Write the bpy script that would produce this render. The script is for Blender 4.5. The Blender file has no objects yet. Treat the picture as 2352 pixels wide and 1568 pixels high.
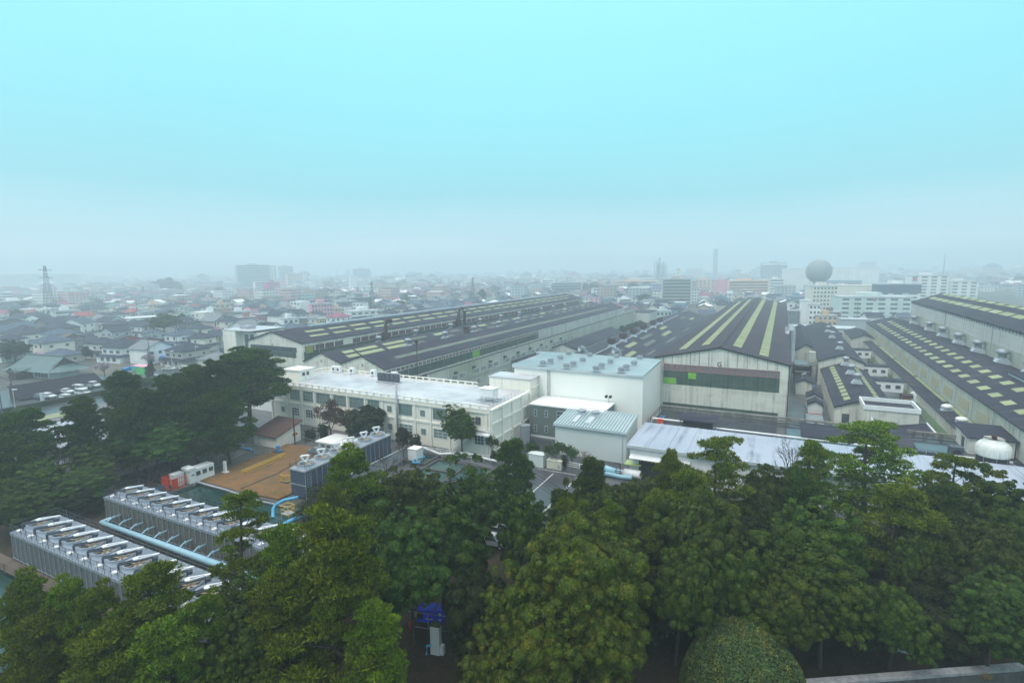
import bpy, math, random
import numpy as np
from mathutils import Vector, Matrix
R_ = random.Random(7)
SC = bpy.context.scene
COL = SC.collection
# ------------------------------------------------------------------ camera
CAMH = 36.0
PITCH, ROLL, AZ = 0.135469624, 0.0103918127, 0.467507683
FPX = 1227.38                      # focal length in photo pixels for a 2352 px wide frame
_F = Vector((0, math.cos(PITCH), -math.sin(PITCH)))
_U0 = Vector((0, math.sin(PITCH), math.cos(PITCH)))
_X = Vector((1, 0, 0))
_R = _X * math.cos(ROLL) - _U0 * math.sin(ROLL)
_U = _U0 * math.cos(ROLL) + _X * math.sin(ROLL)
cam_d = bpy.data.cameras.new('camera')
cam = bpy.data.objects.new('camera', cam_d)
COL.objects.link(cam)
cam_d.sensor_width = 36.0
cam_d.lens = FPX / 2352 * 36.0
cam_d.clip_end = 20000
cam_d.clip_start = 0.1
cam.matrix_world = Matrix(((_R.x, _U.x, -_F.x, 0), (_R.y, _U.y, -_F.y, 0), (_R.z, _U.z, -_F.z, CAMH), (0, 0, 0, 1)))
SC.camera = cam
# ------------------------------------------------------------------ sky, sun, exposure
SUN_EL, SUN_DIR = math.radians(60), math.radians(236)       # compass angle of the sun, clockwise from +Y
world = bpy.data.worlds.new("World")
SC.world = world
world.use_nodes = True
wn, wl = world.node_tree.nodes, world.node_tree.links
wn.clear()
wo = wn.new('ShaderNodeOutputWorld')
sky = wn.new('ShaderNodeTexSky'); sky.sky_type = 'NISHITA'; sky.sun_disc = False
sky.sun_elevation = SUN_EL; sky.sun_rotation = SUN_DIR; sky.air_density = 1.2; sky.dust_density = 3.0
b1 = wn.new('ShaderNodeBackground'); b1.inputs[1].default_value = 0.05
wl.new(sky.outputs[0], b1.inputs[0])
tc = wn.new('ShaderNodeTexCoord'); sp = wn.new('ShaderNodeSeparateXYZ')
wl.new(tc.outputs['Generated'], sp.inputs[0])
nz = wn.new('ShaderNodeTexNoise'); nz.inputs['Scale'].default_value = 1.3; nz.inputs['Detail'].default_value = 4
mpn = wn.new('ShaderNodeMapping'); mpn.inputs['Scale'].default_value = (1, 1, 2.2)
wl.new(tc.outputs['Generated'], mpn.inputs[0]); wl.new(mpn.outputs[0], nz.inputs[0])
ma = wn.new('ShaderNodeMath'); ma.operation = 'MULTIPLY_ADD'; ma.inputs[1].default_value = 0.12
wl.new(nz.outputs[0], ma.inputs[0]); 
sb = wn.new('ShaderNodeMath'); sb.operation = 'SUBTRACT'; sb.inputs[1].default_value = 0.06
wl.new(sp.outputs['Z'], sb.inputs[0]); wl.new(sb.outputs[0], ma.inputs[2])
rp = wn.new('ShaderNodeValToRGB'); cr = rp.color_ramp
cr.elements[0].position = 0.0; cr.elements[0].color = (0.60, 0.68, 0.72, 1)
cr.elements[1].position = 1.0; cr.elements[1].color = (1.0, 1.0, 1.0, 1)
for p_, c_ in ((0.06, (0.24, 0.44, 0.49, 1)), (0.14, (0.11, 0.38, 0.43, 1)), (0.25, (0.125, 0.46, 0.50, 1)), (0.42, (0.185, 0.545, 0.58, 1)), (0.62, (1.0, 1.0, 1.0, 1))):   # CIE-like overcast: brightest overhead
    e_ = cr.elements.new(p_); e_.color = c_
wl.new(ma.outputs[0], rp.inputs[0])
b2 = wn.new('ShaderNodeBackground'); b2.inputs[1].default_value = 2.1
wl.new(rp.outputs[0], b2.inputs[0])
ad = wn.new('ShaderNodeAddShader')
wl.new(b1.outputs[0], ad.inputs[0]); wl.new(b2.outputs[0], ad.inputs[1]); wl.new(ad.outputs[0], wo.inputs[0])
sl = bpy.data.lights.new('sun', 'SUN'); sl.energy = 1.5; sl.angle = math.radians(12); sl.color = (1.0, 0.90, 0.80)
so = bpy.data.objects.new('sun', sl); COL.objects.link(so)
_sd = Vector((math.sin(SUN_DIR) * math.cos(SUN_EL), math.cos(SUN_DIR) * math.cos(SUN_EL), math.sin(SUN_EL)))
so.rotation_euler = (-_sd).to_track_quat('-Z', 'Y').to_euler()
so.location = (0, 0, 200)
SC.view_settings.view_transform = 'Standard'; SC.view_settings.look = 'None'
SC.view_settings.exposure = -0.35; SC.view_settings.gamma = 1.0
SC.render.engine = 'CYCLES'
cy = SC.cycles
cy.max_bounces = 6; cy.diffuse_bounces = 2; cy.glossy_bounces = 2; cy.transmission_bounces = 2; cy.volume_bounces = 3
cy.transparent_max_bounces = 4; cy.caustics_reflective = False; cy.caustics_refractive = False
cy.use_denoising = True
cy.use_adaptive_sampling = True; cy.adaptive_threshold = 0.02
# ------------------------------------------------------------------ haze: the air over the whole scene
# (material set below, box built at the end of the file)
HAZE_DENSITY = 0.00100
# ------------------------------------------------------------------ helpers
_u = Vector((math.sin(AZ), math.cos(AZ), 0))     # b direction: along the long sheds
_v = Vector((math.cos(AZ), -math.sin(AZ), 0))    # a direction: across them
def W(a, b, z=0.0): return _v * a + _u * b + Vector((0, 0, z))
def ray(x, y): return _R * (x - 1176) - _U * (y - 784) + _F * FPX
def at(x, y, z=0.0):
    d = ray(x, y); return Vector((0, 0, CAMH)) + d * ((z - CAMH) / d.z)
def fac(x, y, z=0.0):
    p = at(x, y, z); return p.dot(_v), p.dot(_u)
def pix(p):
    q = p - Vector((0, 0, CAMH)); w = q.dot(_F)
    if w <= 0: return (-9999, -9999)
    return 1176 + FPX * q.dot(_R) / w, 784 - FPX * q.dot(_U) / w
def depth(p): return (p - Vector((0, 0, CAMH))).dot(_F)

def tag(o, label=None, cat=None, group=None, kind=None):
    if label: o['label'] = label
    if cat: o['category'] = cat
    if group: o['group'] = group
    if kind: o['kind'] = kind
    return o
def empty(name, loc, rz=0.0, label=None, cat=None, group=None):
    o = bpy.data.objects.new(name, None); COL.objects.link(o)
    o.empty_display_size = 0.5
    o.location = loc; o.rotation_euler = (0, 0, rz)
    return tag(o, label, cat, group)
def root(name, a, b, label, cat, group=None, z=0.0, rz=0.0):
    return empty(name, W(a, b, z), -AZ + rz, label, cat, group)

class MB:
    """collects geometry; ox, oy shift absolute grid coordinates into the thing's own frame"""
    def __init__(s, ox=0.0, oy=0.0, oz=0.0):
        s.v = []; s.f = []; s.m = []; s.o = (ox, oy, oz)
    def _a(s, pts):
        n = len(s.v); ox, oy, oz = s.o
        s.v += [(p[0] - ox, p[1] - oy, p[2] - oz) for p in pts]; return n
    def poly(s, pts, m=0):
        n = s._a(pts); s.f.append(tuple(range(n, n + len(pts)))); s.m.append(m); return s
    def box(s, x0, x1, y0, y1, z0, z1, m=0, mt=None):
        if x0 > x1: x0, x1 = x1, x0
        if y0 > y1: y0, y1 = y1, y0
        n = s._a([(x0, y0, z0), (x1, y0, z0), (x1, y1, z0), (x0, y1, z0), (x0, y0, z1), (x1, y0, z1), (x1, y1, z1), (x0, y1, z1)])
        for q in ((0, 3, 2, 1), (4, 5, 6, 7), (0, 1, 5, 4), (1, 2, 6, 5), (2, 3, 7, 6), (3, 0, 4, 7)):
            s.f.append(tuple(n + i for i in q)); s.m.append(m)
        if mt is not None: s.m[-5] = mt
        return s
    def prism(s, pts, axis, lo, hi, m=0):
        """pts: 2d outline (counter-clockwise), axis 'y': (x,z) outline extruded in y; 'x': (y,z); 'z': (x,y)"""
        k = len(pts)
        def mk(p, t):
            return (p[0], t, p[1]) if axis == 'y' else ((t, p[0], p[1]) if axis == 'x' else (p[0], p[1], t))
        n = s._a([mk(p, lo) for p in pts] + [mk(p, hi) for p in pts])
        s.f.append(tuple(n + i for i in range(k))); s.f.append(tuple(n + k + i for i in reversed(range(k)))); s.m += [m, m]
        for i in range(k):
            j = (i + 1) % k
            s.f.append((n + i, n + k + i, n + k + j, n + j)); s.m.append(m)
        return s
    def cyl(s, x, y, z0, z1, r0, r1=None, n=12, m=0, cap=True):
        r1 = r0 if r1 is None else r1
        c = [(math.cos(2 * math.pi * i / n), math.sin(2 * math.pi * i / n)) for i in range(n)]
        k = s._a([(x + r0 * p, y + r0 * q, z0) for p, q in c] + [(x + r1 * p, y + r1 * q, z1) for p, q in c])
        for i in range(n):
            j = (i + 1) % n
            s.f.append((k + i, k + j, k + n + j, k + n + i)); s.m.append(m)
        if cap:
            s.f.append(tuple(k + i for i in reversed(range(n)))); s.f.append(tuple(k + n + i for i in range(n))); s.m += [m, m]
        return s
    def lathe(s, x, y, prof, n=20, m=0):
        k = s._a([(x + r * math.cos(2 * math.pi * i / n), y + r * math.sin(2 * math.pi * i / n), z) for r, z in prof for i in range(n)])
        for q in range(len(prof) - 1):
            for i in range(n):
                j = (i + 1) % n
                s.f.append((k + q * n + i, k + q * n + j, k + (q + 1) * n + j, k + (q + 1) * n + i)); s.m.append(m)
        return s
    def tube(s, pts, r, n=6, m=0):
        pts = [Vector(p) for p in pts]; rs = r if isinstance(r, (list, tuple)) else [r] * len(pts)
        base = None; ring = []
        for i, p in enumerate(pts):
            d = (pts[min(i + 1, len(pts) - 1)] - pts[max(i - 1, 0)])
            if d.length < 1e-6: d = Vector((0, 0, 1))
            d.normalize()
            ref = Vector((0, 0, 1)) if abs(d.z) < 0.9 else Vector((1, 0, 0))
            e = d.cross(ref).normalized(); g = d.cross(e)
            ring.append(s._a([p + (e * math.cos(2 * math.pi * k / n) + g * math.sin(2 * math.pi * k / n)) * rs[i] for k in range(n)]))
        for i in range(len(ring) - 1):
            for k in range(n):
                j = (k + 1) % n
                s.f.append((ring[i] + k, ring[i] + j, ring[i + 1] + j, ring[i + 1] + k)); s.m.append(m)
        s.f.append(tuple(ring[0] + k for k in range(n))); s.f.append(tuple(ring[-1] + k for k in reversed(range(n)))); s.m += [m, m]
        return s
    def bar(s, p, q, t=0.04, m=0): return s.tube([p, q], t, 4, m)
    def mesh(s, name, mats, smooth=False):
        me = bpy.data.meshes.new(name); me.from_pydata(s.v, [], s.f)
        for x in (mats if isinstance(mats, (list, tuple)) else [mats]): me.materials.append(x)
        me.polygons.foreach_set('material_index', s.m)
        if smooth: me.polygons.foreach_set('use_smooth', [True] * len(s.f))
        me.update(); return me
    def obj(s, name, mats, parent=None, smooth=False, loc=None):
        o = bpy.data.objects.new(name, s.mesh(name, mats, smooth)); COL.objects.link(o)
        if parent: o.parent = parent
        if loc is not None: o.location = loc
        return o
def inst(name, me, parent=None, loc=(0, 0, 0), rz=0.0, scale=(1, 1, 1)):
    o = bpy.data.objects.new(name, me); COL.objects.link(o)
    o.location = loc; o.rotation_euler = (0, 0, rz); o.scale = scale
    if parent: o.parent = parent
    return o
def dup(o, loc=None, rz=None, scale=None, label=None):
    def cp(x, par):
        c = x.copy(); COL.objects.link(c)
        if par: c.parent = par
        for ch in kids.get(x, ()): cp(ch, c)
        return c
    kids = {}
    def walk(x):
        kids[x] = list(x.children)
        for ch in kids[x]: walk(ch)
    walk(o)
    c = cp(o, None)
    if loc is not None: c.location = loc
    if rz is not None: c.rotation_euler = (0, 0, rz)
    if scale is not None: c.scale = scale
    if label: c['label'] = label
    return c

# ------------------------------------------------------------------ materials
def M(name, col, col2=None, scale=1.0, rough=0.8, metal=0.0, streak=None, sheet=None, rib=None, isl=0.0, obr=0.0, bump=0.0, wins=None, spec=0.3, stain=None):
    """col/col2 mixed by noise; streak: (colour, amount) vertical run-off marks; sheet: (w, h, darkness) panel joints;
    rib: (axis, period, strength) corrugation; isl/obr: brightness change per mesh island / per object; wins: window grid"""
    m = bpy.data.materials.new(name); m.use_nodes = True
    n, l = m.node_tree.nodes, m.node_tree.links
    bs = n['Principled BSDF']; bs.inputs['Roughness'].default_value = rough; bs.inputs['Metallic'].default_value = metal
    bs.inputs['Specular IOR Level'].default_value = spec
    t = n.new('ShaderNodeTexCoord'); co = t.outputs['Object']
    def noise(sc, det=4, vec=None):
        q = n.new('ShaderNodeTexNoise'); q.inputs['Scale'].default_value = sc; q.inputs['Detail'].default_value = det
        l.new(vec if vec else co, q.inputs[0]); return q.outputs[0]
    def ramp(f, a, b):
        q = n.new('ShaderNodeMapRange'); q.inputs[1].default_value = a; q.inputs[2].default_value = b
        l.new(f, q.inputs[0]); return q.outputs[0]
    def mix(f, a, b, mode='MIX'):
        q = n.new('ShaderNodeMix'); q.data_type = 'RGBA'; q.blend_type = mode
        if isinstance(f, float): q.inputs[0].default_value = f
        else: l.new(f, q.inputs[0])
        for i, x in ((6, a), (7, b)):
            if isinstance(x, tuple): q.inputs[i].default_value = (*x, 1) if len(x) == 3 else x
            else: l.new(x, q.inputs[i])
        return q.outputs[2]
    def math_(op, a, b=None, c=None):
        q = n.new('ShaderNodeMath'); q.operation = op
        for i, x in enumerate((a, b, c)):
            if x is None: continue
            if isinstance(x, (int, float)): q.inputs[i].default_value = x
            else: l.new(x, q.inputs[i])
        return q.outputs[0]
    sep = n.new('ShaderNodeSeparateXYZ'); l.new(co, sep.inputs[0])
    c = mix(ramp(noise(scale), 0.3, 0.7), col, col2 or tuple(x * 0.8 for x in col))
    if stain:
        c = mix(math_('MULTIPLY', ramp(noise(stain[1], 6), 0.5, 0.72), stain[2]), c, stain[0])
    hgt = None
    if sheet:
        fx = math_('FRACT', math_('DIVIDE', math_('ADD', sep.outputs[0], sep.outputs[1]), sheet[0]))
        fz = math_('FRACT', math_('DIVIDE', sep.outputs[2], sheet[1]))
        j = math_('MAXIMUM', math_('LESS_THAN', fx, min(0.3, 0.06 / sheet[0])), math_('LESS_THAN', fz, min(0.3, 0.07 / sheet[1])))
        c = mix(math_('MULTIPLY', j, sheet[2]), c, tuple(x * 0.35 for x in col))
    if streak:
        mp = n.new('ShaderNodeMapping'); mp.inputs['Scale'].default_value = {'z': (1.6, 1.6, 0.05), 'y': (1.3, 0.07, 1.6), 'x': (0.10, 0.9, 0.3)}[streak[2] if len(streak) > 2 else 'z']; l.new(co, mp.inputs[0])
        k = ramp(noise(1.0, 5, mp.outputs[0]), 0.50, 0.68)
        k2 = ramp(noise(0.25, 3), 0.35, 0.6)
        c = mix(math_('MULTIPLY', math_('MULTIPLY', k, k2), streak[1]), c, streak[0])
    if rib:
        s_ = math_('SINE', math_('MULTIPLY', sep.outputs['xyz'.index(rib[0])], 2 * math.pi / rib[1]))
        hgt = s_
        c = mix(math_('MULTIPLY', ramp(s_, -1.0, -0.2), 1.0), tuple(x * (1 - rib[2]) for x in col), c) if rib[2] > 0 else c
    if wins:
        pw, ph, wc = wins[0], wins[1], wins[2]
        geo = n.new('ShaderNodeNewGeometry')
        vt = n.new('ShaderNodeVectorTransform'); vt.vector_type = 'NORMAL'; vt.convert_from = 'WORLD'; vt.convert_to = 'OBJECT'
        l.new(geo.outputs['True Normal'], vt.inputs[0])
        ns = n.new('ShaderNodeSeparateXYZ'); l.new(vt.outputs[0], ns.inputs[0])
        isx = math_('GREATER_THAN', math_('ABSOLUTE', ns.outputs[0]), 0.6)
        up = math_('LESS_THAN', math_('ABSOLUTE', ns.outputs[2]), 0.3)
        u = math_('ADD', math_('MULTIPLY', sep.outputs[1], isx), math_('MULTIPLY', sep.outputs[0], math_('SUBTRACT', 1.0, isx)))
        fu = math_('FRACT', math_('DIVIDE', u, pw)); fv = math_('FRACT', math_('DIVIDE', sep.outputs[2], ph))
        lo, hi = wins[3] if len(wins) > 3 else (0.22, 0.78)
        q = math_('MULTIPLY', math_('MULTIPLY', math_('GREATER_THAN', fu, lo), math_('LESS_THAN', fu, hi)),
                  math_('MULTIPLY', math_('GREATER_THAN', fv, 0.35), math_('LESS_THAN', fv, 0.8)))
        c = mix(math_('MULTIPLY', q, up), c, wc)
    if isl:
        g = n.new('ShaderNodeNewGeometry')
        f = n.new('ShaderNodeMapRange'); f.inputs[3].default_value = 1 - isl; f.inputs[4].default_value = 1 + isl
        l.new(g.outputs['Random Per Island'], f.inputs[0])
        hs = n.new('ShaderNodeHueSaturation'); l.new(f.outputs[0], hs.inputs['Value']); l.new(c, hs.inputs['Color']); c = hs.outputs[0]
    if obr:
        g = n.new('ShaderNodeObjectInfo')
        f = n.new('ShaderNodeMapRange'); f.inputs[3].default_value = 1 - obr; f.inputs[4].default_value = 1 + obr
        l.new(g.outputs['Random'], f.inputs[0])
        hs = n.new('ShaderNodeHueSaturation'); l.new(f.outputs[0], hs.inputs['Value']); l.new(c, hs.inputs['Color'])
        h2 = n.new('ShaderNodeMapRange'); h2.inputs[3].default_value = 0.5 - obr * 0.08; h2.inputs[4].default_value = 0.5 + obr * 0.08
        l.new(g.outputs['Random'], h2.inputs[0]); l.new(h2.outputs[0], hs.inputs['Hue'])
        c = hs.outputs[0]
    l.new(c, bs.inputs['Base Color'])
    if hgt is not None or bump:
        bp = n.new('ShaderNodeBump'); bp.inputs['Strength'].default_value = 0.5; bp.inputs['Distance'].default_value = 0.05 if hgt is not None else bump
        l.new(hgt if hgt is not None else noise(scale * 6, 6), bp.inputs['Height']); l.new(bp.outputs[0], bs.inputs['Normal'])
    return m
def water(name, col, rough=0.05):
    m = M(name, col, tuple(x * 0.8 for x in col), 0.2, rough, spec=0.5)
    n, l = m.node_tree.nodes, m.node_tree.links
    t = n.new('ShaderNodeTexNoise'); t.inputs['Scale'].default_value = 3; bp = n.new('ShaderNodeBump'); bp.inputs['Distance'].default_value = 0.02; bp.inputs['Strength'].default_value = 0.4
    l.new(n['Texture Coordinate'].outputs['Object'], t.inputs[0]); l.new(t.outputs[0], bp.inputs['Height']); l.new(bp.outputs[0], n['Principled BSDF'].inputs['Normal'])
    return m
RUST = (0.16, 0.07, 0.03)
GRIME = (0.06, 0.055, 0.05)
m_glass = M('dark_window_glass', (0.05, 0.075, 0.09), (0.10, 0.14, 0.15), 0.35, 0.12, spec=0.6)
m_glassg = M('greenish_window_glass', (0.10, 0.17, 0.17), (0.22, 0.30, 0.28), 0.5, 0.15, spec=0.6)
m_white = M('white_paint', (0.78, 0.80, 0.80), (0.70, 0.72, 0.74), 0.8, 0.45)
m_steel = M('galvanised_steel', (0.36, 0.40, 0.44), (0.28, 0.31, 0.35), 1.5, 0.45, 0.3)
m_dsteel = M('dark_steel', (0.07, 0.085, 0.11), (0.05, 0.06, 0.08), 1.5, 0.5)
m_black = M('black_trim', (0.02, 0.02, 0.025), None, 1, 0.6)
m_rust = M('rusty_steel', (0.075, 0.035, 0.032), (0.04, 0.022, 0.024), 1.2, 0.8)
m_red = M('red_frame_paint', (0.36, 0.09, 0.10), (0.25, 0.07, 0.08), 0.8, 0.6)
m_blue = M('pale_blue_pipe_paint', (0.10, 0.42, 0.66), (0.08, 0.34, 0.58), 1, 0.35)
m_main = M('chalky_blue_pipe_paint', (0.30, 0.50, 0.60), (0.24, 0.44, 0.55), 1, 0.4)
m_bblue = M('bright_blue_pipe_paint', (0.03, 0.28, 0.72), (0.03, 0.22, 0.6), 1, 0.35)
m_yellow = M('yellow_paint', (0.62, 0.42, 0.03), None, 1, 0.5)
m_orange = M('orange_red_paint', (0.70, 0.08, 0.03), (0.55, 0.07, 0.03), 1, 0.5)
m_conc = M('stained_concrete', (0.26, 0.25, 0.23), (0.16, 0.15, 0.14), 0.5, 0.85, streak=(GRIME, 0.8), bump=0.01)
# ------------------------------------------------------------------ ground, roads, water
def sheet(name, pts, z, mat, kind='structure', ab=True):
    P = [W(p[0], p[1], z) if ab else Vector((p[0], p[1], z)) for p in pts]
    c = sum(P, Vector()) / len(P); c.z = 0
    mb = MB(); mb.poly([(p.x - c.x, p.y - c.y, z) for p in P])
    o = mb.obj(name, mat); o.location = c
    me = o.data
    if me.polygons[0].normal.z < 0: me.flip_normals()
    return tag(o, kind=kind)
m_ground = M('town_ground', (0.060, 0.065, 0.06), (0.11, 0.12, 0.115), 0.02, 0.85, stain=((0.04, 0.06, 0.03), 0.05, 0.7))
m_litter = M('leaf_litter', (0.045, 0.028, 0.018), (0.02, 0.022, 0.012), 0.6, 0.95, stain=((0.09, 0.055, 0.03), 3.0, 0.6), bump=0.05)
m_asph = M('wet_asphalt', (0.045, 0.05, 0.06), (0.03, 0.034, 0.042), 0.15, 0.28, stain=((0.08, 0.085, 0.09), 0.3, 0.5), spec=0.5)
m_yard = M('wet_yard_concrete', (0.12, 0.125, 0.13), (0.06, 0.065, 0.075), 0.2, 0.35, stain=((0.03, 0.03, 0.035), 0.4, 0.7), spec=0.5)
m_lawn = M('ochre_winter_lawn', (0.205, 0.108, 0.042), (0.135, 0.080, 0.034), 0.35, 0.95, stain=((0.10, 0.085, 0.04), 0.7, 0.9), bump=0.05)
m_water = water('green_pond_water', (0.012, 0.045, 0.04), .18)
m_water2 = water('basin_water', (0.05, 0.10, 0.10), 0.12)
sheet('ground', [(-4300, -4300), (4300, -4300), (4300, 4300), (-4300, 4300)], 0.0, m_ground, ab=False)
sheet('woodland_floor', [(-175, -10), (70, -20), (75, 86), (-21, 86), (-24, 72), (-40, 60), (-64, 50), (-100, 52), (-130, 50), (-160, 40)], 0.02, m_litter)
sheet('factory_yard', [(-205, 86), (-21, 72), (-20, 87.5), (120, 80), (130, 380), (-205, 380)], 0.012, m_yard)
sheet('yard_road', [(-42, 58), (-27, 58), (-25, 93), (-30, 101), (-47, 101), (-48.5, 84), (-41, 82)], 0.03, m_asph)
sheet('woodland_road', [(-20, 24), (-2, 35), (14, 45), (40, 56), (60, 75), (66, 68), (48, 44), (20, 20), (-6, 10)], 0.035, m_asph)
sheet('car_park', [(-215, 58), (-184, 55), (-182, 66), (-181, 92), (-187, 118), (-206, 122), (-214, 95)], 0.02, m_asph)
m_line = M('white_road_paint', (.55, .56, .56), (.3, .3, .3), 1.2, .6)
for (x0, y0, x1, y1) in ((-30.2, 60, -29.9, 84), (-38, 84.9, -30.6, 85.1), (-34.6, 70, -34.4, 84)): sheet('road_marking', [(x0, y0), (x1, y0), (x1, y1), (x0, y1)], 0.036, m_line)
sheet('street', [(-178, 45), (-143, 44), (-146, 92), (-152, 150), (-178, 200), (-186, 200), (-183, 110)], 0.024, m_asph)
sheet('wide_street', [(-262, 175), (-250, 172), (-215, 130), (-186, 112), (-186, 122), (-210, 138), (-240, 182), (-300, 330), (-312, 330)], 0.016, m_asph)
sheet('vacant_lot', [(-233, 104), (-216, 100), (-208, 122), (-232, 140), (-250, 132)], 0.018, M('bare_lot_soil', (0.14, 0.12, 0.10), (0.08, 0.09, 0.07), 0.15, 0.9))
# lawn terrace with its retaining edge
lt = MB(-80, 62)
LAWN = [(-90.5, 54.5), (-70.5, 47.8), (-70.0, 56), (-67.0, 60), (-70.0, 74.5), (-90.6, 74.8)]
LAWN = [(-88.2, 54.5), (-76, 54.5), (-69.6, 55.2), (-69.4, 58.7), (-71.5, 64), (-73.5, 74), (-80.6, 76), (-90.6, 75)]
lt.prism(LAWN, 'z', 0.0, 0.28)
o = lt.obj('lawn_terrace', m_lawn); o.location = W(-80, 62); o.rotation_euler.z = -AZ; tag(o, kind='structure')
m_kerb = M('dark_concrete_edge', (0.10, 0.10, 0.10), (0.05, 0.05, 0.05), 0.7, 0.8)
def strip(name, pts, w, z0, z1, mat):
    """a low kerb or wall following grid points"""
    c = pts[0]; mb = MB(c[0], c[1])
    for (p, q) in zip(pts[:-1], pts[1:]):
        d = Vector((q[0] - p[0], q[1] - p[1])); L = d.length; d.normalize(); nn = Vector((-d.y, d.x)) * w / 2
        P, Q = Vector(p), Vector(q)
        mb.prism([tuple(P - nn), tuple(Q - nn), tuple(Q + nn), tuple(P + nn)], 'z', z0, z1)
    o = mb.obj(name, mat); o.location = W(*c); o.rotation_euler.z = -AZ; return o
# ponds: the cooling water reservoir behind the second tower block and the left pond
sheet('reservoir_water', [(-87.2, 43.9), (-60, 43.9), (-63, 53.6), (-87.2, 53.6)], 0.045, m_water)
sheet('pond_water', [(-110, 8), (-40, 8), (-40, 27.2), (-84.5, 27.2), (-90, 20), (-110, 22)], 0.045, m_water)
tag(strip('reservoir_wall', [(-87.4, 44), (-87.4, 53.9), (-67, 53.9)], 0.5, 0.0, 0.45, m_kerb), 'dark concrete edge wall between the ochre lawn and the green reservoir', 'wall')
for k, (p, lb) in enumerate(((([(-56.4, 75.8), (-56.0, 80.4)]), 'x'),)): pass
bas = root('settling_basin', -52, 74, 'open concrete settling basin of still grey green water in front of the pale school block', 'basin')
mb = MB(-52, 74)
for x0, x1, y0, y1 in ((-56.6, -56.1, 68, 80.6), (-49.9, -49.4, 68, 80.6), (-44.6, -44.1, 66, 80.6), (-56.1, -44.6, 80.1, 80.6), (-56.1, -49.9, 75.3, 75.8), (-56.1, -44.6, 67.6, 68.1), (-49.4, -44.6, 72.2, 72.7)):
    mb.box(x0, x1, y0, y1, 0.0, 0.55)
mb.obj('basin_wall', m_kerb, bas)
mb = MB(-52, 74); mb.box(-56.05, -44.7, 68.2, 80.05, 0.0, 0.25); mb.obj('basin_water', m_water2, bas)
mb = MB(-60, 80)
b2_ = root('settling_basin', -60, 80, 'small dark empty basin beside the white tank box by the pale block', 'basin')
for x0, x1, y0, y1 in ((-62.2, -61.8, 77, 82), (-57.4, -57.0, 77, 82), (-61.8, -57.4, 81.6, 82), (-61.8, -57.4, 77, 77.4)): mb.box(x0, x1, y0, y1, 0, 0.6)
mb.obj('basin_wall', m_kerb, b2_)
MB(-60, 80).box(-61.75, -57.45, 77.45, 81.55, 0, 0.15).obj('basin_water', m_water, b2_)
# ------------------------------------------------------------------ factory buildings (a, b grid)
m_slate = M('dark_corrugated_roof', (0.026, 0.026, 0.048), (0.018, 0.018, 0.036), 0.08, 0.7, rib=('y', 1.1, 0.35), sheet=(3.6, 50, 0.25), stain=((0.06, 0.055, 0.065), 0.15, 0.5), streak=((0.105, 0.10, 0.11), 0.55, 'x'), spec=0.2)
m_slateG = M('brown_grey_corrugated_roof', (0.046, 0.037, 0.052), (0.030, 0.027, 0.042), 0.05, 0.7, rib=('y', 1.1, 0.35), stain=((0.07, 0.06, 0.06), 0.10, 0.5), streak=((0.12, 0.105, 0.10), 0.5, 'x'), spec=0.2)
m_wallc = M('stained_cream_sheet_wall', (0.68, 0.68, 0.61), (0.59, 0.59, 0.53), 0.12, 0.8, sheet=(0.9, 1.5, 0.22), streak=(GRIME, 0.45), stain=((0.24, 0.17, 0.10), 0.35, 0.35))
m_wallg = M('weathered_grey_green_wall', (0.50, 0.52, 0.46), (0.38, 0.41, 0.36), 0.06, 0.85, sheet=(3.6, 1.6, 0.3), streak=(GRIME, 0.5), stain=((0.24, 0.30, 0.18), 0.05, 0.5))
m_walll = M('pale_grey_sheet_wall', (0.54, 0.56, 0.53), (0.46, 0.48, 0.46), 0.05, 0.8, sheet=(1.8, 1.6, 0.3), streak=(GRIME, 0.45))
m_green = M('green_translucent_band', (0.085, 0.125, 0.10), (0.05, 0.08, 0.07), 0.5, 0.5, sheet=(0.9, 1.6, 0.4), streak=((0.02, 0.03, 0.025), 0.6))
m_glassw = M('wired_grey_glass', (0.26, 0.29, 0.29), (0.15, 0.17, 0.175), 0.8, 0.45)
m_brightg = M('bright_green_panel', (0.20, 0.50, 0.06), (0.17, 0.42, 0.06), 1, 0.5, sheet=(0.5, 9, 0.2))
m_sky = M('pale_green_skylight_sheet', (0.29, 0.33, 0.17), (0.22, 0.265, 0.14), 0.2, 0.6, sheet=(50, 50, 0), obr=0.12)
m_skyd = M('dirty_skylight_sheet', (0.12, 0.14, 0.10), (0.07, 0.085, 0.075), 0.15, 0.6, obr=0.25)
m_trimw = M('pale_edge_trim', (0.50, 0.56, 0.60), (0.42, 0.48, 0.52), 0.5, 0.5)
m_bluer0 = M('dull_blue_ridge_metal', (0.26, 0.33, 0.38), (0.20, 0.26, 0.30), 0.2, 0.5)
m_gutter = M('roof_edge_dark', (0.03, 0.03, 0.035), None, 1, 0.6)
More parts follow.
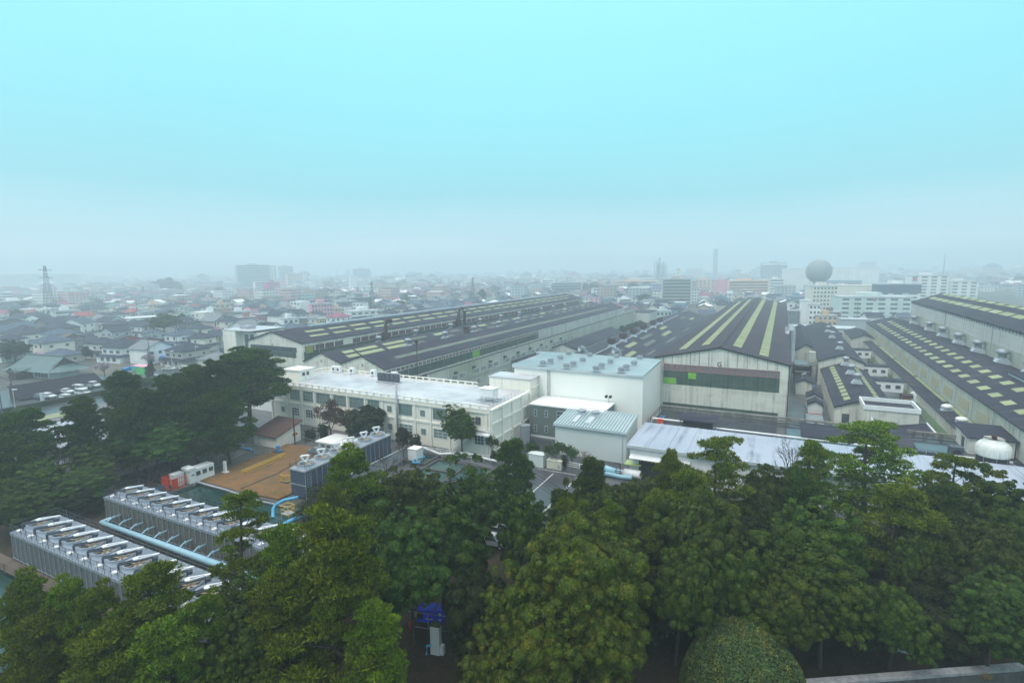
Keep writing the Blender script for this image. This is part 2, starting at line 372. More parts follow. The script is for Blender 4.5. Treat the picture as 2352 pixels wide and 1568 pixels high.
def shed(name, label, a0, a1, b0, b1, e0, e1, ap, ar, mwall, mroof, group=None, cat='factory shed', over=0.25, th=0.18, base=0.0):
    """gabled shed: eave heights e0 (at a0) and e1 (at a1), apex height ap at a = ar"""
    r = root(name, (a0 + a1) / 2, b0, label, cat, group)
    cx = (a0 + a1) / 2
    w = MB(cx, b0)
    w.prism([(a0, base), (a1, base), (a1, e1 - 0.02), (ar, ap - 0.02), (a0, e0 - 0.02)], 'y', b0, b1)
    w.obj('wall', mwall, r)
    s0 = (ap - e0) / (ar - a0); s1 = (ap - e1) / (a1 - ar)
    rf = MB(cx, b0)
    o0, o1 = a0 - over, a1 + over
    rf.prism([(o0, e0 - over * s0), (ar, ap), (ar, ap + th), (o0, e0 - over * s0 + th)], 'y', b0 - 0.2, b1 + 0.2)
    rf.prism([(ar, ap), (o1, e1 - over * s1), (o1, e1 - over * s1 + th), (ar, ap + th)], 'y', b0 - 0.2, b1 + 0.2)
    ro = rf.obj('roof', mroof, r)
    fa = MB(cx, b0)
    for (x, z, x2, z2) in ((o0, e0 - over * s0, ar, ap), (ar, ap, o1, e1 - over * s1)):
        fa.prism([(x, z - 0.12), (x2, z2 - 0.12), (x2, z2 + th + 0.04), (x, z + th + 0.04)], 'y', b0 - 0.34, b0 - 0.203)
    fa.obj('barge_board', m_gutter, ro)
    def rz(a): return (e0 + (a - a0) * s0 if a < ar else ap - (a - ar) * s1) + th
    def rib_panel(a, aa, b, bb, mat=None, name='skylight', up=0.06):
        q = MB(cx, b0)
        z0, z1 = rz(a), rz(aa)
        q.prism([(a, z0 + 0.004), (aa, z1 + 0.004), (aa, z1 + up), (a, z0 + up)], 'y', b, bb)
        return q.obj(name, mat or m_sky, ro)
    r_ = dict(root=r, cx=cx, b0=b0, rz=rz, panel=rib_panel, roof=ro)
    return r_
WIN = {}
def framed_window(w, h, nx, nz, key, mf, mg, t=0.07, d=0.10):
    """frame mesh in local x (width) / z, facing -y; pane mesh just behind"""
    k = (round(w, 2), round(h, 2), nx, nz, key)
    if k not in WIN:
        f = MB()
        f.box(-w/2, w/2, -d, 0, 0, t).box(-w/2, w/2, -d, 0, h - t, h).box(-w/2, -w/2 + t, -d, 0, t, h - t).box(w/2 - t, w/2, -d, 0, t, h - t)
        for i in range(1, nx): f.box(-w/2 + w * i / nx - t/3, -w/2 + w * i / nx + t/3, -d * .8, -d * .3, t, h - t)
        for i in range(1, nz): f.box(-w/2 + t, w/2 - t, -d * .75, -d * .35, h * i / nz - t/3, h * i / nz + t/3)
        p = MB(); p.poly([(-w/2 + t * .5, -d * .3, t * .5), (w/2 - t * .5, -d * .3, t * .5), (w/2 - t * .5, -d * .3, h - t * .5), (-w/2 + t * .5, -d * .3, h - t * .5)])
        WIN[k] = (f.mesh('window_frame', mf), p.mesh('pane', mg))
    return WIN[k]
def window(parent, x, y, z, w, h, nx=2, nz=2, key='g', mf=None, mg=None, rz=0.0, t=0.07, d=0.10):
    f, p = framed_window(w, h, nx, nz, key, mf or m_white, mg or m_glass, t, d)
    o = inst('window', f, parent, (x, y, z), rz)
    inst('pane', p, o)
    return o
def text_obj(txt, size, mat, parent, loc, rz=0.0, depth_=0.03, name='lettering'):
    cu = bpy.data.curves.new('txt', 'FONT'); cu.body = txt; cu.size = size; cu.extrude = depth_; cu.align_x = 'CENTER'
    t = bpy.data.objects.new('tmp', cu); COL.objects.link(t)
    dg = bpy.context.evaluated_depsgraph_get()
    me = bpy.data.meshes.new_from_object(t.evaluated_get(dg)); bpy.data.objects.remove(t)
    me.transform(Matrix.Rotation(math.radians(90), 4, 'X'))
    me.materials.clear(); me.materials.append(mat)
    o = inst(name, me, parent, loc, rz); return o

# --- shed with the letter G
G_ = shed('factory_shed', 'wide shed lettered G with four long pale skylight stripes on its brown grey roof', -26.5, 2.5, 129.5, 345, 14.4, 14.4, 17.5, -12.0, m_wallc, m_slateG)
gr, gx, gb = G_['root'], G_['cx'], 129.5
for (a, aa, b) in ((-22.3, -20.5, 136.5), (-17.2, -15.4, 138.5), (-9.8, -7.9, 136.5), (-3.9, -2.0, 133)):
    q = MB(gx, gb)
    bb = b
    while bb < 338:
        z0, z1 = G_['rz'](a), G_['rz'](aa)
        q.prism([(a, z0 + .004), (aa, z1 + .004), (aa, z1 + .07), (a, z0 + .07)], 'y', bb, bb + 4.75); bb += 5.35
    q.obj('skylight_strip', m_sky, G_['roof'])
MB(gx, gb).prism([(-12.5, 17.55), (-11.5, 17.55), (-11.85, 17.85), (-12.15, 17.85)], 'y', 129.3, 345.2).obj('ridge_cap', m_slateG, G_['roof'])
text_obj('G', 1.5, m_black, gr, (-12.0 - gx, -0.02, 13.15))
band = MB(gx, gb); band.box(-24.5, 0.55, gb - 0.06, gb - 0.003, 8.2, 11.4); band.obj('green_band', m_green, gr)
band = MB(gx, gb); band.box(-24.5, 0.55, gb - 0.06, gb - 0.003, 1.0, 3.6); band.obj('lower_green_band', m_green, gr)
MB(gx, gb).box(-24.45, -21.5, gb - 0.10, gb - 0.063, 8.25, 9.7).obj('bright_panel', m_brightg, gr)
MB(gx, gb).box(-18.8, -17.0, gb - 0.10, gb - 0.063, 9.8, 11.25).obj('bright_panel', m_brightg, gr)
for i in range(20):
    window(gr, -24.5 + 1.2525 * (i + .5) - gx, -0.003, 11.45, 1.20, 1.6, 3, 3, 'red', m_red, m_glassw, t=0.07)
for a in (-26.35, 2.35): MB(gx, gb).box(a - .1, a + .1, gb - 0.12, gb - 0.004, 0, 14.3).obj('corner_pipe', m_rust, gr)
for a in [-24.6 + i * 2.05 for i in range(13)]:
    if abs(a + 12) > .6: MB(gx, gb).box(a - .035, a + .035, gb - 0.05, gb - 0.004, 13.2, 14.3 + (1 - abs(a + 12) / 14.5) * 3.0).obj('runoff_batten', m_black, gr)
# wind pipes on the right flank of shed G
wp = root('duct_stack', 3.3, 196, 'row of pale curved ducts clamped to the right flank of shed G', 'duct')
q = MB(3.3, 196)
for i in range(4):
    b = 190 + i * 3.4
    q.tube([(2.2, b, 14.5), (2.3, b, 15.6), (3.0, b, 16.2), (3.8, b, 15.6), (3.9, b, 14.4), (3.9, b, 2)], 0.75, 10)
q.obj('duct', m_steel, wp, True)
# --- big left shed A and twin sheds A, B, then the low wing C
A_ = shed('factory_shed', 'tallest shed of the left group, letter A and dark band on its end wall', -150, -126, 112, 362, 14.4, 14.6, 17.6, -138.8, m_wallc, m_slate)
ar, ax = A_['root'], A_['cx']
MB(ax, 112).prism([(-139.8, 17.5), (-137.8, 17.5), (-137.8, 18.1), (-138.8, 18.35), (-139.8, 18.1)], 'y', 126, 361).obj('ridge_vent', m_bluer0, A_['roof'])
for i in range(24):
    b = 121 + i * 9.9
    A_['panel'](-135.2, -133.8, b, b + 7.6); 
for i in range(23): A_['panel'](-131.0, -129.7, 119 + i * 9.9, 126.4 + i * 9.9)
text_obj('A', 1.1, m_black, ar, (-139 - ax, -0.02, 13.3)); 
MB(ax, 112).box(-149.5, -129.0, 111.94, 111.997, 10.1, 11.7).obj('green_band', m_green, ar)
for i in range(12): window(ar, -149 + 1.7 * (i + .5) - ax, -0.003, 11.75, 1.6, 1.5, 3, 2, 'gs', m_dsteel, m_glass, t=0.06)
MB(ax, 112).box(-149.5, -130.0, 111.94, 111.997, 4.2, 7.0).obj('lower_green_band', m_green, ar)
MB(ax, 112).box(-125.997, -125.94, 112.3, 361, 9.8, 12.1).obj('green_band', m_green, ar)
for i in range(62):
    if 3 < i < 5: continue
    window(ar, 0.003 - 126 - ax, 114.5 + 4.0 * i - 112, 12.2, 3.5, 1.5, 4, 2, 'redl', m_red, m_glass, rz=math.radians(90), t=0.10)
MB(ax, 112).box(-125.997, -125.93, 113.2, 115.8, 11.5, 13.7).obj('bright_panel', M('faded_green_panel', (0.30, 0.38, 0.08), None, 1, .6), ar)
TW = {}
A2 = shed('factory_shed', 'left one of the low twin gabled sheds, pale skylight patches near its front', -125.9, -111.2, 112, 355, 9.4, 9.8, 12.3, -118.6, m_wallc, m_slate)
B2 = shed('factory_shed', 'right one of the low twin gabled sheds, one long pale skylight line and letter B', -111.1, -95.4, 112, 355, 9.8, 9.2, 12.3, -103.2, m_wallc, m_slate)
text_obj('A', 1.0, m_black, A2['root'], (-118.8 - A2['cx'], -0.02, 9.6)); text_obj('B', 1.0, m_black, B2['root'], (-103.2 - B2['cx'], -0.02, 9.4))
for (a, aa, b, bb, mt) in ((-116.9, -115.4, 118, 122.5, 0), (-116.9, -115.4, 123.5, 133, 0), (-114.3, -112.7, 117, 121.5, 0), (-114.3, -112.7, 122.5, 133.0, 0), (-116.9, -115.4, 136, 147, 0), (-114.3, -112.7, 135, 146, 0), (-113.9, -112.5, 148, 155, 1), (-116.8, -115.4, 150, 160, 1), (-110.6, -109.3, 140, 146, 1), (-110.6, -109.3, 150, 156, 1), (-108.9, -107.6, 146, 155, 1)):
    (A2 if a < -111.2 else B2)['panel'](a, aa, b, bb, m_skyd if mt else m_sky)
for i in range(17):
    b = 165 + i * 11
    A2['panel'](-116.8, -115.3, b, b + 6.5, m_skyd if i % 3 else m_sky)
    if i % 4 != 1: A2['panel'](-113.9, -112.4, b + 3, b + 9, m_skyd)
B2['panel'](-99.6, -98.3, 121, 240, m_skyd, 'skylight_strip'); B2['panel'](-99.6, -98.3, 240.5, 330, m_skyd, 'skylight_strip'); 
MB(B2['cx'], 112).box(-95.397, -95.33, 112.5, 215, 5.2, 7.6).obj('green_band', m_green, B2['root'])
MB(B2['cx'], 112).box(-95.39, -95.30, 158, 163, 5.3, 7.5).obj('bright_panel', m_brightg, B2['root'])
for i in range(50): window(B2['root'], -95.397 - B2['cx'], 1.6 + 2.05 * i, 7.75, 1.7, 0.9, 2, 1, 'crm', M('pink_white_frame', (0.5, 0.36, 0.33)) if i == 0 else bpy.data.materials['pink_white_frame'], m_glass, rz=math.radians(90), t=0.12)
MB(B2['cx'], 112).box(-95.397, -95.30, 216, 354.8, 4.0, 8.9).obj('grey_cladding', m_walll, B2['root'])
def downpipes(r, ox, oy, a, bs, z0, z1, mat=None):
    for b in bs: MB(ox, oy).box(a, a + 0.14, b, b + 0.14, z0, z1).obj('downpipe', mat or m_steel, r)
downpipes(B2['root'], B2['cx'], 112, -95.29, range(122, 350, 18), 4.5, 9.0)
downpipes(ar, ax, 112, -125.9, range(118, 350, 16), 9.9, 14.4)
C_ = root('factory_wing', -88, 112, 'long low wing with blotchy grey green wall and a row of office windows', 'factory wing')
MB(-88, 112).box(-95.2, -81.4, 112, 360, 0, 4.6).obj('wall', m_wallg, C_)
MB(-88, 112).box(-81.38, -81.0, 112, 360, 0, 9.0, 0).obj('parapet_wall', m_wallg, C_)
MB(-88, 112).box(-81.5, -80.9, 112, 360, 9.003, 9.16).obj('coping', m_gutter, C_)
MB(-88, 112).box(-95.1, -81.5, 112.2, 360, 4.603, 4.7).obj('roof', m_slate, C_)
for i in range(26): 
    if i % 5 != 4: window(C_, -80.997 + 88, 4 + 4.1 * i, 5.0, 3.2, 1.5, 4, 1, 'gg', m_white, m_glassg, rz=math.radians(90))
for i in range(24): 
    if i % 4 != 2: window(C_, -80.997 + 88, 5 + 4.1 * i, 1.6, 2.6, 1.5, 3, 1, 'gg2', m_white, m_glassg, rz=math.radians(90))
for i in range(9): MB(-88, 112).box(-80.98, -80.2, 124 + 10 * i, 125 + 10 * i, 6.9, 7.5).obj('wall_vent', m_dsteel, C_)
MB(-88, 112).tube([(-80.8, 114, 4.3), (-80.8, 300, 4.3)], 0.12).obj('wall_pipe', m_steel, C_)
ce = root('end_block', -78, 330, 'pale end block with steel stair closing off the far end of the long wing', 'building')
MB(-78, 330).box(-80.8, -72, 330, 352, 0, 8.2).obj('wall', m_walll, ce); MB(-78, 330).box(-81, -71.8, 329.8, 352.2, 8.203, 8.4).obj('roof', m_slate, ce)
MB(-78, 330).box(-81.2, -80.9, 329, 330.5, 0, 8.6).obj('white_fin', m_white, ce)
# round roof ventilators on the sheds
VEN = {}
def ventilator(a, b, z, s=1.0, label='', mat=None, style='dome', group=None):
    k = (style, (mat or m_steel).name)
    if k not in VEN:
        p = MB(); 
        if style == 'dome': p.lathe(0, 0, [(0.0, 2.3), (0.5, 2.25), (0.95, 2.0), (1.0, 1.5), (0.6, 1.35), (0.6, 0.4)], 14)
        elif style == 'box': p.box(-1.1, 1.1, -1.1, 1.1, 1.0, 2.3).box(-0.9, 0.9, -0.9, 0.9, 2.303, 2.5).box(-.7, .7, -.7, .7, 0.5, 0.997)
        else: p.lathe(0, 0, [(0.0, 1.25), (0.75, 1.2), (1.15, 0.95), (1.2, 0.55), (0.85, 0.45), (0.8, 0.0)], 16)
        q = MB(); q.prism([(-1.3, -0.5), (1.3, -0.5), (0.7, 0.5), (-0.7, 0.5)], 'y', -0.9, 0.9)
        VEN[k] = (p.mesh('cowl', mat or m_steel, style != 'box'), q.mesh('base_flashing', m_trimw))
    r = root('roof_ventilator', a, b, label, 'roof ventilator', group, z)
    r.scale = (s, s, s)
    inst('cowl', VEN[k][0], r); inst('base_flashing', VEN[k][1], r)
    return r
ORD = ['first', 'second', 'third', 'fourth', 'fifth', 'sixth', 'seventh', 'eighth', 'ninth', 'tenth', 'eleventh', 'twelfth', 'thirteenth', 'fourteenth', 'fifteenth']
for i, (x, y) in enumerate(((843, 789), (931, 773), (1001, 757), (1062, 744), (1114, 735), (1159, 727), (1200, 717), (1233, 712), (1265, 707), (1293, 700))):
    a, b = fac(x, y, 10.5)
    ventilator(-123.5, b, A2['rz'](-123.5) + .5, 1.1, 'silver domed roof ventilator beside the tall shed, %s from the front of its row' % ORD[i], group='ventilators along the tall shed')
for i, (x, y) in enumerate(((932, 794), (1014, 776), (1080, 762), (1137, 750), (1185, 741))):
    a, b = fac(x, y, 11)
    ventilator(-109.6 + i * .2, b, B2['rz'](-109.6) + .5, 1.15, 'silver domed ventilator in the valley of the twin sheds, %s from the front' % ORD[i], group='ventilators between the twin sheds')
# bent exhaust stacks
def bent_stack(a, b, z, h, label, r_=0.65):
    o = root('exhaust_stack', a, b, label, 'exhaust stack', z=z)
    MB().tube([(0, 0, 0), (0, 0, h * .8), (0.15, 0.2, h * .92), (0.9, 0.9, h), (1.7, 1.6, h * .98)], [r_, r_, r_ * .9, r_ * 1.1, r_ * 1.2], 10).obj('flue', m_rust, o, True)
    MB().box(-1, 1, -0.8, 0.8, h * .25, h * .5).obj('service_platform', m_rust, o)
bent_stack(-124.8, 148, 9.6, 8.8, 'brown bent-top exhaust flue nearer the front against the red windows')
bent_stack(-124.8, 196, 9.6, 9.5, 'brown bent-top exhaust flue farther back against the red windows')
o = root('exhaust_stack', -123.6, 199, 'short straight brown flue right beside the farther bent-top flue', 'exhaust stack', z=9.9)
MB().cyl(0, 0, 0, 7.5, .6, n=10).cyl(0, 0, 7.5, 8, .85, n=10).obj('flue', m_rust, o)
o = root('exhaust_stack', -108, 175, 'stubby maroon vent box standing on the twin shed roof', 'exhaust stack', z=B2['rz'](-108))
MB().box(-.8, .8, -.8, .8, 0, 2.6).box(-1.0, 1.0, -1.0, 1.0, 2.603, 3.1).obj('flue', m_rust, o)
o = root('funnel_post', -95.0, 126, 'thin rusty post with a flared funnel top beyond the pale flat roof', 'post', z=0)
MB().cyl(0, 0, 0, 14, .13, n=6).cyl(0, 0, 14, 15.6, .2, .62, n=8).obj('post', m_rust, o)
# --- sheds D (between the pale box building and shed G)
D_ = shed('factory_shed', 'long dark shed left of shed G with maroon boxes along its pale ridge', -70, -45.3, 150, 368, 3.4, 4.0, 7.0, -55.0, m_wallg, m_slate)
for i, (x, y) in enumerate(((1430, 797), (1455.5, 784.5), (1477, 773), (1497, 762), (1515, 751.5), (1530, 744))):
    a, b = fac(x, y, 7.2)
    ventilator(-55, b, 7.5, 1.15, 'maroon boxy ventilator on the shed ridge, %s from the front of the row' % ORD[i], m_rust, 'box', 'maroon ridge ventilators')
MB(D_['cx'], 150).box(-55.25, -54.75, 150, 330, 7.22, 7.35).obj('ridge_cap', m_steel, D_['roof'])
for k, (a, b, l) in enumerate(((-52.5, 158, 14), (-52.5, 176, 16), (-52.3, 198, 14), (-52.5, 222, 20), (-52.5, 262, 14), (-48.6, 160, 14), (-48.6, 184, 12), (-48.6, 212, 18), (-48.6, 248, 18), (-52.5, 320, 16), (-48.6, 330, 12))):
    D_['panel'](a, a + 1.7, b, b + l, m_sky if k % 2 == 0 else m_skyd)
D2 = shed('factory_shed', 'low dark shed roof sloping against the left wall of shed G', -45.2, -26.8, 150, 360, 4.0, 4.6, 6.0, -36.0, m_wallg, m_slate)
for k, (a, b, l) in enumerate(((-42.5, 158, 18), (-42.5, 190, 12), (-42.3, 224, 20), (-42.5, 268, 16), (-32.2, 170, 15), (-32.2, 205, 12), (-32.2, 250, 20))): D2['panel'](a, a + 1.6, b, b + l, m_skyd)
Dw = shed('factory_shed', 'small gabled shed with cream end wall beside the bushes left of the long dark shed', -82, -70.5, 196, 262, 4.2, 4.2, 6.2, -76.2, m_walll, m_slate)
Dx = shed('small_shed', 'small dark roofed hut with big round duct behind the pale box building', -84, -76.5, 160, 178, 3.6, 3.6, 5.0, -80.2, m_walll, m_slate, cat='shed')
# --- pale box building with ribbed light-blue roof
MBX = root('box_hall', -40, 110, 'tall cream box hall with pale blue ribbed roof and small silver roof vents', 'hall')
m_cream = M('new_cream_cladding', (0.86, 0.87, 0.83), (0.83, 0.84, 0.80), 0.3, 0.5, sheet=(0.6, 30, 0.10))
m_bluer = M('pale_blue_ribbed_metal', (0.40, 0.50, 0.52), (0.33, 0.43, 0.46), 0.15, 0.32, 0.1, stain=((0.45, 0.58, 0.62), 0.2, 0.5))
MB(-40, 110).box(-55, -25, 110, 128.5, 0, 13.4).obj('wall', m_cream, MBX)
q = MB(-40, 110); q.prism([(109.75, 13.45), (128.7, 13.95), (128.7, 14.1), (109.75, 13.6)], 'x', -55.2, -24.8)
for i in range(50):
    x = -55.0 + i * 0.61
    q.prism([(109.72, 13.604), (128.7, 14.104), (128.7, 14.22), (109.72, 13.72)], 'x', x, x + 0.22)
mr = q.obj('roof', m_bluer, MBX)
MB(-40, 110).box(-55.2, -24.8, 109.6, 109.748, 13.2, 13.66).obj('eave_trim', m_trimw, mr)
MB(-40, 110).prism([(-55.4, 13.2), (-55.2, 13.2), (-55.2, 13.9), (-55.4, 13.9)], 'y', 109.6, 128.7).obj('verge_trim', m_trimw, mr)
for i, (x, y) in enumerate(((1247, 834), (1264.5, 829), (1287, 822), (1301, 841), (1317, 835.5), (1338.5, 827), (1369, 847), (1382, 840), (1402, 831), (1427, 850), (1438.5, 843.5), (1456.5, 835), (1306, 812), (1355, 816), (1416, 819), (1469, 822))):
    a, b = fac(x, y + 4, 13.9)
    if b > 128: b = 127.5
    o = root('roof_vent', a, b, '', 'roof vent', 'silver vents on the pale blue roof', 14.0)
    o['label'] = 'small silver roof vent on the pale blue ribbed roof'
    MB().box(-.55, .55, -.4, .4, 0, 0.5).box(-.7, .7, -.5, .5, .503, 0.75).box(-.45, .45, -.35, .35, .753, 1.0).obj('vent_hood', m_steel, o)
    MB().box(-.85, .85, -.65, .65, -0.1, 0.06).obj('vent_curb', m_trimw, o)
q = MB(-40, 110)
for z in range(34): q.box(-46.5, -45.95, 109.82, 109.87, 1.0 + z * .38, 1.05 + z * .38)
q.box(-46.54, -46.46, 109.8, 109.88, .8, 14).box(-45.99, -45.91, 109.8, 109.88, .8, 14); q.obj('ladder', m_steel, MBX)
q = root('round_duct', -57.5, 131, 'fat pale grey round duct standing behind the left end of the cream hall', 'duct'); MB().cyl(0, 0, 0, 13.2, 1.1, n=16).cyl(0, 0, 13.2, 13.5, 1.25, n=16).obj('duct', m_steel, q, False)
for i, (x, y, n_) in enumerate(((1327, 810, 'left'), (1364, 812, 'right'))):
    a, b = fac(x, y, 13)
    q = root('fan_duct', -45 + i * 9, 131, '%s one of two silver elbow ducts poking up behind the pale blue roof' % n_, 'duct', z=0)
    MB().tube([(0, 0, 0), (0, 0, 14.5), (-.3, -.5, 15.2), (-.9, -1.4, 15.4)], 0.8, 12).obj('duct', m_steel, q, True)
# --- grey annex with white flat roof
AN = root('annex', -39, 101.8, 'grey green two storey annex with glaring white flat roof below the cream hall', 'annex')
m_greyg = M('grey_green_ribbed_cladding', (0.145, 0.175, 0.165), (0.12, 0.15, 0.145), 0.3, 0.5, sheet=(0.45, 30, 0.25))
m_wroof = M('white_coated_roof', (0.80, 0.82, 0.80), (0.74, 0.76, 0.76), 0.2, 0.4, stain=((0.40, 0.24, 0.14), 0.12, 0.25))
MB(-39, 101.8).box(-47.2, -31.0, 101.8, 109.7, 0.5, 7.0).obj('wall', m_greyg, AN)
MB(-39, 101.8).box(-47.1, -31.1, 101.85, 109.6, 0, .5).obj('plinth', m_white, AN)
MB(-39, 101.8).box(-47.4, -30.8, 101.6, 109.75, 7.003, 7.25).obj('roof', m_wroof, AN)
for (x, z, w, h) in ((-45.9, 4.6, .7, 1.5), (-43.4, 4.6, .7, 1.5), (-45.9, 1.2, .7, 1.5), (-43.4, 1.2, .7, 1.5)): window(AN, x + 39, -0.003, z, w, h, 1, 2, 'an1', m_trimw)
window(AN, -38.8 + 39, -0.003, 4.6, 4.4, 1.7, 6, 2, 'an2', m_trimw)
q = root('floodlight_pair', -32, 109.2, 'pair of black and white floodlights on the corner of the white annex roof', 'floodlight', z=7.26)
MB().cyl(0, 0, 0, 1.1, .05, n=6).box(-.7, .7, -.04, .04, 1.1, 1.18).obj('bracket', m_steel, q)
for s in (-.45, .45): MB().tube([(s, .2, 1.45), (s - .1, -.35, 1.35)], [.22, .32], 10).obj('lamp_head', m_black, q)
# --- small hall with steep ribbed roof
SH = root('small_hall', -31, 94, 'small pale blue-grey hall with ribbed sloping roof and two round vents', 'hall')
m_pgrey = M('pale_blue_grey_cladding', (0.62, 0.68, 0.67), (0.56, 0.62, 0.62), 0.2, 0.5, sheet=(0.35, 30, 0.12))
MB(-31, 94).prism([(94, 0), (102.6, 0), (102.6, 6.95), (94, 5.8)], 'x', -38.2, -24.2).obj('wall', m_pgrey, SH)
q = MB(-31, 94); q.prism([(93.7, 5.82), (102.8, 7.03), (102.8, 7.13), (93.7, 5.92)], 'x', -38.5, -24.0)
for i in range(24):
    x = -38.45 + i * 0.61; q.prism([(93.6, 5.93), (102.8, 7.134), (102.8, 7.32), (93.6, 6.12)], 'x', x, x + 0.3)
sr = q.obj('roof', m_bluer, SH)
for x in (-35.4, -32.6): 
    q = MB(-31, 94); q.prism([(95.5, 6.33), (102.6, 7.24), (102.6, 7.34), (95.5, 6.44)], 'x', x, x + .95); q.obj('skylight', m_trimw, sr)
for i, a in enumerate((-34.7, -31.9)): ventilator(a, 99.6, 7.05, .72, '%s of two round silver vents on the small ribbed hall roof' % ('left', 'right')[i], m_steel, 'mush')
for a in (-24.15, -24.9): MB(-31, 94).box(a, a + .12, 93.84, 93.97, .3, 5.7).obj('downpipe', m_trimw, SH)
MB(-31, 94).box(-38.5, -24.0, 93.5, 93.62, 5.7, 5.9).obj('gutter', m_trimw, SH)
# --- long low warehouse with white corrugated roof
WH = root('warehouse', 5, 88, 'long white warehouse with streaked pale sheet roof and a black-yellow striped gate', 'warehouse')
m_whroof = M('streaked_white_sheet_roof', (0.62, 0.65, 0.70), (0.50, 0.53, 0.60), 0.12, 0.4, sheet=(3.2, 50, 0.25), spec=0.4)
_n, _l = m_whroof.node_tree.nodes, m_whroof.node_tree.links
m_whroof2 = M('streaked_white_sheet_roof_long', (0.37, 0.42, 0.50), (0.30, 0.345, 0.43), 0.12, 0.4, sheet=(1.6, 50, 0.3), streak=((0.13, 0.15, 0.20), 0.8, 'y'), spec=0.4)
MB(5, 88).box(-22.0, 62, 88.2, 101.2, 0, 5.75).obj('wall', m_white, WH)
q = MB(5, 88); q.prism([(87.7, 5.78), (101.4, 6.1), (101.4, 6.25), (87.7, 5.93)], 'x', -22.4, 62.4)
for i in range(27):
    x = -22.4 + i * 3.2; q.prism([(87.7, 5.934), (101.4, 6.254), (101.4, 6.33), (87.7, 6.01)], 'x', x, x + 0.25)
q.obj('roof', m_whroof2, WH)
MB(5, 88).box(-22.4, 62.4, 87.5, 87.69, 5.45, 5.95).obj('gutter', m_trimw, WH)
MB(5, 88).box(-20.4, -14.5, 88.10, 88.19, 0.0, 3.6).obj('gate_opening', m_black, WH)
q = MB(5, 88)
for i in range(9): q.poly([(-20.3 + i * .62, 88.07, 3.15), (-20.0 + i * .62, 88.07, 3.15), (-19.75 + i * .62, 88.07, 3.5), (-20.05 + i * .62, 88.07, 3.5)])
q.obj('hazard_stripes', m_yellow, WH)
MB(5, 88).prism([(88.17, 4.1), (88.17, 4.3), (86.7, 4.0), (86.7, 3.9)], 'x', -21.8, -12.0).obj('canopy', m_white, WH)
# --- dark wet flat roof with concrete parapets
DR = root('flat_roofed_block', 5, 101.6, 'low block with dark wet flat roof and stained concrete parapet under shed G', 'building')
m_wet = M('wet_black_flat_roof', (0.05, 0.052, 0.065), (0.035, 0.037, 0.05), 0.15, 0.12, stain=((0.10, 0.10, 0.11), 0.4, 0.5), spec=0.6)
MB(5, 101.6).box(-22.3, 34, 101.6, 117.0, 0, 4.9).obj('wall', m_conc, DR)
MB(5, 101.6).box(-22.1, 33.8, 101.8, 116.8, 4.903, 5.0).obj('roof', m_wet, DR)
q = MB(5, 101.6); q.box(-22.4, 34, 116.6, 117.1, 5.7, 6.05)
for i in range(24): q.box(-22.4 + i * 2.45, -21.9 + i * 2.45, 116.65, 117.05, 4.9, 5.7)
q.box(-22.3, 34, 116.75, 116.95, 5.1, 5.45); q.obj('parapet', m_conc, DR)
q = MB(5, 101.6)
for i in range(9): q.box(-22.35, -22.27, 101.9 + i * 1.8, 101.98 + i * 1.8, 5, 6.1)
q.box(-22.35, -22.27, 101.8, 116.5, 6.1, 6.18).box(-22.35, -22.27, 101.8, 116.5, 5.55, 5.6); q.obj('railing', m_rust, DR)
q = root('steam_pipe', 0, 103.5, 'long white lagged pipe running across the dark flat roof', 'pipe', z=5.0)
MB(0, 0).tube([(-22, 2.5, .9), (-12.2, 2.5, .9), (-11.4, 1.3, .7), (33, 1.3, .7)], .18, 8).obj('pipe_run', m_white, q)
q2 = MB()
for i in range(12): q2.box(-20 + i * 4.3, -19.85 + i * 4.3, 1.2, 1.35, 0, .55)
q2.obj('pipe_supports', m_steel, q)
q = root('open_shelter', -13, 105, 'black corrugated lean-to shelter standing on the dark flat roof', 'shelter', z=5.0)
MB().prism([(-1.6, 1.9), (1.9, 2.5), (1.9, 2.58), (-1.6, 1.98)], 'x', -3.4, 3.4).obj('roof', m_slate, q)
for x in (-3.2, 0, 3.2): MB().box(x - .06, x + .06, -1.4, -1.3, 0, 1.9).obj('post', m_rust, q)
MB().box(-2.8, 2.6, -1.0, 1.5, 0, 1.5).obj('machine_box', m_black, q)
q = root('meter_box', -20.4, 106.0, 'small red-orange box with blue hoses at the left end of the dark roof', 'box', z=5.0)
MB().box(-.6, .6, -.4, .4, 0, 1.0).obj('case', m_orange, q); MB().tube([(.3, .1, 1.0), (.6, .8, 1.4), (-.2, 1.8, 1.0), (-1.0, 2.6, .3)], .07).obj('hose', m_bblue, q)
q = root('lean_to_roof', 8.2, 108, 'low dark slate lean-to roof between the bare tree and the big right pine', 'lean-to', z=5.0)
MB().prism([(-3.4, 1.0), (3.4, 1.7), (3.4, 1.85), (-3.4, 1.15)], 'x', -3.9, 3.9).obj('roof', m_slate, q); MB().box(-3.7, 3.7, -2.8, 3.0, 0, .95).obj('wall', m_white, q)
q = root('lean_to_roof', 18.2, 112, 'wide dark sloping lean-to roof right behind the big right pine', 'lean-to', z=5.0)
MB().prism([(-7.5, .4), (3.4, 1.6), (3.4, 1.75), (-7.5, .55)], 'x', -3.1, 3.1).obj('roof', m_slate, q); MB().box(-2.9, 2.9, -5.8, 3.0, 0, .38).obj('wall', m_conc, q)
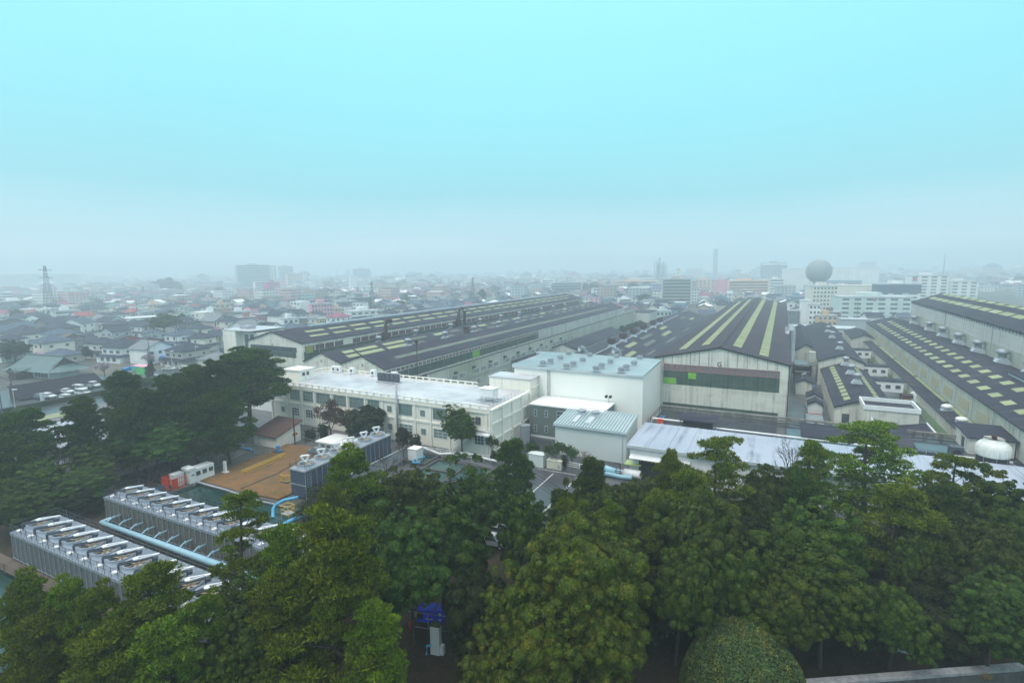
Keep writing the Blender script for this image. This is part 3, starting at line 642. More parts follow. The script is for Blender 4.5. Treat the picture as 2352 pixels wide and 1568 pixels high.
# --- box block with V shaped roof, right of the alley
VB = root('parapet_block', 21, 126, 'cream parapet block with sunken dark roof and V shaped porch roof below it', 'building')
MB(21, 126).box(16.2, 25.2, 126.2, 134, 0, 7.1).obj('wall', m_wallc, VB)
q = MB(21, 126); q.box(16.0, 25.4, 126, 126.25, 7.1, 8.0).box(16.0, 25.4, 133.8, 134.05, 7.1, 8.0).box(16.0, 16.25, 126.25, 133.8, 7.1, 8.0).box(25.15, 25.4, 126.25, 133.8, 7.1, 8.0); q.obj('parapet', m_white, VB)
MB(21, 126).box(16.3, 25.1, 126.3, 133.7, 7.103, 7.2).obj('roof', m_slate, VB)
MB(21, 126).poly([(17.5, 118.6, 5.2), (21.5, 118.6, 4.2), (21.5, 126, 4.4), (17.5, 126, 5.4)]).poly([(21.5, 118.6, 4.2), (26.3, 118.6, 5.2), (26.3, 126, 5.4), (21.5, 126, 4.4)]).obj('porch_roof', m_slate, VB)
MB(21, 126).box(17.3, 17.5, 118.5, 126, 3.8, 5.6).box(26.3, 26.5, 118.5, 126, 3.8, 5.6).obj('porch_trim', m_white, VB)
# --- E sheds in the alley
E1 = shed('factory_shed', 'narrow dark shed with two ladder-like rows of pale skylights and domed vents', 11.8, 23.2, 135, 184, 5.0, 5.0, 7.2, 17.5, m_wallc, m_slate)
for i in range(11):
    b = 138 + i * 4.1; E1['panel'](13.7, 14.9, b, b + 2.9); E1['panel'](19.8, 21.0, b, b + 2.9)
for i, b in enumerate((152, 165, 179)): ventilator(17.5, b, 7.8, .95, 'silver domed vent on the narrow alley shed ridge, %s from the front' % ORD[i], group='vents on the narrow alley shed')
window(E1['root'], 13.9 - 17.5, -.003, 1.4, 1.4, 2.2, 2, 3, 'e1', m_dsteel); window(E1['root'], 17.0 - 17.5, -.003, 2.0, .9, 1.0, 2, 1, 'e2', m_dsteel)
E2 = shed('factory_shed', 'taller plain dark shed rising behind the narrow shed with skylight ladders', 11.0, 22.6, 184.3, 290, 7.4, 7.4, 9.6, 17.3, m_wallc, m_slate)
for i, b in enumerate((196, 226, 246)): ventilator(17.3, b, 10.1, .9, 'small domed vent on the plain dark alley shed, %s from the front' % ORD[i], group='vents on the plain alley shed')
E3 = shed('factory_shed', 'small dark gabled shed squeezed between shed G and the plain dark shed', 4.4, 10.9, 215, 290, 5.2, 7.0, 8.2, 8.6, m_wallg, m_slate)
sc_ = root('scaffold_tower', 7.0, 188, 'rusty scaffold platform tower with wet grey deck in the alley beside shed G', 'scaffold')
q = MB()
for x in (-2.2, 2.2):
    for y in (-4, 0, 4): q.box(x - .1, x + .1, y - .1, y + .1, 0, 6)
for z in (2, 4): q.box(-2.4, 2.4, -4.2, 4.2, z, z + .15)
q.obj('frame', m_rust, sc_); MB().box(-2.6, 3.6, -4.6, 4.6, 5.8, 6.0).obj('deck', m_yard, sc_); MB().box(1.6, 3.4, 1, 3.6, 6.003, 9.2).obj('cabin', m_wallg, sc_)
for i, (a, b, w, l, h, lb, mw) in enumerate(((6.9, 168, 4.0, 9, 3.4, 'dark roofed alley hut with pipes on top, backmost of the three alley huts', m_wallc), (8.7, 152, 3.2, 5, 3.0, 'small white alley hut, middle one of the three', m_white), (8.6, 144.6, 3.0, 4.2, 2.8, 'small white alley hut with red stripes, frontmost of the three', m_white))):
    s_ = shed('alley_hut', lb, a - w/2, a + w/2, b, b + l, h, h, h + .9, a, mw, m_slate, cat='hut', group='huts in the alley')
    if i == 2: MB(a, b).box(a - w/2 - .03, a + w/2 + .03, b - .06, b - .003, .5, .65).obj('red_stripe', m_orange, s_['root'])
    if i == 0: MB(a, b).tube([(a - .5, b + 2, 4), (a - .5, b + 2, 5.4), (a + .4, b + 2, 5.8)], .35, 8).obj('vent_pipe', m_steel, s_['root'])
q = root('tank_rack', 8.2, 131, 'rack of white angled bars in the wet alley beside shed G', 'rack')
for i in range(9): MB().box(-1.7, 1.7, i * 1.1, i * 1.1 + .3, .8 + i * .05, 1.1 + i * .05).obj('rack_bar', m_trimw, q)
MB().box(-2, -1.8, 0, 9.5, 0, 1.3).box(1.8, 2.0, 0, 9.5, 0, 1.3).obj('rack_side', m_dsteel, q)
q = root('tarpaulin', 8.5, 178, 'crumpled bright blue tarpaulin lying in the alley beside the scaffold', 'tarpaulin'); 
MB().poly([(-2.4, -.8, .5), (2.2, -1, .9), (2.4, .6, .4), (-.2, 1.3, 1.0), (-2.2, .9, .6)]).obj('sheet', m_bblue, q)
# --- right-hand halls
H_ = root('long_annex', 34, 104, 'long low lean-to with beige and green banded wall and slate roof', 'annex')
m_wallhg = M('beige_wall_green_foot', (0.56, 0.56, 0.50), (0.46, 0.47, 0.42), 0.06, 0.8, sheet=(1.8, 1.4, 0.25), streak=(GRIME, 0.5))
m_mint = M('mint_green_sheet_wall', (0.20, 0.34, 0.14), (0.26, 0.36, 0.24), 0.03, 0.7, sheet=(1.8, 1.4, 0.2), streak=(GRIME, 0.3))
MB(34, 104).box(31.4, 35.0, 104, 303, 0, 4.5).obj('wall', m_wallhg, H_)
MB(34, 104).box(31.33, 31.397, 104, 303, 0.2, 2.2).obj('green_band', m_mint, H_)
MB(34, 104).prism([(31.1, 4.52), (35.0, 4.9), (35.0, 5.05), (31.1, 4.67)], 'y', 104, 303.2).obj('roof', m_slate, H_)
for b in (118, 150, 182, 214, 246): MB(34, 104).prism([(34.0, 5.02), (34.8, 5.1), (34.8, 5.16), (34.0, 5.08)], 'y', b, b + 30).obj('skylight_strip', m_sky, H_)
for i, (x, y) in enumerate(((2196, 942), (2228, 972))): 
    a, b = fac(x, y, 5.0); ventilator(33.0, b, 5.0, .9, ('white mushroom vent on the low lean-to roof, the farther one', 'white mushroom vent on the low lean-to roof, nearest the round cooling tower')[i], m_white, 'mush')
I_ = shed('factory_hall', 'broad dark hall with two rows of separate pale square skylights', 35.1, 51, 104, 290, 10.0, 11.0, 12.6, 44.5, m_wallg, m_slate)
for i in range(25):
    b = 110 + i * 6.7; I_['panel'](36.9, 38.5, b, b + 3.0, up=.08); I_['panel'](40.8, 42.5, b + 1.5, b + 4.5, up=.08)
for i in range(14): MB(I_['cx'], 104).box(35.02, 35.08, 112 + i * 12, 119 + i * 12, 6.0, 8.2).obj('yellowed_panel', bpy.data.materials.get('yellowed_sheet') or M('yellowed_sheet', (0.42, 0.38, 0.22), (0.36, 0.36, 0.28), .1, .8, sheet=(1.8, 1.4, .2)), I_['root'])
downpipes(I_['root'], I_['cx'], 104, 34.92, range(110, 285, 12), 4.9, 9.8, m_trimw)
for i, (x, y) in enumerate(((2080, 741), (2103, 756), (2131, 769), (2165, 785), (2206, 804), (2259, 828), (2325, 856))):
    a, b = fac(x, y, 12); ventilator(49.4, b, I_['rz'](49.4) + .5, 1.35, 'big silver domed ventilator along the foot of the tall wall, %s from the far end' % ORD[i], group='ventilators below the tall right wall')
q = root('raised_skylight', 47, 141, 'raised dark monitor roof with white rim near the right edge of the hall', 'roof monitor', z=12.0)
MB().box(-3.2, 3.2, -6, 6, 0, 1.2).obj('curb', m_trimw, q); MB().box(-3.5, 3.5, -6.3, 6.3, 1.203, 1.4).obj('roof', m_slate, q)
J_ = shed('factory_hall', 'tallest right-hand hall with pale grey wall and rows of skylight sheets', 51.1, 77, 104, 288, 19.8, 17.5, 23.6, 61.5, m_walll, m_slate)
for i in range(18):
    b = 118 + i * 9.2; J_['panel'](55.6, 57.4, b, b + 7.4); J_['panel'](60.0, 61.3, b + 2, b + 9.0)
q = MB(J_['cx'], 104); q.box(50.9, 51.05, 104, 288, 19.4, 19.7)
for i in range(80): q.box(50.75, 50.85, 106 + i * 2.3, 106.1 + i * 2.3, 18.9, 20.3)
q.box(50.75, 50.85, 105, 288, 20.3, 20.36); q.obj('gutter_rail', m_dsteel, J_['root'])
MB(J_['cx'], 104).box(51.0, 51.09, 104, 288, 11.0, 15.0).obj('dirty_wall_band', m_wallg, J_['root'])
downpipes(J_['root'], J_['cx'], 104, 50.93, (150, 185, 232), 12, 19.4)
MB(J_['cx'], 104).box(52.3, 52.7, 287.9, 288.4, 10, 19).obj('corner_fin', m_white, J_['root'])
# stair building and the round white cooling tower
TB = root('roof_house', 31.5, 111.5, 'cream stair house with slate roof behind the round white cooling tower', 'building', z=0)
MB(31.5, 111.5).box(28.8, 34.6, 109.6, 117.4, 0, 7.7).obj('wall', m_wallc, TB); MB(31.5, 111.5).prism([(109.2, 7.72), (117.8, 8.1), (117.8, 8.25), (109.2, 7.87)], 'x', 28.4, 35).obj('roof', m_slate, TB)
MB(31.5, 111.5).box(28.7, 28.79, 112, 113.2, 4.8, 7).obj('door', m_dsteel, TB)
CT = root('round_cooling_tower', 30.2, 103.7, 'round white fibreglass cooling tower with dark fan guard on the roof', 'cooling tower', z=5.0); CT.scale = (.88, .88, .84)
MB().lathe(0, 0, [(2.35, 2.2), (2.4, 2.3), (2.4, 3.4), (2.32, 4.1), (1.95, 4.6), (1.45, 4.95), (1.4, 5.4), (1.32, 5.4), (1.3, 4.9)], 32).obj('shell', M('grubby_white_fibreglass', (0.72, 0.74, 0.70), (0.60, 0.62, 0.58), .6, .4, streak=(GRIME, .3)), CT, True)
q = MB()
for i in range(20): q.box(2.38 * math.cos(i * math.pi / 10) - .04, 2.38 * math.cos(i * math.pi / 10) + .04, 2.38 * math.sin(i * math.pi / 10) - .04, 2.38 * math.sin(i * math.pi / 10) + .04, 2.4, 4.0)
q.obj('shell_ribs', m_white, CT)
MB().lathe(0, 0, [(2.25, 1.0), (2.25, 2.2), (2.0, 2.2)], 32).obj('air_louvre', m_black, CT)
q = MB()
for i in range(8): q.bar((2.2 * math.cos(i * .785), 2.2 * math.sin(i * .785), 0), (2.3 * math.cos(i * .785), 2.3 * math.sin(i * .785), 2.3), .05)
q.obj('support_frame', m_steel, CT)
q = MB(); q.lathe(0, 0, [(1.42, 5.4), (1.5, 5.45), (1.42, 5.5)], 24)
for i in range(4): q.box(-1.4, 1.4, -.05, .05, 5.41, 5.49) if i % 2 else q.box(-.05, .05, -1.4, 1.4, 5.41, 5.485)
q.box(-.3, .3, -.3, .3, 5.3, 5.9); q.obj('fan_guard', m_rust, CT)
q = root('white_rail_frame', 30, 101.5, 'white pipe frame round the base of the round cooling tower', 'rail', z=5.0)
MB().tube([(-3.6, 2, 1.0), (-3.4, -.8, .9), (6, -.6, .9), (5, 4, .9)], .1, 6).obj('rail', m_white, q)
for i, (a, b, lb) in enumerate(((26.2, 105.6, 'grey air handling box with a fan left of the round cooling tower'),)):
    q = root('air_handler', a, b, lb, 'air handler', z=5.0); MB().box(-.9, .9, -.7, .7, .3, 2.1).obj('case', m_dsteel, q); MB().tube([(0, -.75, 1.2), (0, -.72, 1.2)], .55, 16).obj('fan', m_black, q)
for i in range(3):
    q = root('air_conditioner', 21.3 + i * 1.25, 103.0, '', 'air conditioner', 'dark units on the roof behind the right pines', z=5.0)
    q['label'] = ('leftmost', 'middle', 'rightmost')[i] + ' of three dark roof units behind the right pines'
    MB().box(-.5, .5, -.5, .5, 0, 1.5).obj('case', m_dsteel, q); MB().tube([(0, -.56, .8), (0, -.52, .8)], .38, 14).obj('fan', m_black, q)
# long flat gate building at the far end of the alley
q = root('gallery_building', 14, 300, 'long low pale gallery closing the far end of the alley', 'building')
MB(14, 300).box(4, 33, 300, 312, 0, 5.5).obj('wall', m_walll, q); MB(14, 300).box(3.6, 33.4, 299.6, 312.4, 5.503, 5.9).obj('roof', m_trimw, q)
for i in range(8): window(q, -8.5 + i * 3.4, -.003, 2.6, 2.2, 1.2, 3, 1, 'gal', m_dsteel)
q = shed('factory_shed', 'small grey shed with pale gable beyond the narrow white huts', 27, 36, 262, 292, 5.5, 5.5, 7.2, 31.5, m_walll, m_slate)
for i, (b, lb) in enumerate(((232, 'white lean-to hut with small windows on the green banded wall, farthest of three'), (196, 'white lean-to hut with small windows on the green banded wall, middle of three'), (172, 'white lean-to hut with small windows on the green banded wall, nearest of three'))):
    q = root('bridge_hut', 27.5, b, lb, 'hut', 'white huts between the alley shed and the banded wall')
    MB().box(-4.2, 2.6, -1.5, 2.5, 2.2, 5.0).obj('wall', m_white, q); MB().box(-4.4, 2.8, -1.7, 2.7, 5.003, 5.25).obj('roof', m_slate, q); MB().box(-4, -3.7, -1.2, -.9, 0, 2.2).box(2, 2.3, -1.2, -.9, 0, 2.2).obj('legs', m_dsteel, q)
    for k in range(3): window(q, -3.0 + k * 2.2, -1.503, 3.2, 1.1, .9, 2, 1, 'hut', m_dsteel)
q = root('rusty_hopper', 27.4, 150, 'rust orange and white ribbed chute standing by the green banded wall', 'chute')
MB().box(-.9, .5, -1, 1, 0, 5.4).obj('body', M('orange_rust_sheet', (0.36, 0.16, 0.04), (0.2, .1, .05), 1, .8), q); MB().tube([(1.3, 0, 0), (1.3, 0, 6.0), (.8, 0, 6.6)], .4, 8).obj('side_pipe', m_white, q); MB().box(-1.1, .9, -1.2, 1.2, 5.403, 6.0).obj('cap', m_rust, q)
# ------------------------------------------------------------------ pale school-like block
m_crm = M('cream_plaster', (0.84, 0.82, 0.74), (0.80, 0.78, 0.70), 0.15, 0.8, streak=(GRIME, 0.2))
m_flat = M('wet_white_flat_roof', (0.60, 0.60, 0.62), (0.40, 0.405, 0.44), 0.12, 0.25, stain=((0.24, 0.24, 0.28), 0.3, 0.55), sheet=(7, 50, 0.15), spec=0.5)
SB = root('office_block', -80, 87.2, 'long pale cream office block with wet white flat roof and balustrade', 'office block')
MB(-80, 87.2).box(-109.8, -49.2, 87.2, 104.8, -0.2, 9.0).obj('wall', m_crm, SB)
MB(-80, 87.2).box(-109.4, -49.6, 87.6, 104.4, 9.003, 9.12).obj('roof', m_flat, SB)
q = MB(-80, 87.2)
q.box(-110.0, -49.0, 86.9, 87.15, 8.35, 8.9)
for (x0, x1, y0, y1) in ((-110.0, -49.1, 86.95, 87.2), (-110.0, -62, 104.75, 105.0)): q.box(x0, x1, y0, y1, 9.003, 9.25).box(x0, x1, y0, y1, 9.75, 9.95)
q.box(-110.0, -109.75, 87.2, 104.75, 9.003, 9.25).box(-110.0, -109.75, 87.2, 104.75, 9.75, 9.95)
for i in range(31): q.box(-110.0 + i * 2.02, -109.55 + i * 2.02, 86.96, 87.19, 9.25, 9.75)
for i in range(24): q.box(-110.0 + i * 2.02, -109.55 + i * 2.02, 104.76, 104.99, 9.25, 9.75)
q.obj('balustrade', m_crm, SB)
q = MB(-80, 87.2)
for x in (-109.7, -104.4, -99.5, -95.3, -90.0, -85.2, -80.1, -75.2, -71.8, -66.7, -62.8, -58.3, -54.0, -49.6): q.box(x - .22, x + .22, 86.98, 87.19, 0, 8.35)
q.box(-109.8, -49.2, 87.02, 87.19, 4.75, 5.15).obj('pilasters', m_crm, SB)
ww = [(-101.7, 3.2), (-97.4, 3.1), (-92.6, 4.3), (-87.5, 3.6), (-82.6, 4.1), (-77.8, 3.2), (-69.2, 3.4), (-60.5, 3.4), (-56.2, 3.2)]
for x, w in ww: window(SB, x + 80, -.003, 5.8, w, 2.3, 4, 3, 'sch', m_steel, m_glassg, t=.08)
for x, w in ((-101.7, 2.3), (-97.3, 2.3), (-92.4, 2.3), (-87.5, 3.2), (-82.6, 3.2), (-77.8, 3.2), (-69.2, 3.5), (-60.5, 3.4), (-51.4, 2.2)): window(SB, x + 80, -.003, 1.9, w, 2.0, 3, 3, 'sch', m_white, m_glass if w < 3.3 else m_glassg, t=.08)
for x, z in ((-107.0, 6.0), (-73.4, 6.1), (-64.8, 6.1), (-106, 2.4), (-73.4, 2.2), (-64.7, 2.2)): window(SB, x + 80, -.003, z, 1.15, 1.25, 2, 2, 'sm', m_steel, m_glassg)
window(SB, -51.6 + 80, -.003, 5.9, 1.2, 1.6, 2, 2, 'sm2', m_steel, m_glass)
# stair tower end
ST = MB(-80, 87.2); ST.box(-58.9, -49.0, 104.9, 110.5, 0, 11.6).box(-49.19, -48.8, 87.0, 104.9, 0, 9.2)
ST.obj('stair_tower', m_crm, SB)
q = MB(-80, 87.2)
for y in (87.2, 91.6, 96.0, 100.4, 104.6): q.box(-48.8, -48.5, y, y + .45, 0, 9.2)
for z in (2.8, 5.9, 8.7): q.box(-48.8, -48.58, 87.2, 104.9, z, z + .4)
for y in (104.9, 110.0): q.box(-49.0, -48.6, y, y + .5, 0, 11.4)
for z in (3.0, 6.2, 9.4): q.box(-49.0, -48.7, 105.4, 110.0, z, z + .4)
q.obj('tower_ribs', m_crm, SB)
MB(-80, 87.2).box(-59.1, -48.5, 104.7, 110.7, 11.603, 11.75).obj('tower_roof', m_flat, SB)
PH = root('roof_hut', -108, 91.5, 'plain cream stair hut with two tiny windows on the wet white roof', 'roof hut', z=9.12)
MB(-108, 91.5).box(-112 + 2.5, -104.2, 91.0, 95.6, 0, 2.7).obj('wall', m_crm, PH); MB(-108, 91.5).box(-109.8, -103.9, 90.7, 95.9, 2.703, 2.85).obj('roof', m_wroof, PH)
for y in (92.3, 93.6): window(PH, -104.2 + 108 + .003, y - 91.5, 1.3, .75, .8, 1, 1, 'ph', m_dsteel, rz=math.radians(90))
MB(-108, 91.5).box(-104.197, -104.12, 92.9, 93.9, 0, 1.2).obj('door', m_white, PH)
def ac_unit(a, b, z, s, label, group=None, w=.9, fans=1):
    o = root('air_conditioner', a, b, label, 'air conditioner', group, z)
    MB().box(-w, w, -.45, .45, .15, 1.5 * s).box(-w, -w + .15, -.45, .45, 0, .147).box(w - .15, w, -.45, .45, 0, .147).obj('case', m_white, o)
    for k in range(fans): MB().tube([(w * (-.5 + k) if fans > 1 else 0, -.47, .8 * s), (w * (-.5 + k) if fans > 1 else 0, -.455, .8 * s)], .35 * s, 12).obj('fan_grille', m_dsteel, o)
    return o
for i, (x, y) in enumerate(((784, 850), (794, 851), (825, 854), (876.5, 858), (920, 864))):
    a, b = fac(x, y, 9.2); ac_unit(a, min(b, 103.9), 9.13, 1.1, 'small cream air conditioner by the rear balustrade, %s from the left' % ORD[i], 'air conditioners along the rear balustrade', .7)
o = root('condenser_rack', -83.6, 99.5, 'rack of five dark finned condensers standing on the wet white roof', 'air conditioner', z=9.13)
MB().box(-3.2, 3.2, -.9, 1.0, .1, .25).box(-3.2, -3.05, -.9, 1, 0, .097).box(3.05, 3.2, -.9, 1, 0, .097).obj('frame', m_trimw, o)
for i in range(5): MB().box(-3.1 + i * 1.25, -1.98 + i * 1.25, -.5, .5, .253, 2.2).obj('condenser', m_dsteel, o); MB().box(-3.12 + i * 1.25, -1.96 + i * 1.25, .4, .6, .25, 2.25).obj('case_edge', m_white, o)
o = root('chiller', -52.6, 93.5, 'white chiller on a rusty frame at the right end of the wet white roof', 'chiller', z=9.12)
MB().box(-1.5, 1.5, -1.2, 1.2, 1.0, 2.7).box(-1.6, 1.6, -1.3, 1.3, 2.703, 2.8).obj('case', m_white, o)
q = MB()
for x in (-1.3, 1.3):
    for y in (-1, 1): q.bar((x, y, 0), (x, y, 1.0), .05)
for y in (-1.6, -.4, .8): q.bar((-2.2, y, .4), (3.0, y, .4), .05)
q.obj('support_frame', m_rust, o)
o = root('roof_rail', -52, 89, 'low pipe railing round the chiller at the roof corner', 'railing', z=9.12)
q = MB()
for z in (.55, 1.1): q.tube([(-3, -1.2, z), (2.6, -1.2, z), (2.6, 12, z)], .035, 5)
for i in range(9): q.bar((2.6, -1.2 + i * 1.6, 0), (2.6, -1.2 + i * 1.6, 1.1), .035)
q.obj('rail', m_steel, o)
o = root('flue_pipe', -70.9, 86.6, 'tall thin pale grey flue pipe running up the front of the office block', 'flue')
MB().cyl(0, 0, 0, 12.4, .24, n=12).obj('flue', m_steel, o, True); MB().bar((0, 0, 5), (0, .5, 5), .06).bar((0, 0, 8), (.2, .5, 8), .06).obj('bracket', m_steel, o)
o = root('outside_stair', -51.5, 85.6, 'white steel outside stair at the right end of the office block', 'stair')
q = MB()
q.prism([(0, 4.3), (3.0, 4.3), (3.0, 4.5), (0, 4.5)], 'y', 0, 1.2).prism([(-6.0, 0.1), (-5.7, 0.1), (0, 4.3), (0, 4.5)], 'y', 0, 1.2)
q.obj('steps', m_white, o)
q = MB()
for y in (0, 1.2): q.tube([(-5.8, y, 1.1), (0, y, 5.5), (3, y, 5.5)], .05, 5).tube([(-5.8, y, .6), (0, y, 5.0), (3, y, 5.0)], .03, 5)
for i in range(7): q.bar((-5.8 + i * .97, 0, .1 + i * .7), (-5.8 + i * .97, 0, 1.1 + i * .73), .03)
q.obj('handrail', m_white, o)
# dark office block farther left (tall cream slab with glass strips)
LB = root('office_block', -207, 143, 'cream windowless slab block with dark glass strips at the far left of the sheds', 'office block')
MB(-207, 143).box(-207, -199, 143, 160, 0, 12).box(-199, -190, 146, 160, 0, 11.2).obj('wall', m_crm, LB)
MB(-207, 143).box(-207.2, -189.8, 142.8, 160.2, 12.003, 12.2).obj('roof', m_flat, LB)
for (x, z0, z1) in ((-197.5, 1, 10.4), (-194.2, 1, 10.4)): MB(-207, 143).box(x, x + 2.4, 145.9, 145.997, z0, z1).obj('glass_strip', m_glass, LB)
MB(-207, 143).box(-203, -198, 148, 152, 12.203, 13.4).obj('roof_plant', m_steel, LB)

# ------------------------------------------------------------------ cooling tower blocks
m_lou = M('grey_louvred_slats', (0.15, 0.165, 0.175), (0.10, 0.11, 0.125), 0.3, 0.7, rib=('z', .25, .45), streak=((0.09, 0.08, 0.06), .5))
m_lou2 = M('brown_grey_louvred_slats', (0.16, 0.16, 0.145), (0.11, 0.115, 0.115), 0.3, 0.7, rib=('z', .25, .4), streak=((0.08, 0.065, 0.045), .6))
m_navy = M('navy_louvre_cladding', (0.075, 0.095, 0.15), (0.055, 0.07, 0.115), 0.4, 0.55, rib=('z', .3, .5))
m_deck = M('pale_grey_deck', (0.21, 0.25, 0.31), (0.15, 0.18, 0.23), 0.5, 0.4, stain=((.18, .2, .22), 1.0, .5), sheet=(3.0, 9, .3))
m_cowl = M('pale_fibreglass_cowl', (0.36, 0.42, 0.50), (0.30, 0.35, 0.42), 0.8, 0.4)
m_mot = M('white_motor_cover', (0.78, 0.80, 0.84), (0.70, 0.73, 0.78), 1, 0.4, obr=.06)
m_wood = M('blade_tan', (0.45, 0.36, 0.25), (0.3, 0.26, 0.2), 1, .7)
def fan_meshes():
    s = 1.0
    cw = MB(); cw.lathe(0, 0, [(1.22, 0), (1.12, .25), (1.10, .75), (1.16, .95), (1.10, .95), (1.04, .75), (1.05, .1)], 24)
    bl = MB()
    for k in range(6):
        t = k * math.pi / 3 + .3; c, s_ = math.cos(t), math.sin(t)
        bl.poly([(.1*c + .12*s_, .1*s_ - .12*c, .50), (1.0*c + .12*s_, 1.0*s_ - .12*c, .46), (1.0*c - .12*s_, 1.0*s_ + .12*c, .56), (.1*c - .12*s_, .1*s_ + .12*c, .58)])
    bl.cyl(0, 0, .4, .72, .18, n=10)
    bp = MB(); bp.poly([(1.04 * math.cos(i * math.pi / 10), 1.04 * math.sin(i * math.pi / 10), .06) for i in range(20)])
    mo = MB()      # teardrop belt cover with an open middle
    n = 14; out = []; inn = []
    for i in range(n):
        t = -math.pi / 2 + math.pi * i / (n - 1)
        out.append((-.95 - .36 * math.cos(t), .36 * math.sin(t)))
    out = [(-.95 - .34 * math.cos(t), .34 * math.sin(t)) for t in [math.pi / 2 - math.pi * i / 8 for i in range(9)]]
    out = [(x, y) for x, y in out] + [(1.15, -.10), (1.15, .10)]
    inn = [(-.72 - .12 * math.cos(t), .17 * math.sin(t)) for t in [math.pi / 2 - math.pi * i / 8 for i in range(9)]] + [(.55, -.07), (.55, .07)]
    k = len(out)
    v0 = mo._a([(x, y, 1.34) for x, y in out] + [(x, y, 1.54) for x, y in out] + [(x, y, 1.34) for x, y in inn] + [(x, y, 1.54) for x, y in inn])
    for i in range(k):
        j = (i + 1) % k
        for a_, b_ in ((0, 1), (3, 2)): mo.f.append((v0 + a_*k + i, v0 + a_*k + j, v0 + b_*k + j, v0 + b_*k + i)); mo.m.append(0)
        mo.f.append((v0 + k + i, v0 + k + j, v0 + 3*k + j, v0 + 3*k + i)); mo.m.append(0)
        mo.f.append((v0 + i, v0 + 2*k + i, v0 + 2*k + j, v0 + j)); mo.m.append(0)
    fr = MB(); fr.box(-1.5, 1.3, -.22, -.14, 1.0, 1.2).box(-1.5, 1.3, .14, .22, 1.0, 1.2)
    for x in (-1.5, 1.25): 
        for y in (-.22, .14): fr.box(x, x + .1, y, y + .08, 0, .997)
    fr.box(1.3, 1.75, -.25, .25, .5, .95)
    return cw.mesh('fan_cowl', m_cowl, True), bl.mesh('fan_blades', m_wood), bp.mesh('fan_pit', m_black), mo.mesh('motor_cover', m_mot), fr.mesh('motor_frame', m_dsteel)
FM = fan_meshes()
def fan_stack(parent, x, y, z, rz, s=1.0, style=0):
    o = inst('fan_stack', FM[0], parent, (x, y, z), rz, (s, s, s * .62))
    inst('fan_pit', FM[2], o); inst('fan_blades', FM[1], o, rz=R_.random() * 2)
    inst('motor_frame', FM[4], o); inst('motor_cover', FM[3], o, (0.85, .1, .05), 0.0, (.9, .9, .9))
    return o
def railing(parent, pts, z, h=1.0, step=1.5, mat=None, brace=.35):
    q = MB()
    for (p, r) in zip(pts[:-1], pts[1:]):
        L = math.dist(p, r); k = max(1, int(L / step)); dx, dy = (r[0] - p[0]) / L, (r[1] - p[1]) / L
        for zz in (.5, 1.0): q.bar((p[0], p[1], z + h * zz), (r[0], r[1], z + h * zz), .028)
        for i in range(k + 1):
            x, y = p[0] + (r[0] - p[0]) * i / k, p[1] + (r[1] - p[1]) * i / k
            q.bar((x, y, z), (x, y, z + h), .03)
            if brace: q.bar((x - dy * brace, y + dx * brace, z), (x, y, z + h * .8), .02)
    return q.obj('railing', mat or m_dsteel, parent)
def tower_block(label, a0, a1, b0, b1, h, ml, n, s, first, step):
    r = root('cooling_tower_block', a0, b0, label, 'cooling tower')
    w, l = a1 - a0, b1 - b0
    MB().box(0, w, 0, l, .7, h - .35).obj('louvre_wall', ml, r)
    q = MB(); q.box(-.12, w + .1, -.12, l + .12, h - .347, h - .05)
    for i in range(int(w / 1.15)):
        q.box(i * 1.15, i * 1.15 + .09, -.10, -.004, 0, h - .35)
    for i in range(5): q.box(-.10, -.004, i * l / 4.2, i * l / 4.2 + .1, 0, h - .35)
    q.box(-.13, w + .1, -.16, -.11, .6, .75)
    q.obj('steel_frame', m_steel, r)
    MB().box(-.15, w + .1, -.15, l + .15, h - .047, h).obj('deck', m_deck, r)
    MB().box(0.2, w, .2, l - .2, 0, .697).obj('sump', m_black, r)
    railing(r, [(w, 0), (0, 0), (0, l), (w, l)], h, 1.05, 1.3)
    for i in range(n): fan_stack(r, first + i * step, l * .46, h, 0.96, s)
    q = MB()
    for i in range(n): q.box(first + i * step - 1.2, first + i * step - .6, .25, .8, h + .003, h + .16)
    q.obj('access_hatch', m_white, r)
    return r
T1 = tower_block('front long grey cooling tower block beside the dark pond, a row of fans on top', -84.6, -45.0, 28.0, 33.0, 4.0, m_lou, 13, 1.13, 1.5, 3.06)
T2 = tower_block('rear long brown-grey cooling tower block beside the green reservoir, a row of fans on top', -85.8, -46.0, 39.0, 43.6, 4.0, m_lou2, 14, 1.02, 1.9, 2.85)
o = root('walkway', -66, 27, 'low weathered plank walkway along the foot of the front tower block', 'walkway')
q = MB().box(-22, 21, -.9, .8, .35, .5)
for i in range(16): q.box(-22 + i * 2.8, -21.9 + i * 2.8, -.9, -.8, 0, 1.3)
q.box(-22, 21, -.9, -.84, 1.3, 1.36).box(-22, 21, -.9, -.86, .85, .9); q.obj('plank_deck', M('weathered_timber', (0.14, 0.11, 0.09), (0.08, .07, .06), 1.0, .9, streak=(RUST, .5)), o)
o = root('water_main', -83.5, 37.2, 'thick pale blue water main with short branch pipes between the two tower blocks', 'pipe')
MB().tube([(0, 1.2, 1.4), (0, 0, 1.4), (1, 0, 1.4)], .3, 10).tube([(1, 0, 1.4), (20, 0, 1.45), (38, 0, 1.5)], [.32, .42, .48], 14).obj('main_pipe', m_main, o, True)
for i in range(14): MB().tube([(1.5 + i * 2.7, .1, 1.8), (1.5 + i * 2.7, .6, 2.1), (1.5 + i * 2.7, 1.7, 2.1)], .11, 8).tube([(1.5 + i * 2.7, .8, 2.1), (1.5 + i * 2.7, .9, 2.1)], .24, 8).obj('branch_pipe', m_main, o)
o = root('pipe_trestle', -84, 34.2, 'dark steel trestle walkway along the back of the front tower block', 'walkway')
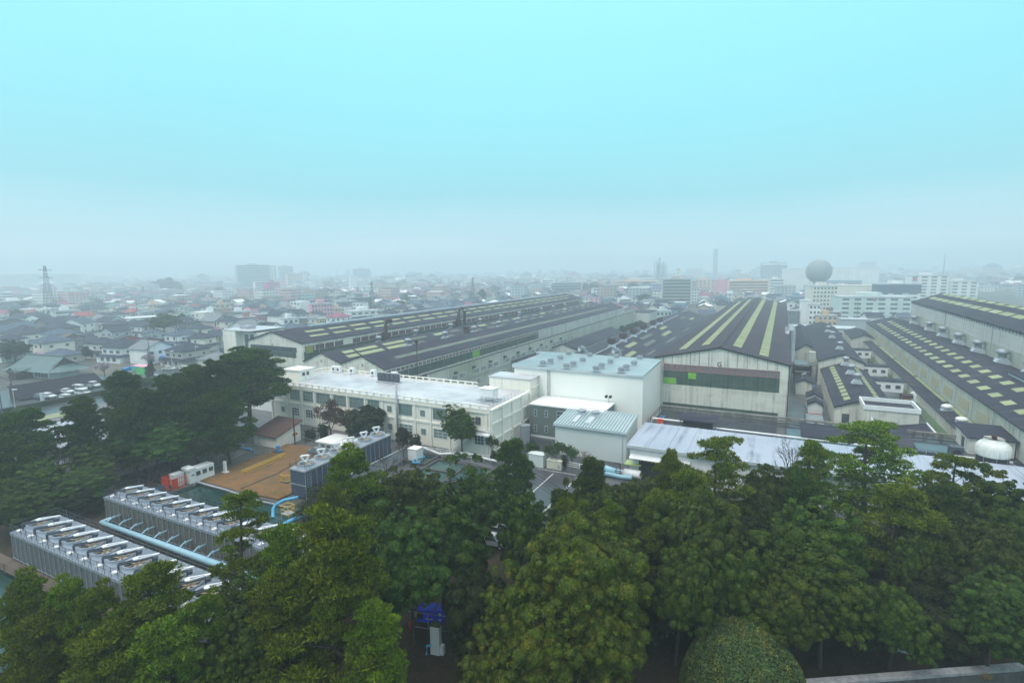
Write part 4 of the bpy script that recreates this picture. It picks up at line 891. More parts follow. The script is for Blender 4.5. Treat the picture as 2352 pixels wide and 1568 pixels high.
q = MB().box(0, 39, 0, .9, 1.6, 1.68)
for i in range(27): q.bar((i * 1.45, 0, 0), (i * 1.45, 0, 2.6), .035).bar((i * 1.45, .9, 0), (i * 1.45, .9, 2.6), .035).bar((i * 1.45, 0, 1.6), (i * 1.45 + .7, 0, 2.6), .02)
q.bar((0, 0, 2.6), (39, 0, 2.6), .03).bar((0, .9, 2.6), (39, .9, 2.6), .03); q.obj('trestle', m_dsteel, o)
# T3: navy block running the other way
T3 = root('cooling_tower_block', -66.5, 57, 'navy louvred cooling tower block with six fans and V shaped white motor arms', 'cooling tower')
MB().box(-2.2, 1.0, 0, 20.8, .3, 4.6).obj('louvre_wall', m_navy, T3)
q = MB().box(-2.35, 1.15, -.12, 20.9, 4.603, 4.85)
for i in range(19): q.box(1.003, 1.1, i * 1.15, i * 1.15 + .08, 0, 4.6)
q.box(-2.35, 1.15, -.1, -.003, 2.3, 2.42); q.obj('steel_frame', m_steel, T3)
railing(T3, [(1.1, 20.8), (-2.3, 20.8), (-2.3, 0), (1.1, 0)], 4.85, 1.2, 1.3)
vm = MB(); k = vm._a([(0, 0, 0)]); vm = MB()
for p, r in (((-.55, 0, 1.75), (-.18, 0, .75)), ((.55, 0, 1.75), (.18, 0, .75)), ((-.55, 0, 1.75), (.55, 0, 1.75)), ((-.18, 0, .75), (.18, 0, .75))): vm.tube([p, r], .17, 8)
vme = vm.mesh('motor_arm', m_mot)
for i in range(6):
    f = inst('fan_stack', FM[0], T3, (-.6, 1.9 + i * 3.4, 4.85), 0, (1.15, 1.15, .6)); inst('fan_pit', FM[2], f); inst('fan_blades', FM[1], f); 
    inst('motor_arm', vme, f, (0, -.2, .3), .9, (.95, .95, 1.5))
q = MB()
for z in range(11): q.box(1.15, 1.2, .3, .9, .4 + z * .42, .45 + z * .42)
q.box(1.15, 1.2, .28, .34, .2, 5.6).box(1.15, 1.2, .86, .92, .2, 5.6); q.obj('ladder', m_steel, T3)
L3 = root('low_louvre_screen', -62.2, 60, 'lower grey slatted screen running beside the navy tower block', 'screen')
q = MB()
for i in range(16): q.box(0, .12, i * 1.1, i * 1.1 + .1, 0, 2.6)
for z in range(12): q.box(.03, .08, 0, 17.5, .25 + z * .19, .33 + z * .19)
q.box(-.06, .2, 0, 17.6, 2.6, 2.75); q.obj('slats', m_steel, L3); MB().box(-1.4, -.06, 0, 17.4, 0, .4).obj('sump', m_kerb, L3)
# white tall box, blue valve pipes, white pipe bridge
def box_thing(name, label, cat, a, b, w, l, h, mat, z=0, cap=True, group=None):
    o = root(name, a, b, label, cat, group, z)
    MB().box(-w/2, w/2, -l/2, l/2, 0, h).obj('body', mat, o)
    if cap: MB().box(-w/2 - .08, w/2 + .08, -l/2 - .08, l/2 + .08, h + .003, h + .12).obj('lid', mat, o)
    return o
a, b = fac(934, 1060); box_thing('white_tank', 'tall white square tank with rounded lid at the end of the slatted screen', 'tank', -60.4, 78.6, 2.0, 2.0, 2.6, m_white)
def pipe(name, label, pts, r, mat, cat='pipe', n=8):
    a, b = pts[0][:2]; o = root(name, a, b, label, cat)
    MB(a, b).tube(pts, r, n).obj('pipe_run', mat, o, True); return o
def pxpipe(name, label, pts, r, mat, z=.8):
    P = [(*fac(x, y, (p[0] if p else z)), (p[0] if p else z)) for x, y, *p in pts]
    return pipe(name, label, P, r, mat)
pxpipe('valve_pipe', 'pale blue pipe loops with valves by the basin beside the white tank', [(948, 1050), (972, 1043), (975, 1050), (950, 1056), (948, 1062), (966, 1062)], .16, m_blue)
pxpipe('white_pipe_bridge', 'white pipe bundle running along the foot of the office block', [(973, 1028), (1010, 1042), (1072, 1040), (1124, 1055), (1140, 1058)], .22, m_white, .9)
for dz, (p, q_) in enumerate((((955, 1026), (1124, 1049)),)):
    o = root('pipe_railing', *fac(960, 1036), 'white tube railing between the wet road and the office block', 'railing')
    a0, b0 = fac(960, 1036); a1, b1 = fac(1125, 1060); qq = MB(a0, b0)
    for z in (.35, .75, 1.1): qq.bar((a0, b0, z), (a1, b1, z), .05)
    for i in range(13): qq.bar((a0 + (a1 - a0) * i / 12, b0 + (b1 - b0) * i / 12, 0), (a0 + (a1 - a0) * i / 12, b0 + (b1 - b0) * i / 12, 1.1), .05)
    qq.obj('rail', m_white, o)
# pipes near T3 / reservoir
pxpipe('feed_pipe', 'big bright blue pipe rising out of the reservoir and bending into the navy block', [(627, 1187, .1), (627, 1168, 1.2), (632, 1160, 1.6), (650, 1149, 1.6), (684, 1141, 1.6)], .24, m_blue)
pxpipe('feed_pipe', 'slanting bright blue pipe crossing the reservoir end below the yellow stair', [(645, 1207, .8), (675, 1192, 1.2), (700, 1184, 1.5), (740, 1170, 1.5), (800, 1140, 1.5)], .32, m_blue)
pxpipe('reservoir_pipe', 'long pale grey pipe along the ochre lawn edge above the reservoir', [(445, 1113), (452, 1106), (520, 1125), (588, 1148), (660, 1164)], .16, m_steel, .9)
pxpipe('blue_pipe', 'bright blue pipe bend between the red cage and the rear tower block', [(358, 1124), (384, 1112), (371, 1109), (383, 1103)], .16, m_bblue, .5)
pxpipe('blue_pipe', 'bright blue pipe zigzag on the bank under the pines behind the lawn', [(563, 1011), (538, 1025), (575, 1031), (580, 1036)], .17, m_bblue, .4)
pxpipe('lawn_kerb_pipe', 'thin dark line of pipe crossing the ochre lawn', [(553, 1122), (640, 1085), (683, 1060), (760, 1030)], .06, m_dsteel, .35)
o = root('yellow_stair', *fac(663, 1195), 'small yellow tube stair and platform by the blue pipe', 'stair')
q = MB()
for x in (-.7, .7):
    for y in (-.6, .6): q.bar((x, y, 0), (x, y, 2.4), .05)
for z in (1.2, 1.8, 2.4):
    q.bar((-.7, -.6, z), (.7, -.6, z), .05).bar((-.7, .6, z), (.7, .6, z), .05).bar((-.7, -.6, z), (-.7, .6, z), .05).bar((.7, -.6, z), (.7, .6, z), .05)
q.obj('frame', m_yellow, o); MB().box(-.7, .7, -.6, .6, 1.15, 1.22).obj('tread', m_steel, o)
o = root('yellow_barrier', *fac(654, 1110), 'yellow folding safety barrier standing on the ochre lawn', 'barrier', z=.28); q = MB()
for k, (x0, y0, x1, y1) in enumerate(((-1.2, .2, .1, -.2), (.1, -.2, .9, .9))):
    for z in (.15, 1.15): q.bar((x0, y0, z), (x1, y1, z), .05)
    for i in range(7): q.bar((x0 + (x1 - x0) * i / 6, y0 + (y1 - y0) * i / 6, .15), (x0 + (x1 - x0) * i / 6, y0 + (y1 - y0) * i / 6, 1.15), .035)
q.obj('panel', m_yellow, o); MB().box(-.5, 1.0, -.4, .5, 0, .12).obj('pit_cover', m_kerb, o)
o = root('yellow_ladder_frame', *fac(585, 1080), 'long yellow ladder-like frame lying across the ochre lawn', 'frame', z=.3)
a0, b0 = fac(558, 1086, .6); a1, b1 = fac(652, 1046, .6); q = MB(*fac(585, 1080))
d = Vector((a1 - a0, b1 - b0)); d.normalize(); nn = Vector((-d.y, d.x)) * .45
for s in (-1, 1): 
    for z in (.15, .7): q.bar((a0 + nn.x * s, b0 + nn.y * s, z), (a1 + nn.x * s, b1 + nn.y * s, z), .035)
for i in range(22):
    x, y = a0 + (a1 - a0) * i / 21, b0 + (b1 - b0) * i / 21
    q.bar((x - nn.x, y - nn.y, .7), (x + nn.x, y + nn.y, .7), .03).bar((x - nn.x, y - nn.y, .15), (x - nn.x, y - nn.y, .7), .03).bar((x + nn.x, y + nn.y, .15), (x + nn.x, y + nn.y, .7), .03)
q.obj('rails_and_rungs', m_yellow, o)
o = root('blue_pump', *fac(640, 1040), 'small bright blue pump on a dark slab at the back of the ochre lawn', 'pump', z=.28)
MB().box(-.9, .9, -.6, .6, 0, .15).obj('slab', m_kerb, o); MB().cyl(-.1, 0, .15, 1.1, .28, n=10).cyl(-.1, 0, .9, 1.15, .4, n=10).box(-.5, .5, -.25, .25, .15, .4).obj('pump_body', m_bblue, o)
o = root('sign_post', *fac(518, 1087), 'stubby white marker post on the lawn beside the white container', 'post', z=.28)
MB().prism([(-.35, 0), (.35, 0), (.28, 2.0), (-.28, 2.0)], 'y', -.15, .15).box(-.6, .6, -.4, .4, 0, .1).obj('post', m_white, o)
# white generator containers with the orange cage
GC = root('generator_container', -89.3, 52.4, 'white ribbed generator container with small louvres behind the orange cage', 'container')
MB().box(-.9, .9, .6, 4.9, .1, 2.4).obj('body', m_white, GC); MB().box(-.95, .95, .55, 4.95, 2.403, 2.5).obj('lid', m_white, GC)
for i in range(3): window(GC, .903, 2.0 + i * 1.15, 1.3, .7, .7, 1, 3, 'lv', m_dsteel, rz=math.radians(90))
MB().box(.903, .95, .8, 1.3, 1.5, 1.7).obj('louvre', m_dsteel, GC); MB().box(-1.0, 1.0, .3, 1.6, 2.503, 2.9).box(-.3, .3, .6, 1.2, 2.903, 3.1).obj('roof_unit', m_white, GC)
GC2 = box_thing('white_tank_box', 'rounded white tank inside the orange safety cage', 'tank', -90.3, 51.9, 1.3, 1.7, 2.1, m_white)
o = root('safety_cage', -90.2, 51.0, 'orange-red safety cage at the corner of the reservoir', 'cage'); q = MB()
for z in (.15, 1.0, 1.9): q.tube([(-1.5, 1.6, z), (-1.5, -.9, z), (1.5, -.9, z), (1.5, 1.6, z)], .06, 5)
for i in range(9):
    x = -1.5 + i * .375; q.bar((x, -.9, 0), (x, -.9, 1.9), .04)
for i in range(7): 
    y = -.9 + i * .41; q.bar((1.5, y, 0), (1.5, y, 1.9), .04).bar((-1.5, y, 0), (-1.5, y, 1.9), .04)
q.obj('bars', m_orange, o); MB().poly([(-1.48, -.87, .15), (-1.48, 1.6, .15), (-1.48, 1.6, 1.9), (-1.48, -.87, 1.9)]).poly([(-1.48, -.87, .15), (.5, -.87, .15), (.5, -.87, 1.9), (-1.48, -.87, 1.9)]).poly([(1.48, -.87, .15), (1.48, .1, .15), (1.48, .1, 1.9), (1.48, -.87, 1.9)]).obj('mesh_panel', m_orange, o)
# brown roofed shed, white flat shed
BS = root('brown_shed', -94, 76, 'cream shed with brown monopitch roof at the back of the ochre lawn', 'shed')
m_brn = M('brown_sheet_roof', (0.085, 0.045, 0.036), (0.06, 0.035, 0.03), .5, .6, rib=('x', .5, .25))
MB(-94, 76).prism([(72.4, 0), (78.5, 0), (78.5, 4.1), (72.4, 2.4)], 'x', -97.5, -90.6).obj('wall', m_crm, BS)
MB(-94, 76).prism([(71.9, 2.3), (79.0, 4.28), (79.0, 4.42), (71.9, 2.44)], 'x', -98.0, -90.2).obj('roof', m_brn, BS)
for i in range(2): MB(-94, 76).box(-90.597, -90.54, 76.4 + i * .7, 76.9 + i * .7, 1.5, 2.0).obj('red_sign', m_orange, BS)
WS = root('white_shed', -77, 77, 'low white-roofed shed between the lawn and the navy tower block', 'shed')
MB(-77, 77).box(-81.5, -73, 74.8, 79.5, 0, 2.05).obj('wall', m_crm, WS); MB(-77, 77).box(-81.9, -72.6, 74.4, 79.9, 2.053, 2.3).obj('roof', m_wroof, WS)
for i in range(5): MB(-77, 77).box(-80.8 + i * 1.6, -79.9 + i * 1.6, 74.7, 74.797, 1.2, 1.6).obj('vent_slot', m_dsteel, WS)
# poles and wires
def upole(a, b, h, label, arms=2, group=None, mat=None, rz=0):
    o = root('utility_pole', a, b, label, 'utility pole', group, rz=rz)
    q = MB().tube([(0, 0, 0), (0, 0, h)], [.16, .10], 8); q.obj('pole', mat or m_dsteel, o)
    for k in range(arms): MB().box(-.9, .9, -.05, .05, h - .5 - k * .8, h - .4 - k * .8).obj('cross_arm', m_steel, o)
    if arms: MB().cyl(.3, .15, h - 2.4, h - 1.7, .2, n=8).obj('transformer', m_steel, o)
    return o
m_timber = M('dark_timber', (0.05, 0.035, 0.03), None, 1, .9)
upole(*fac(678, 1022), 8.0, 'dark wooden pole beside the brown roofed shed', 0, mat=m_timber)
upole(*fac(890, 1000), 6.0, 'short wooden pole behind the navy tower block', 0, mat=m_timber)
upole(-36.2, 69.0, 10.5, 'dark utility pole rising from the conifer left of the wet road', 1, mat=m_timber)
upole(*fac(1021, 1010), 6, 'thin white lamp pole by the round bush at the office block', 0, mat=m_trimw)
def wire(a0, b0, z0, a1, b1, z1, sag=1.0, lb='thin sagging black cable'):
    o = root('cable', a0, b0, lb, 'cable', 'overhead cables')
    MB(a0, b0).tube([(a0 + (a1 - a0) * t / 8, b0 + (b1 - b0) * t / 8, z0 + (z1 - z0) * t / 8 - sag * 4 * (t / 8) * (1 - t / 8)) for t in range(9)], .03, 4).obj('wire', m_black, o)
for i in range(4): wire(-36.2, 69, 8.6 - i * .5, -12, 56, 9 - i * .5, 1.6, '%s overhead cable from the top, crossing the wet road to the pines' % ORD[i])
wire(-36.2, 69, 8.2, -58, 92, 8, 1.5, 'overhead cable from the dark pole to the office block')
# things by the wet road: white cabinet, generator, rail, shed
a, b = fac(1219, 1073); box_thing('white_cabinet', 'tall pale grey double-door cabinet beside the wet road', 'cabinet', -38.6, 86.4, 2.9, 1.6, 2.3, m_pgrey)
o = box_thing('generator', 'cream boxy generator on skids beside the tall pale cabinet', 'generator', -35.2, 86.6, 2.8, 1.3, 1.5, M('cream_machine_paint', (.62, .62, .5), None, 1, .5))
MB().box(-.9, .6, -.3, .3, 1.63, 1.8).box(.75, 1.1, -.66, -.653, .3, .9).obj('exhaust', m_steel, o)
box_thing('dark_roof_hut', 'small hut with black roof left of the tall pale cabinet', 'hut', -42.8, 86.6, 3.2, 2.4, 2.0, m_white)
MB().box(-1.8, 1.8, -1.4, 1.4, 2.13, 2.3).obj('roof', m_black, bpy.data.objects['dark_roof_hut'])
o = root('white_railing', -33.5, 87.6, 'white tube railing between the wet road and the bare pink-brown shrub', 'railing'); q = MB()
for z in (.4, .8, 1.15): q.bar((0, 0, z), (10.5, 0, z), .05)
for i in range(5): q.bar((i * 2.6, 0, 0), (i * 2.6, 0, 1.15), .06)
q.obj('rail', m_white, o)
o = root('silo_tank', -46.4, 97.5, 'short grey round tank at the corner of the grey annex', 'tank'); MB().cyl(0, 0, 0, 3.6, 1.05, n=20).cyl(0, 0, 3.6, 3.75, 1.12, n=20).obj('shell', m_steel, o)
o = root('blue_covered_pipes', *fac(1398, 1093), 'pale blue insulated tanks and pipes under a green lid beside the warehouse gate', 'tank'); q = MB()
q.tube([(-3, .6, .9), (-1.2, .8, .9), (1.2, .4, .9)], [.65, .75, .5], 10).tube([(-2, -.4, .6), (2.5, -.6, .5), (4.2, -.4, .6)], .4, 8).tube([(-2, 1.6, .7), (5, 1.7, .7)], .2, 8); q.obj('tank', m_main, o, True)
MB().tube([(2.6, .4, 1.0), (5.5, .4, 1.0)], .7, 10).obj('white_tank', m_white, o, True)
q = MB().box(2.6, 5.4, .2, 2.6, 2.5, 2.6); q.obj('green_lid', M('pale_green_lid', (.42, .55, .2), None, 1, .5), o)
MB().bar((2.0, 0, 0), (2.0, 0, 2.6), .08).bar((2, 0, 2.6), (1.0, 0, 2.6), .08).obj('red_pipe', m_rust, o)
# fence lines (wire mesh on posts)
def mesh_fence(name, label, pts, h=1.8, mat=None, step=2.0):
    a0, b0 = pts[0]; o = root(name, a0, b0, label, 'fence'); q = MB(a0, b0)
    for (p, r) in zip(pts[:-1], pts[1:]):
        L = math.dist(p, r); k = max(1, int(L / step))
        for z in (.1, h): q.bar((p[0], p[1], z), (r[0], r[1], z), .03)
        for i in range(k + 1): q.bar((p[0] + (r[0] - p[0]) * i / k, p[1] + (r[1] - p[1]) * i / k, 0), (p[0] + (r[0] - p[0]) * i / k, p[1] + (r[1] - p[1]) * i / k, h), .035)
        for i in range(int(L / .35)):
            t = i * .35 / L; t2 = min(1, t + h / L)
            q.bar((p[0] + (r[0] - p[0]) * t, p[1] + (r[1] - p[1]) * t, .1), (p[0] + (r[0] - p[0]) * t2, p[1] + (r[1] - p[1]) * t2, h), .006)
    q.obj('fence_panel', mat or m_steel, o); return o
mesh_fence('wire_fence', 'wire mesh fence along the back of the ochre lawn', [fac(482, 1080), fac(560, 1040), fac(585, 1042), fac(640, 1050)])
mesh_fence('wire_fence', 'wire mesh fence enclosure between the brown shed and the white-roofed shed', [fac(698, 1022), fac(733, 1030), fac(735, 1012), fac(700, 1006), fac(698, 1022)], 1.6)
mesh_fence('wire_fence', 'low wire fence running from the rear tower block toward the front one', [fac(155, 1192), fac(240, 1160)], 1.8)
mesh_fence('wire_fence', 'wire fence along the reservoir beside the rear tower block', [(-85, 44.1), (-50, 44.1)], 1.5)
mesh_fence('basin_fence', 'wire mesh fence along the wet road above the settling basin', [fac(960, 1056), fac(1000, 1045), fac(1128, 1072)], 1.5)
o = root('yellow_net_fence', *fac(640, 1140), 'slack yellow rope net at the corner of the ochre lawn', 'fence'); q = MB()
for i in range(5): q.bar((-3 + i * 1.1, 0, 0), (-3 + i * 1.1, 0, 1.1), .03)
for z in (.4, .7, 1.05): q.tube([(-3 + i * .55, 0, z - (.12 if i % 2 else 0)) for i in range(9)], .02, 4)
q.obj('rope', M('dull_yellow_rope', (.35, .26, .06), None, 1, .8), o)
# foreground: blue generator in a mesh pen, white pillar, red extinguisher post
BG = root('blue_generator', -30.6, 41.6, 'bright blue boxed generator inside a wire pen on the brown woodland floor', 'generator', rz=.30)
MB().box(-1.35, 1.25, -.55, .55, .15, 1.5).obj('case', m_bb := M('ultramarine_paint', (.02, .06, .95), (.015, .05, .8), 1, .4), BG)
MB().box(-.35, 1.28, -.58, .58, 1.503, 1.6).obj('lid', m_bb, BG); MB().box(-1.37, -.8, -.56, .56, .5, 1.3).obj('radiator_grille', m_black, BG)
MB().box(.35, .55, -.45, .45, 1.603, 1.64).obj('lid_hinges', m_black, BG); MB().box(.9, 1.15, -.567, -.553, 1.0, 1.3).box(.9, 1.15, -.567, -.553, .5, .65).box(-.5, .3, -.567, -.553, .5, .6).obj('label_plate', m_white, BG)
pen = root('wire_pen', -32.2, 39.8, 'square wire mesh pen round the bright blue generator', 'fence', rz=.25); q = MB()
for (p, r) in (((0, 0), (4.2, 0)), ((0, 0), (0, 3.2)), ((0, 3.2), (4.2, 3.2)), ((4.2, 0), (4.2, 3.2))):
    for z in (.1, 1.7): q.bar((*p, z), (*r, z), .035)
    for t in (0, .5, 1): q.bar((p[0] + (r[0] - p[0]) * t, p[1] + (r[1] - p[1]) * t, 0), (p[0] + (r[0] - p[0]) * t, p[1] + (r[1] - p[1]) * t, 1.7), .04)
q.obj('pen_frame', m_steel, pen)
o = root('concrete_pillar', -27.4, 37.9, 'white concrete block pillar with mossy top below the blue generator', 'pillar', rz=.2)
MB().box(-.55, .35, -.3, .3, 0, 2.9).box(.353, .7, -.2, .3, 0, .9).obj('pillar', m_pgrey, o); MB().box(-.6, .4, -.34, .34, 2.903, 3.0).obj('mossy_cap', M('moss', (.07, .09, .03), None, 1, .95), o)
MB().tube([(-.4, -.32, 1.0), (-.8, -.5, 1.0), (-.9, -.5, .1)], .1, 8).obj('blue_pipe', m_blue, o)
o = root('fire_extinguisher_post', *fac(943, 1446), 'small bright red cylinder beside the wire pen', 'extinguisher'); MB().cyl(0, 0, 0, .9, .13, n=10).cyl(0, 0, .9, 1.02, .05, n=8).obj('cylinder', M('bright_red', (.6, .01, .01), None, 1, .4), o)
# foreground concrete wall
p0, p1 = at(1790, 1562, 1.6), at(2352, 1519, 1.6)
d = (p1 - p0).normalized(); c = p0 - d * 1.0; L = (p1 - p0).length + 14
o = empty('retaining_wall', (c.x, c.y, 0), math.atan2(d.y, d.x), 'mossy stained concrete retaining wall with pale cap along the bottom right', 'wall')
m_wallfg = M('cracked_wet_concrete', (.10, .10, .10), (.05, .05, .055), .8, .85, streak=((.02, .02, .02), .8), stain=((.25, .26, .26), 1.8, .35), bump=.02)
MB().box(0, L, -.62, -.08, 0, 1.35).obj('wall', m_wallfg, o); MB().box(-.1, L, -.70, 0, 1.353, 1.6).obj('cap', M('pale_pitted_cap', (.30, .31, .33), (.18, .19, .2), 2.0, .85, stain=((.5, .52, .54), 4.0, .5), bump=.02), o)
g_ = MB()
for i in range(120):
    t = R_.uniform(0, 6.28); r = R_.uniform(.1, .55); x, y = r * math.cos(t), r * math.sin(t)
    g_.tube([(x * .1, y * .1, 0), (x * .6, y * .6, .4), (x, y, R_.uniform(.25, .75))], [.012, .01, .003], 3)
gp = empty('dry_grass_tuft', at(2265, 1562, 1.0) + Vector((0, 0, 0)), 0, 'dry straw-coloured grass tuft growing out of the mossy concrete wall', 'grass tuft')
g_.obj('blades', M('dry_grass', (.30, .20, .08), (.2, .15, .06), 2, .9), gp)
mesh_fence('green_fence', 'green wire fence panel in front of the white boxes under the right trees', [fac(2040, 1500), fac(2076, 1497), fac(2155, 1495)], 1.6, M('green_fence_paint', (.02, .13, .09), None, 1, .5))
for i, (x, y) in enumerate(((2085, 1480), (2108, 1478), (2124, 1478))): box_thing('white_box', ('flat grey', 'left narrow white', 'right narrow white')[i] + ' box behind the green wire fence', 'box', *fac(x, y + 18), (1.6, .35, .35)[i], .5, 1.7, m_pgrey if i == 0 else m_white)
# green roof hut, white vehicles in the woods
o = shed('green_roof_hut', 'small hut with pale green sheet roof half hidden by the trees beside the road', *[fac(1135, 1200)[0] + s for s in (-2.2, 2.2)], fac(1135, 1200)[1], fac(1135, 1200)[1] + 4, 2.2, 2.2, 3.0, fac(1135, 1200)[0], m_white, M('pale_green_sheet', (.16, .30, .14), None, 1, .6, rib=('y', .6, .3)), cat='hut')
# ------------------------------------------------------------------ trees
def leafmat(name, c1, c2, c3=None, sc=.8, third=.25, obr=.22):
    """foliage: two greens by island, a third leaf colour in patches"""
    m = M(name, c1, c2, sc, .75, isl=.68, obr=obr, stain=(c3, .9, third * 2) if c3 else None, spec=.2)
    return m
m_pineA = leafmat('pine_needles', (0.1164, 0.1702, 0.003184), (0.06163, 0.1153, 0.003184), (0.1779, 0.1866, 0.003184), .5)
m_pineB = leafmat('dark_pine_needles', (0.05443, 0.1003, 0.006552), (0.02994, 0.06493, 0.005616), (0.09526, 0.118, 0.00702), .4)
m_camph = leafmat('camphor_leaves', (0.0528, 0.08528, 0.002348), (0.0352, 0.06259, 0.002348), (0.1338, 0.0818, 0.001678), .35, .22, .12)
m_broad = leafmat('broad_evergreen_leaves', (0.03875, 0.06795, 0.002358), (0.02395, 0.04787, 0.002097), (0.06693, 0.0776, 0.001834), .35, .3)
m_soft = leafmat('soft_green_leaves', (0.03297, 0.06957, 0.005616), (0.02198, 0.04901, 0.004493), (0.05128, 0.08695, 0.003744), .35, .3)
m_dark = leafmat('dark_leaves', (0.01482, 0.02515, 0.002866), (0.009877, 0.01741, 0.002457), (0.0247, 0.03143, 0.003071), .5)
m_topi = leafmat('clipped_hedge_leaves', (0.06804, 0.1208, 0.03317), (0.03402, 0.06545, 0.02064), (0.1815, 0.1711, 0.0221), 1.5, .25, .1)
m_brnl = leafmat('withered_brown_leaves', (0.104, 0.04875, 0.024), (0.064, 0.0375, 0.024), (0.064, 0.075, 0.024), .5)
m_twig = leafmat('bare_twigs', (0.056, 0.03375, 0.032), (0.036, 0.024, 0.024), None, .5, 0, .2)
m_ptwig = leafmat('pinkish_bare_twigs', (0.208, 0.135, 0.128), (0.144, 0.0975, 0.096), None, .5, 0, .1)
m_blos = leafmat('plum_blossom', (0.44, 0.345, 0.4), (0.32, 0.255, 0.304), None, .5, 0, .1)
m_bark = M('bark', (.045, .034, .028), (.08, .06, .05), 2, .95, bump=.03)
def nmesh(name, V, nv, mat, smooth=False):
    """V: (N, nv, 3) array of separate triangles or quads"""
    N = V.shape[0]
    me = bpy.data.meshes.new(name)
    me.vertices.add(N * nv); me.vertices.foreach_set('co', V.astype(np.float32).ravel())
    me.loops.add(N * nv); me.loops.foreach_set('vertex_index', np.arange(N * nv, dtype=np.int32))
    me.polygons.add(N); me.polygons.foreach_set('loop_start', np.arange(0, N * nv, nv, dtype=np.int32))
    me.polygons.foreach_set('loop_total', np.full(N, nv, dtype=np.int32))
    me.materials.append(mat); me.update(calc_edges=True); return me
def unit(a): return a / np.maximum(np.linalg.norm(a, axis=-1, keepdims=True), 1e-6)
def leaf_quads(P, Nrm, s, rng, asp=.6):
    r = unit(rng.normal(size=P.shape)); t = unit(np.cross(Nrm, r)); b = unit(np.cross(Nrm, t))
    s = (s * rng.uniform(.7, 1.3, size=(len(P), 1)))
    return np.stack([P - t * s, P - b * s * asp, P + t * s, P + b * s * asp], 1)
def tufts(P, D, L, rng, nb=5, w=.15, spread=.7):
    """needle tufts: nb blades leaving each point around direction D"""
    P = np.repeat(P, nb, 0); D = np.repeat(D, nb, 0)
    d = unit(D + rng.normal(size=D.shape) * spread)
    t = unit(np.cross(d, unit(rng.normal(size=D.shape))))
    l = L * rng.uniform(.7, 1.25, size=(len(P), 1))
    q = t * l * w
    return np.stack([P - q, P + q, P + d * l + q * .5, P + d * l - q * .5], 1)
def trunk_mesh(name, H, r0, limbs, bend=(.3, .2), seed=0):
    rg = random.Random(seed); q = MB(); k = 7
    pts = [(bend[0] * math.sin(i / k * 2.2) * H * .06, bend[1] * math.sin(i / k * 3.1) * H * .05, H * i / k) for i in range(k + 1)]
    q.tube(pts, [r0 * (1 - .8 * i / k) for i in range(k + 1)], 7)
    for (x, y, z, zb) in limbs:
        f = min(.999, zb / H) * k; i = int(f); u_ = f - i
        b = [pts[i][j] + (pts[i + 1][j] - pts[i][j]) * u_ for j in range(3)]
        r = r0 * (1 - .8 * f / k) * .5
        m1 = (b[0] + (x - b[0]) * .5 + rg.uniform(-.3, .3), b[1] + (y - b[1]) * .5 + rg.uniform(-.3, .3), b[2] + (z - b[2]) * .62)
        q.tube([b, m1, (x, y, z)], [r, r * .6, r * .2], 5)
    return q.mesh(name, m_bark, True)
def pine(seed, H=14, Rc=4.5, low=.35, npad=56, ntuft=120, mat=None, L=.30, conic=.75, flat=.38):
    rng = np.random.default_rng(seed); Ps, Ds, limbs = [], [], []
    for i in range(npad):
        t = low + (1 - low) * (i + rng.uniform(0, 1)) / npad
        t = 1 - (1 - t) ** 1.15 if rng.random() < .5 else t
        f = (t - low) / (1 - low)
        R = Rc * (1 - conic * f ** 1.7) * (.75 + .25 * min(1, f * 5)) * rng.uniform(.72, 1.1)
        th = i * 2.4 + rng.normal() * .35; rr = R * rng.uniform(.35, .95)
        c = np.array([rr * math.cos(th), rr * math.sin(th), H * t - .05 * rr + rng.normal() * .25])
        if i >= npad - 3: c = np.array([rng.normal() * .3, rng.normal() * .3, H * (.93 + .02 * (i - npad + 3))])
        s = rng.uniform(.75, 1.25) * (Rc * .27) * (1 - .3 * f)
        n = int(1.05 * ntuft * (s / (Rc * .27)) ** 1.6)
        u = unit(rng.normal(size=(n, 3))); u[:, 2] = np.abs(u[:, 2]) * 1.0 - .25
        rad = rng.uniform(.5, 1, size=(n, 1)) ** .6
        p = c + u * rad * np.array([s, s, s * flat])
        lump = rng.normal(size=(9, 2)) * s * .5
        p[:, 2] += .16 * s * np.sin(p[:, 0] * 4 / s + i) * np.cos(p[:, 1] * 4 / s)
        Ps.append(p); Ds.append(unit(u * .7 + np.array([math.cos(th) * .25, math.sin(th) * .25, .9])))
        if i % 2 == 0: limbs.append((c[0], c[1], c[2] - s * .15, max(1, c[2] - rr * .35 - .2)))
    P, D = np.concatenate(Ps), np.concatenate(Ds)
    return nmesh('pine_crown', tufts(P, D, L, rng), 4, mat or m_pineA), trunk_mesh('pine_trunk', H * .95, H * .017 + .05, limbs, seed=seed)
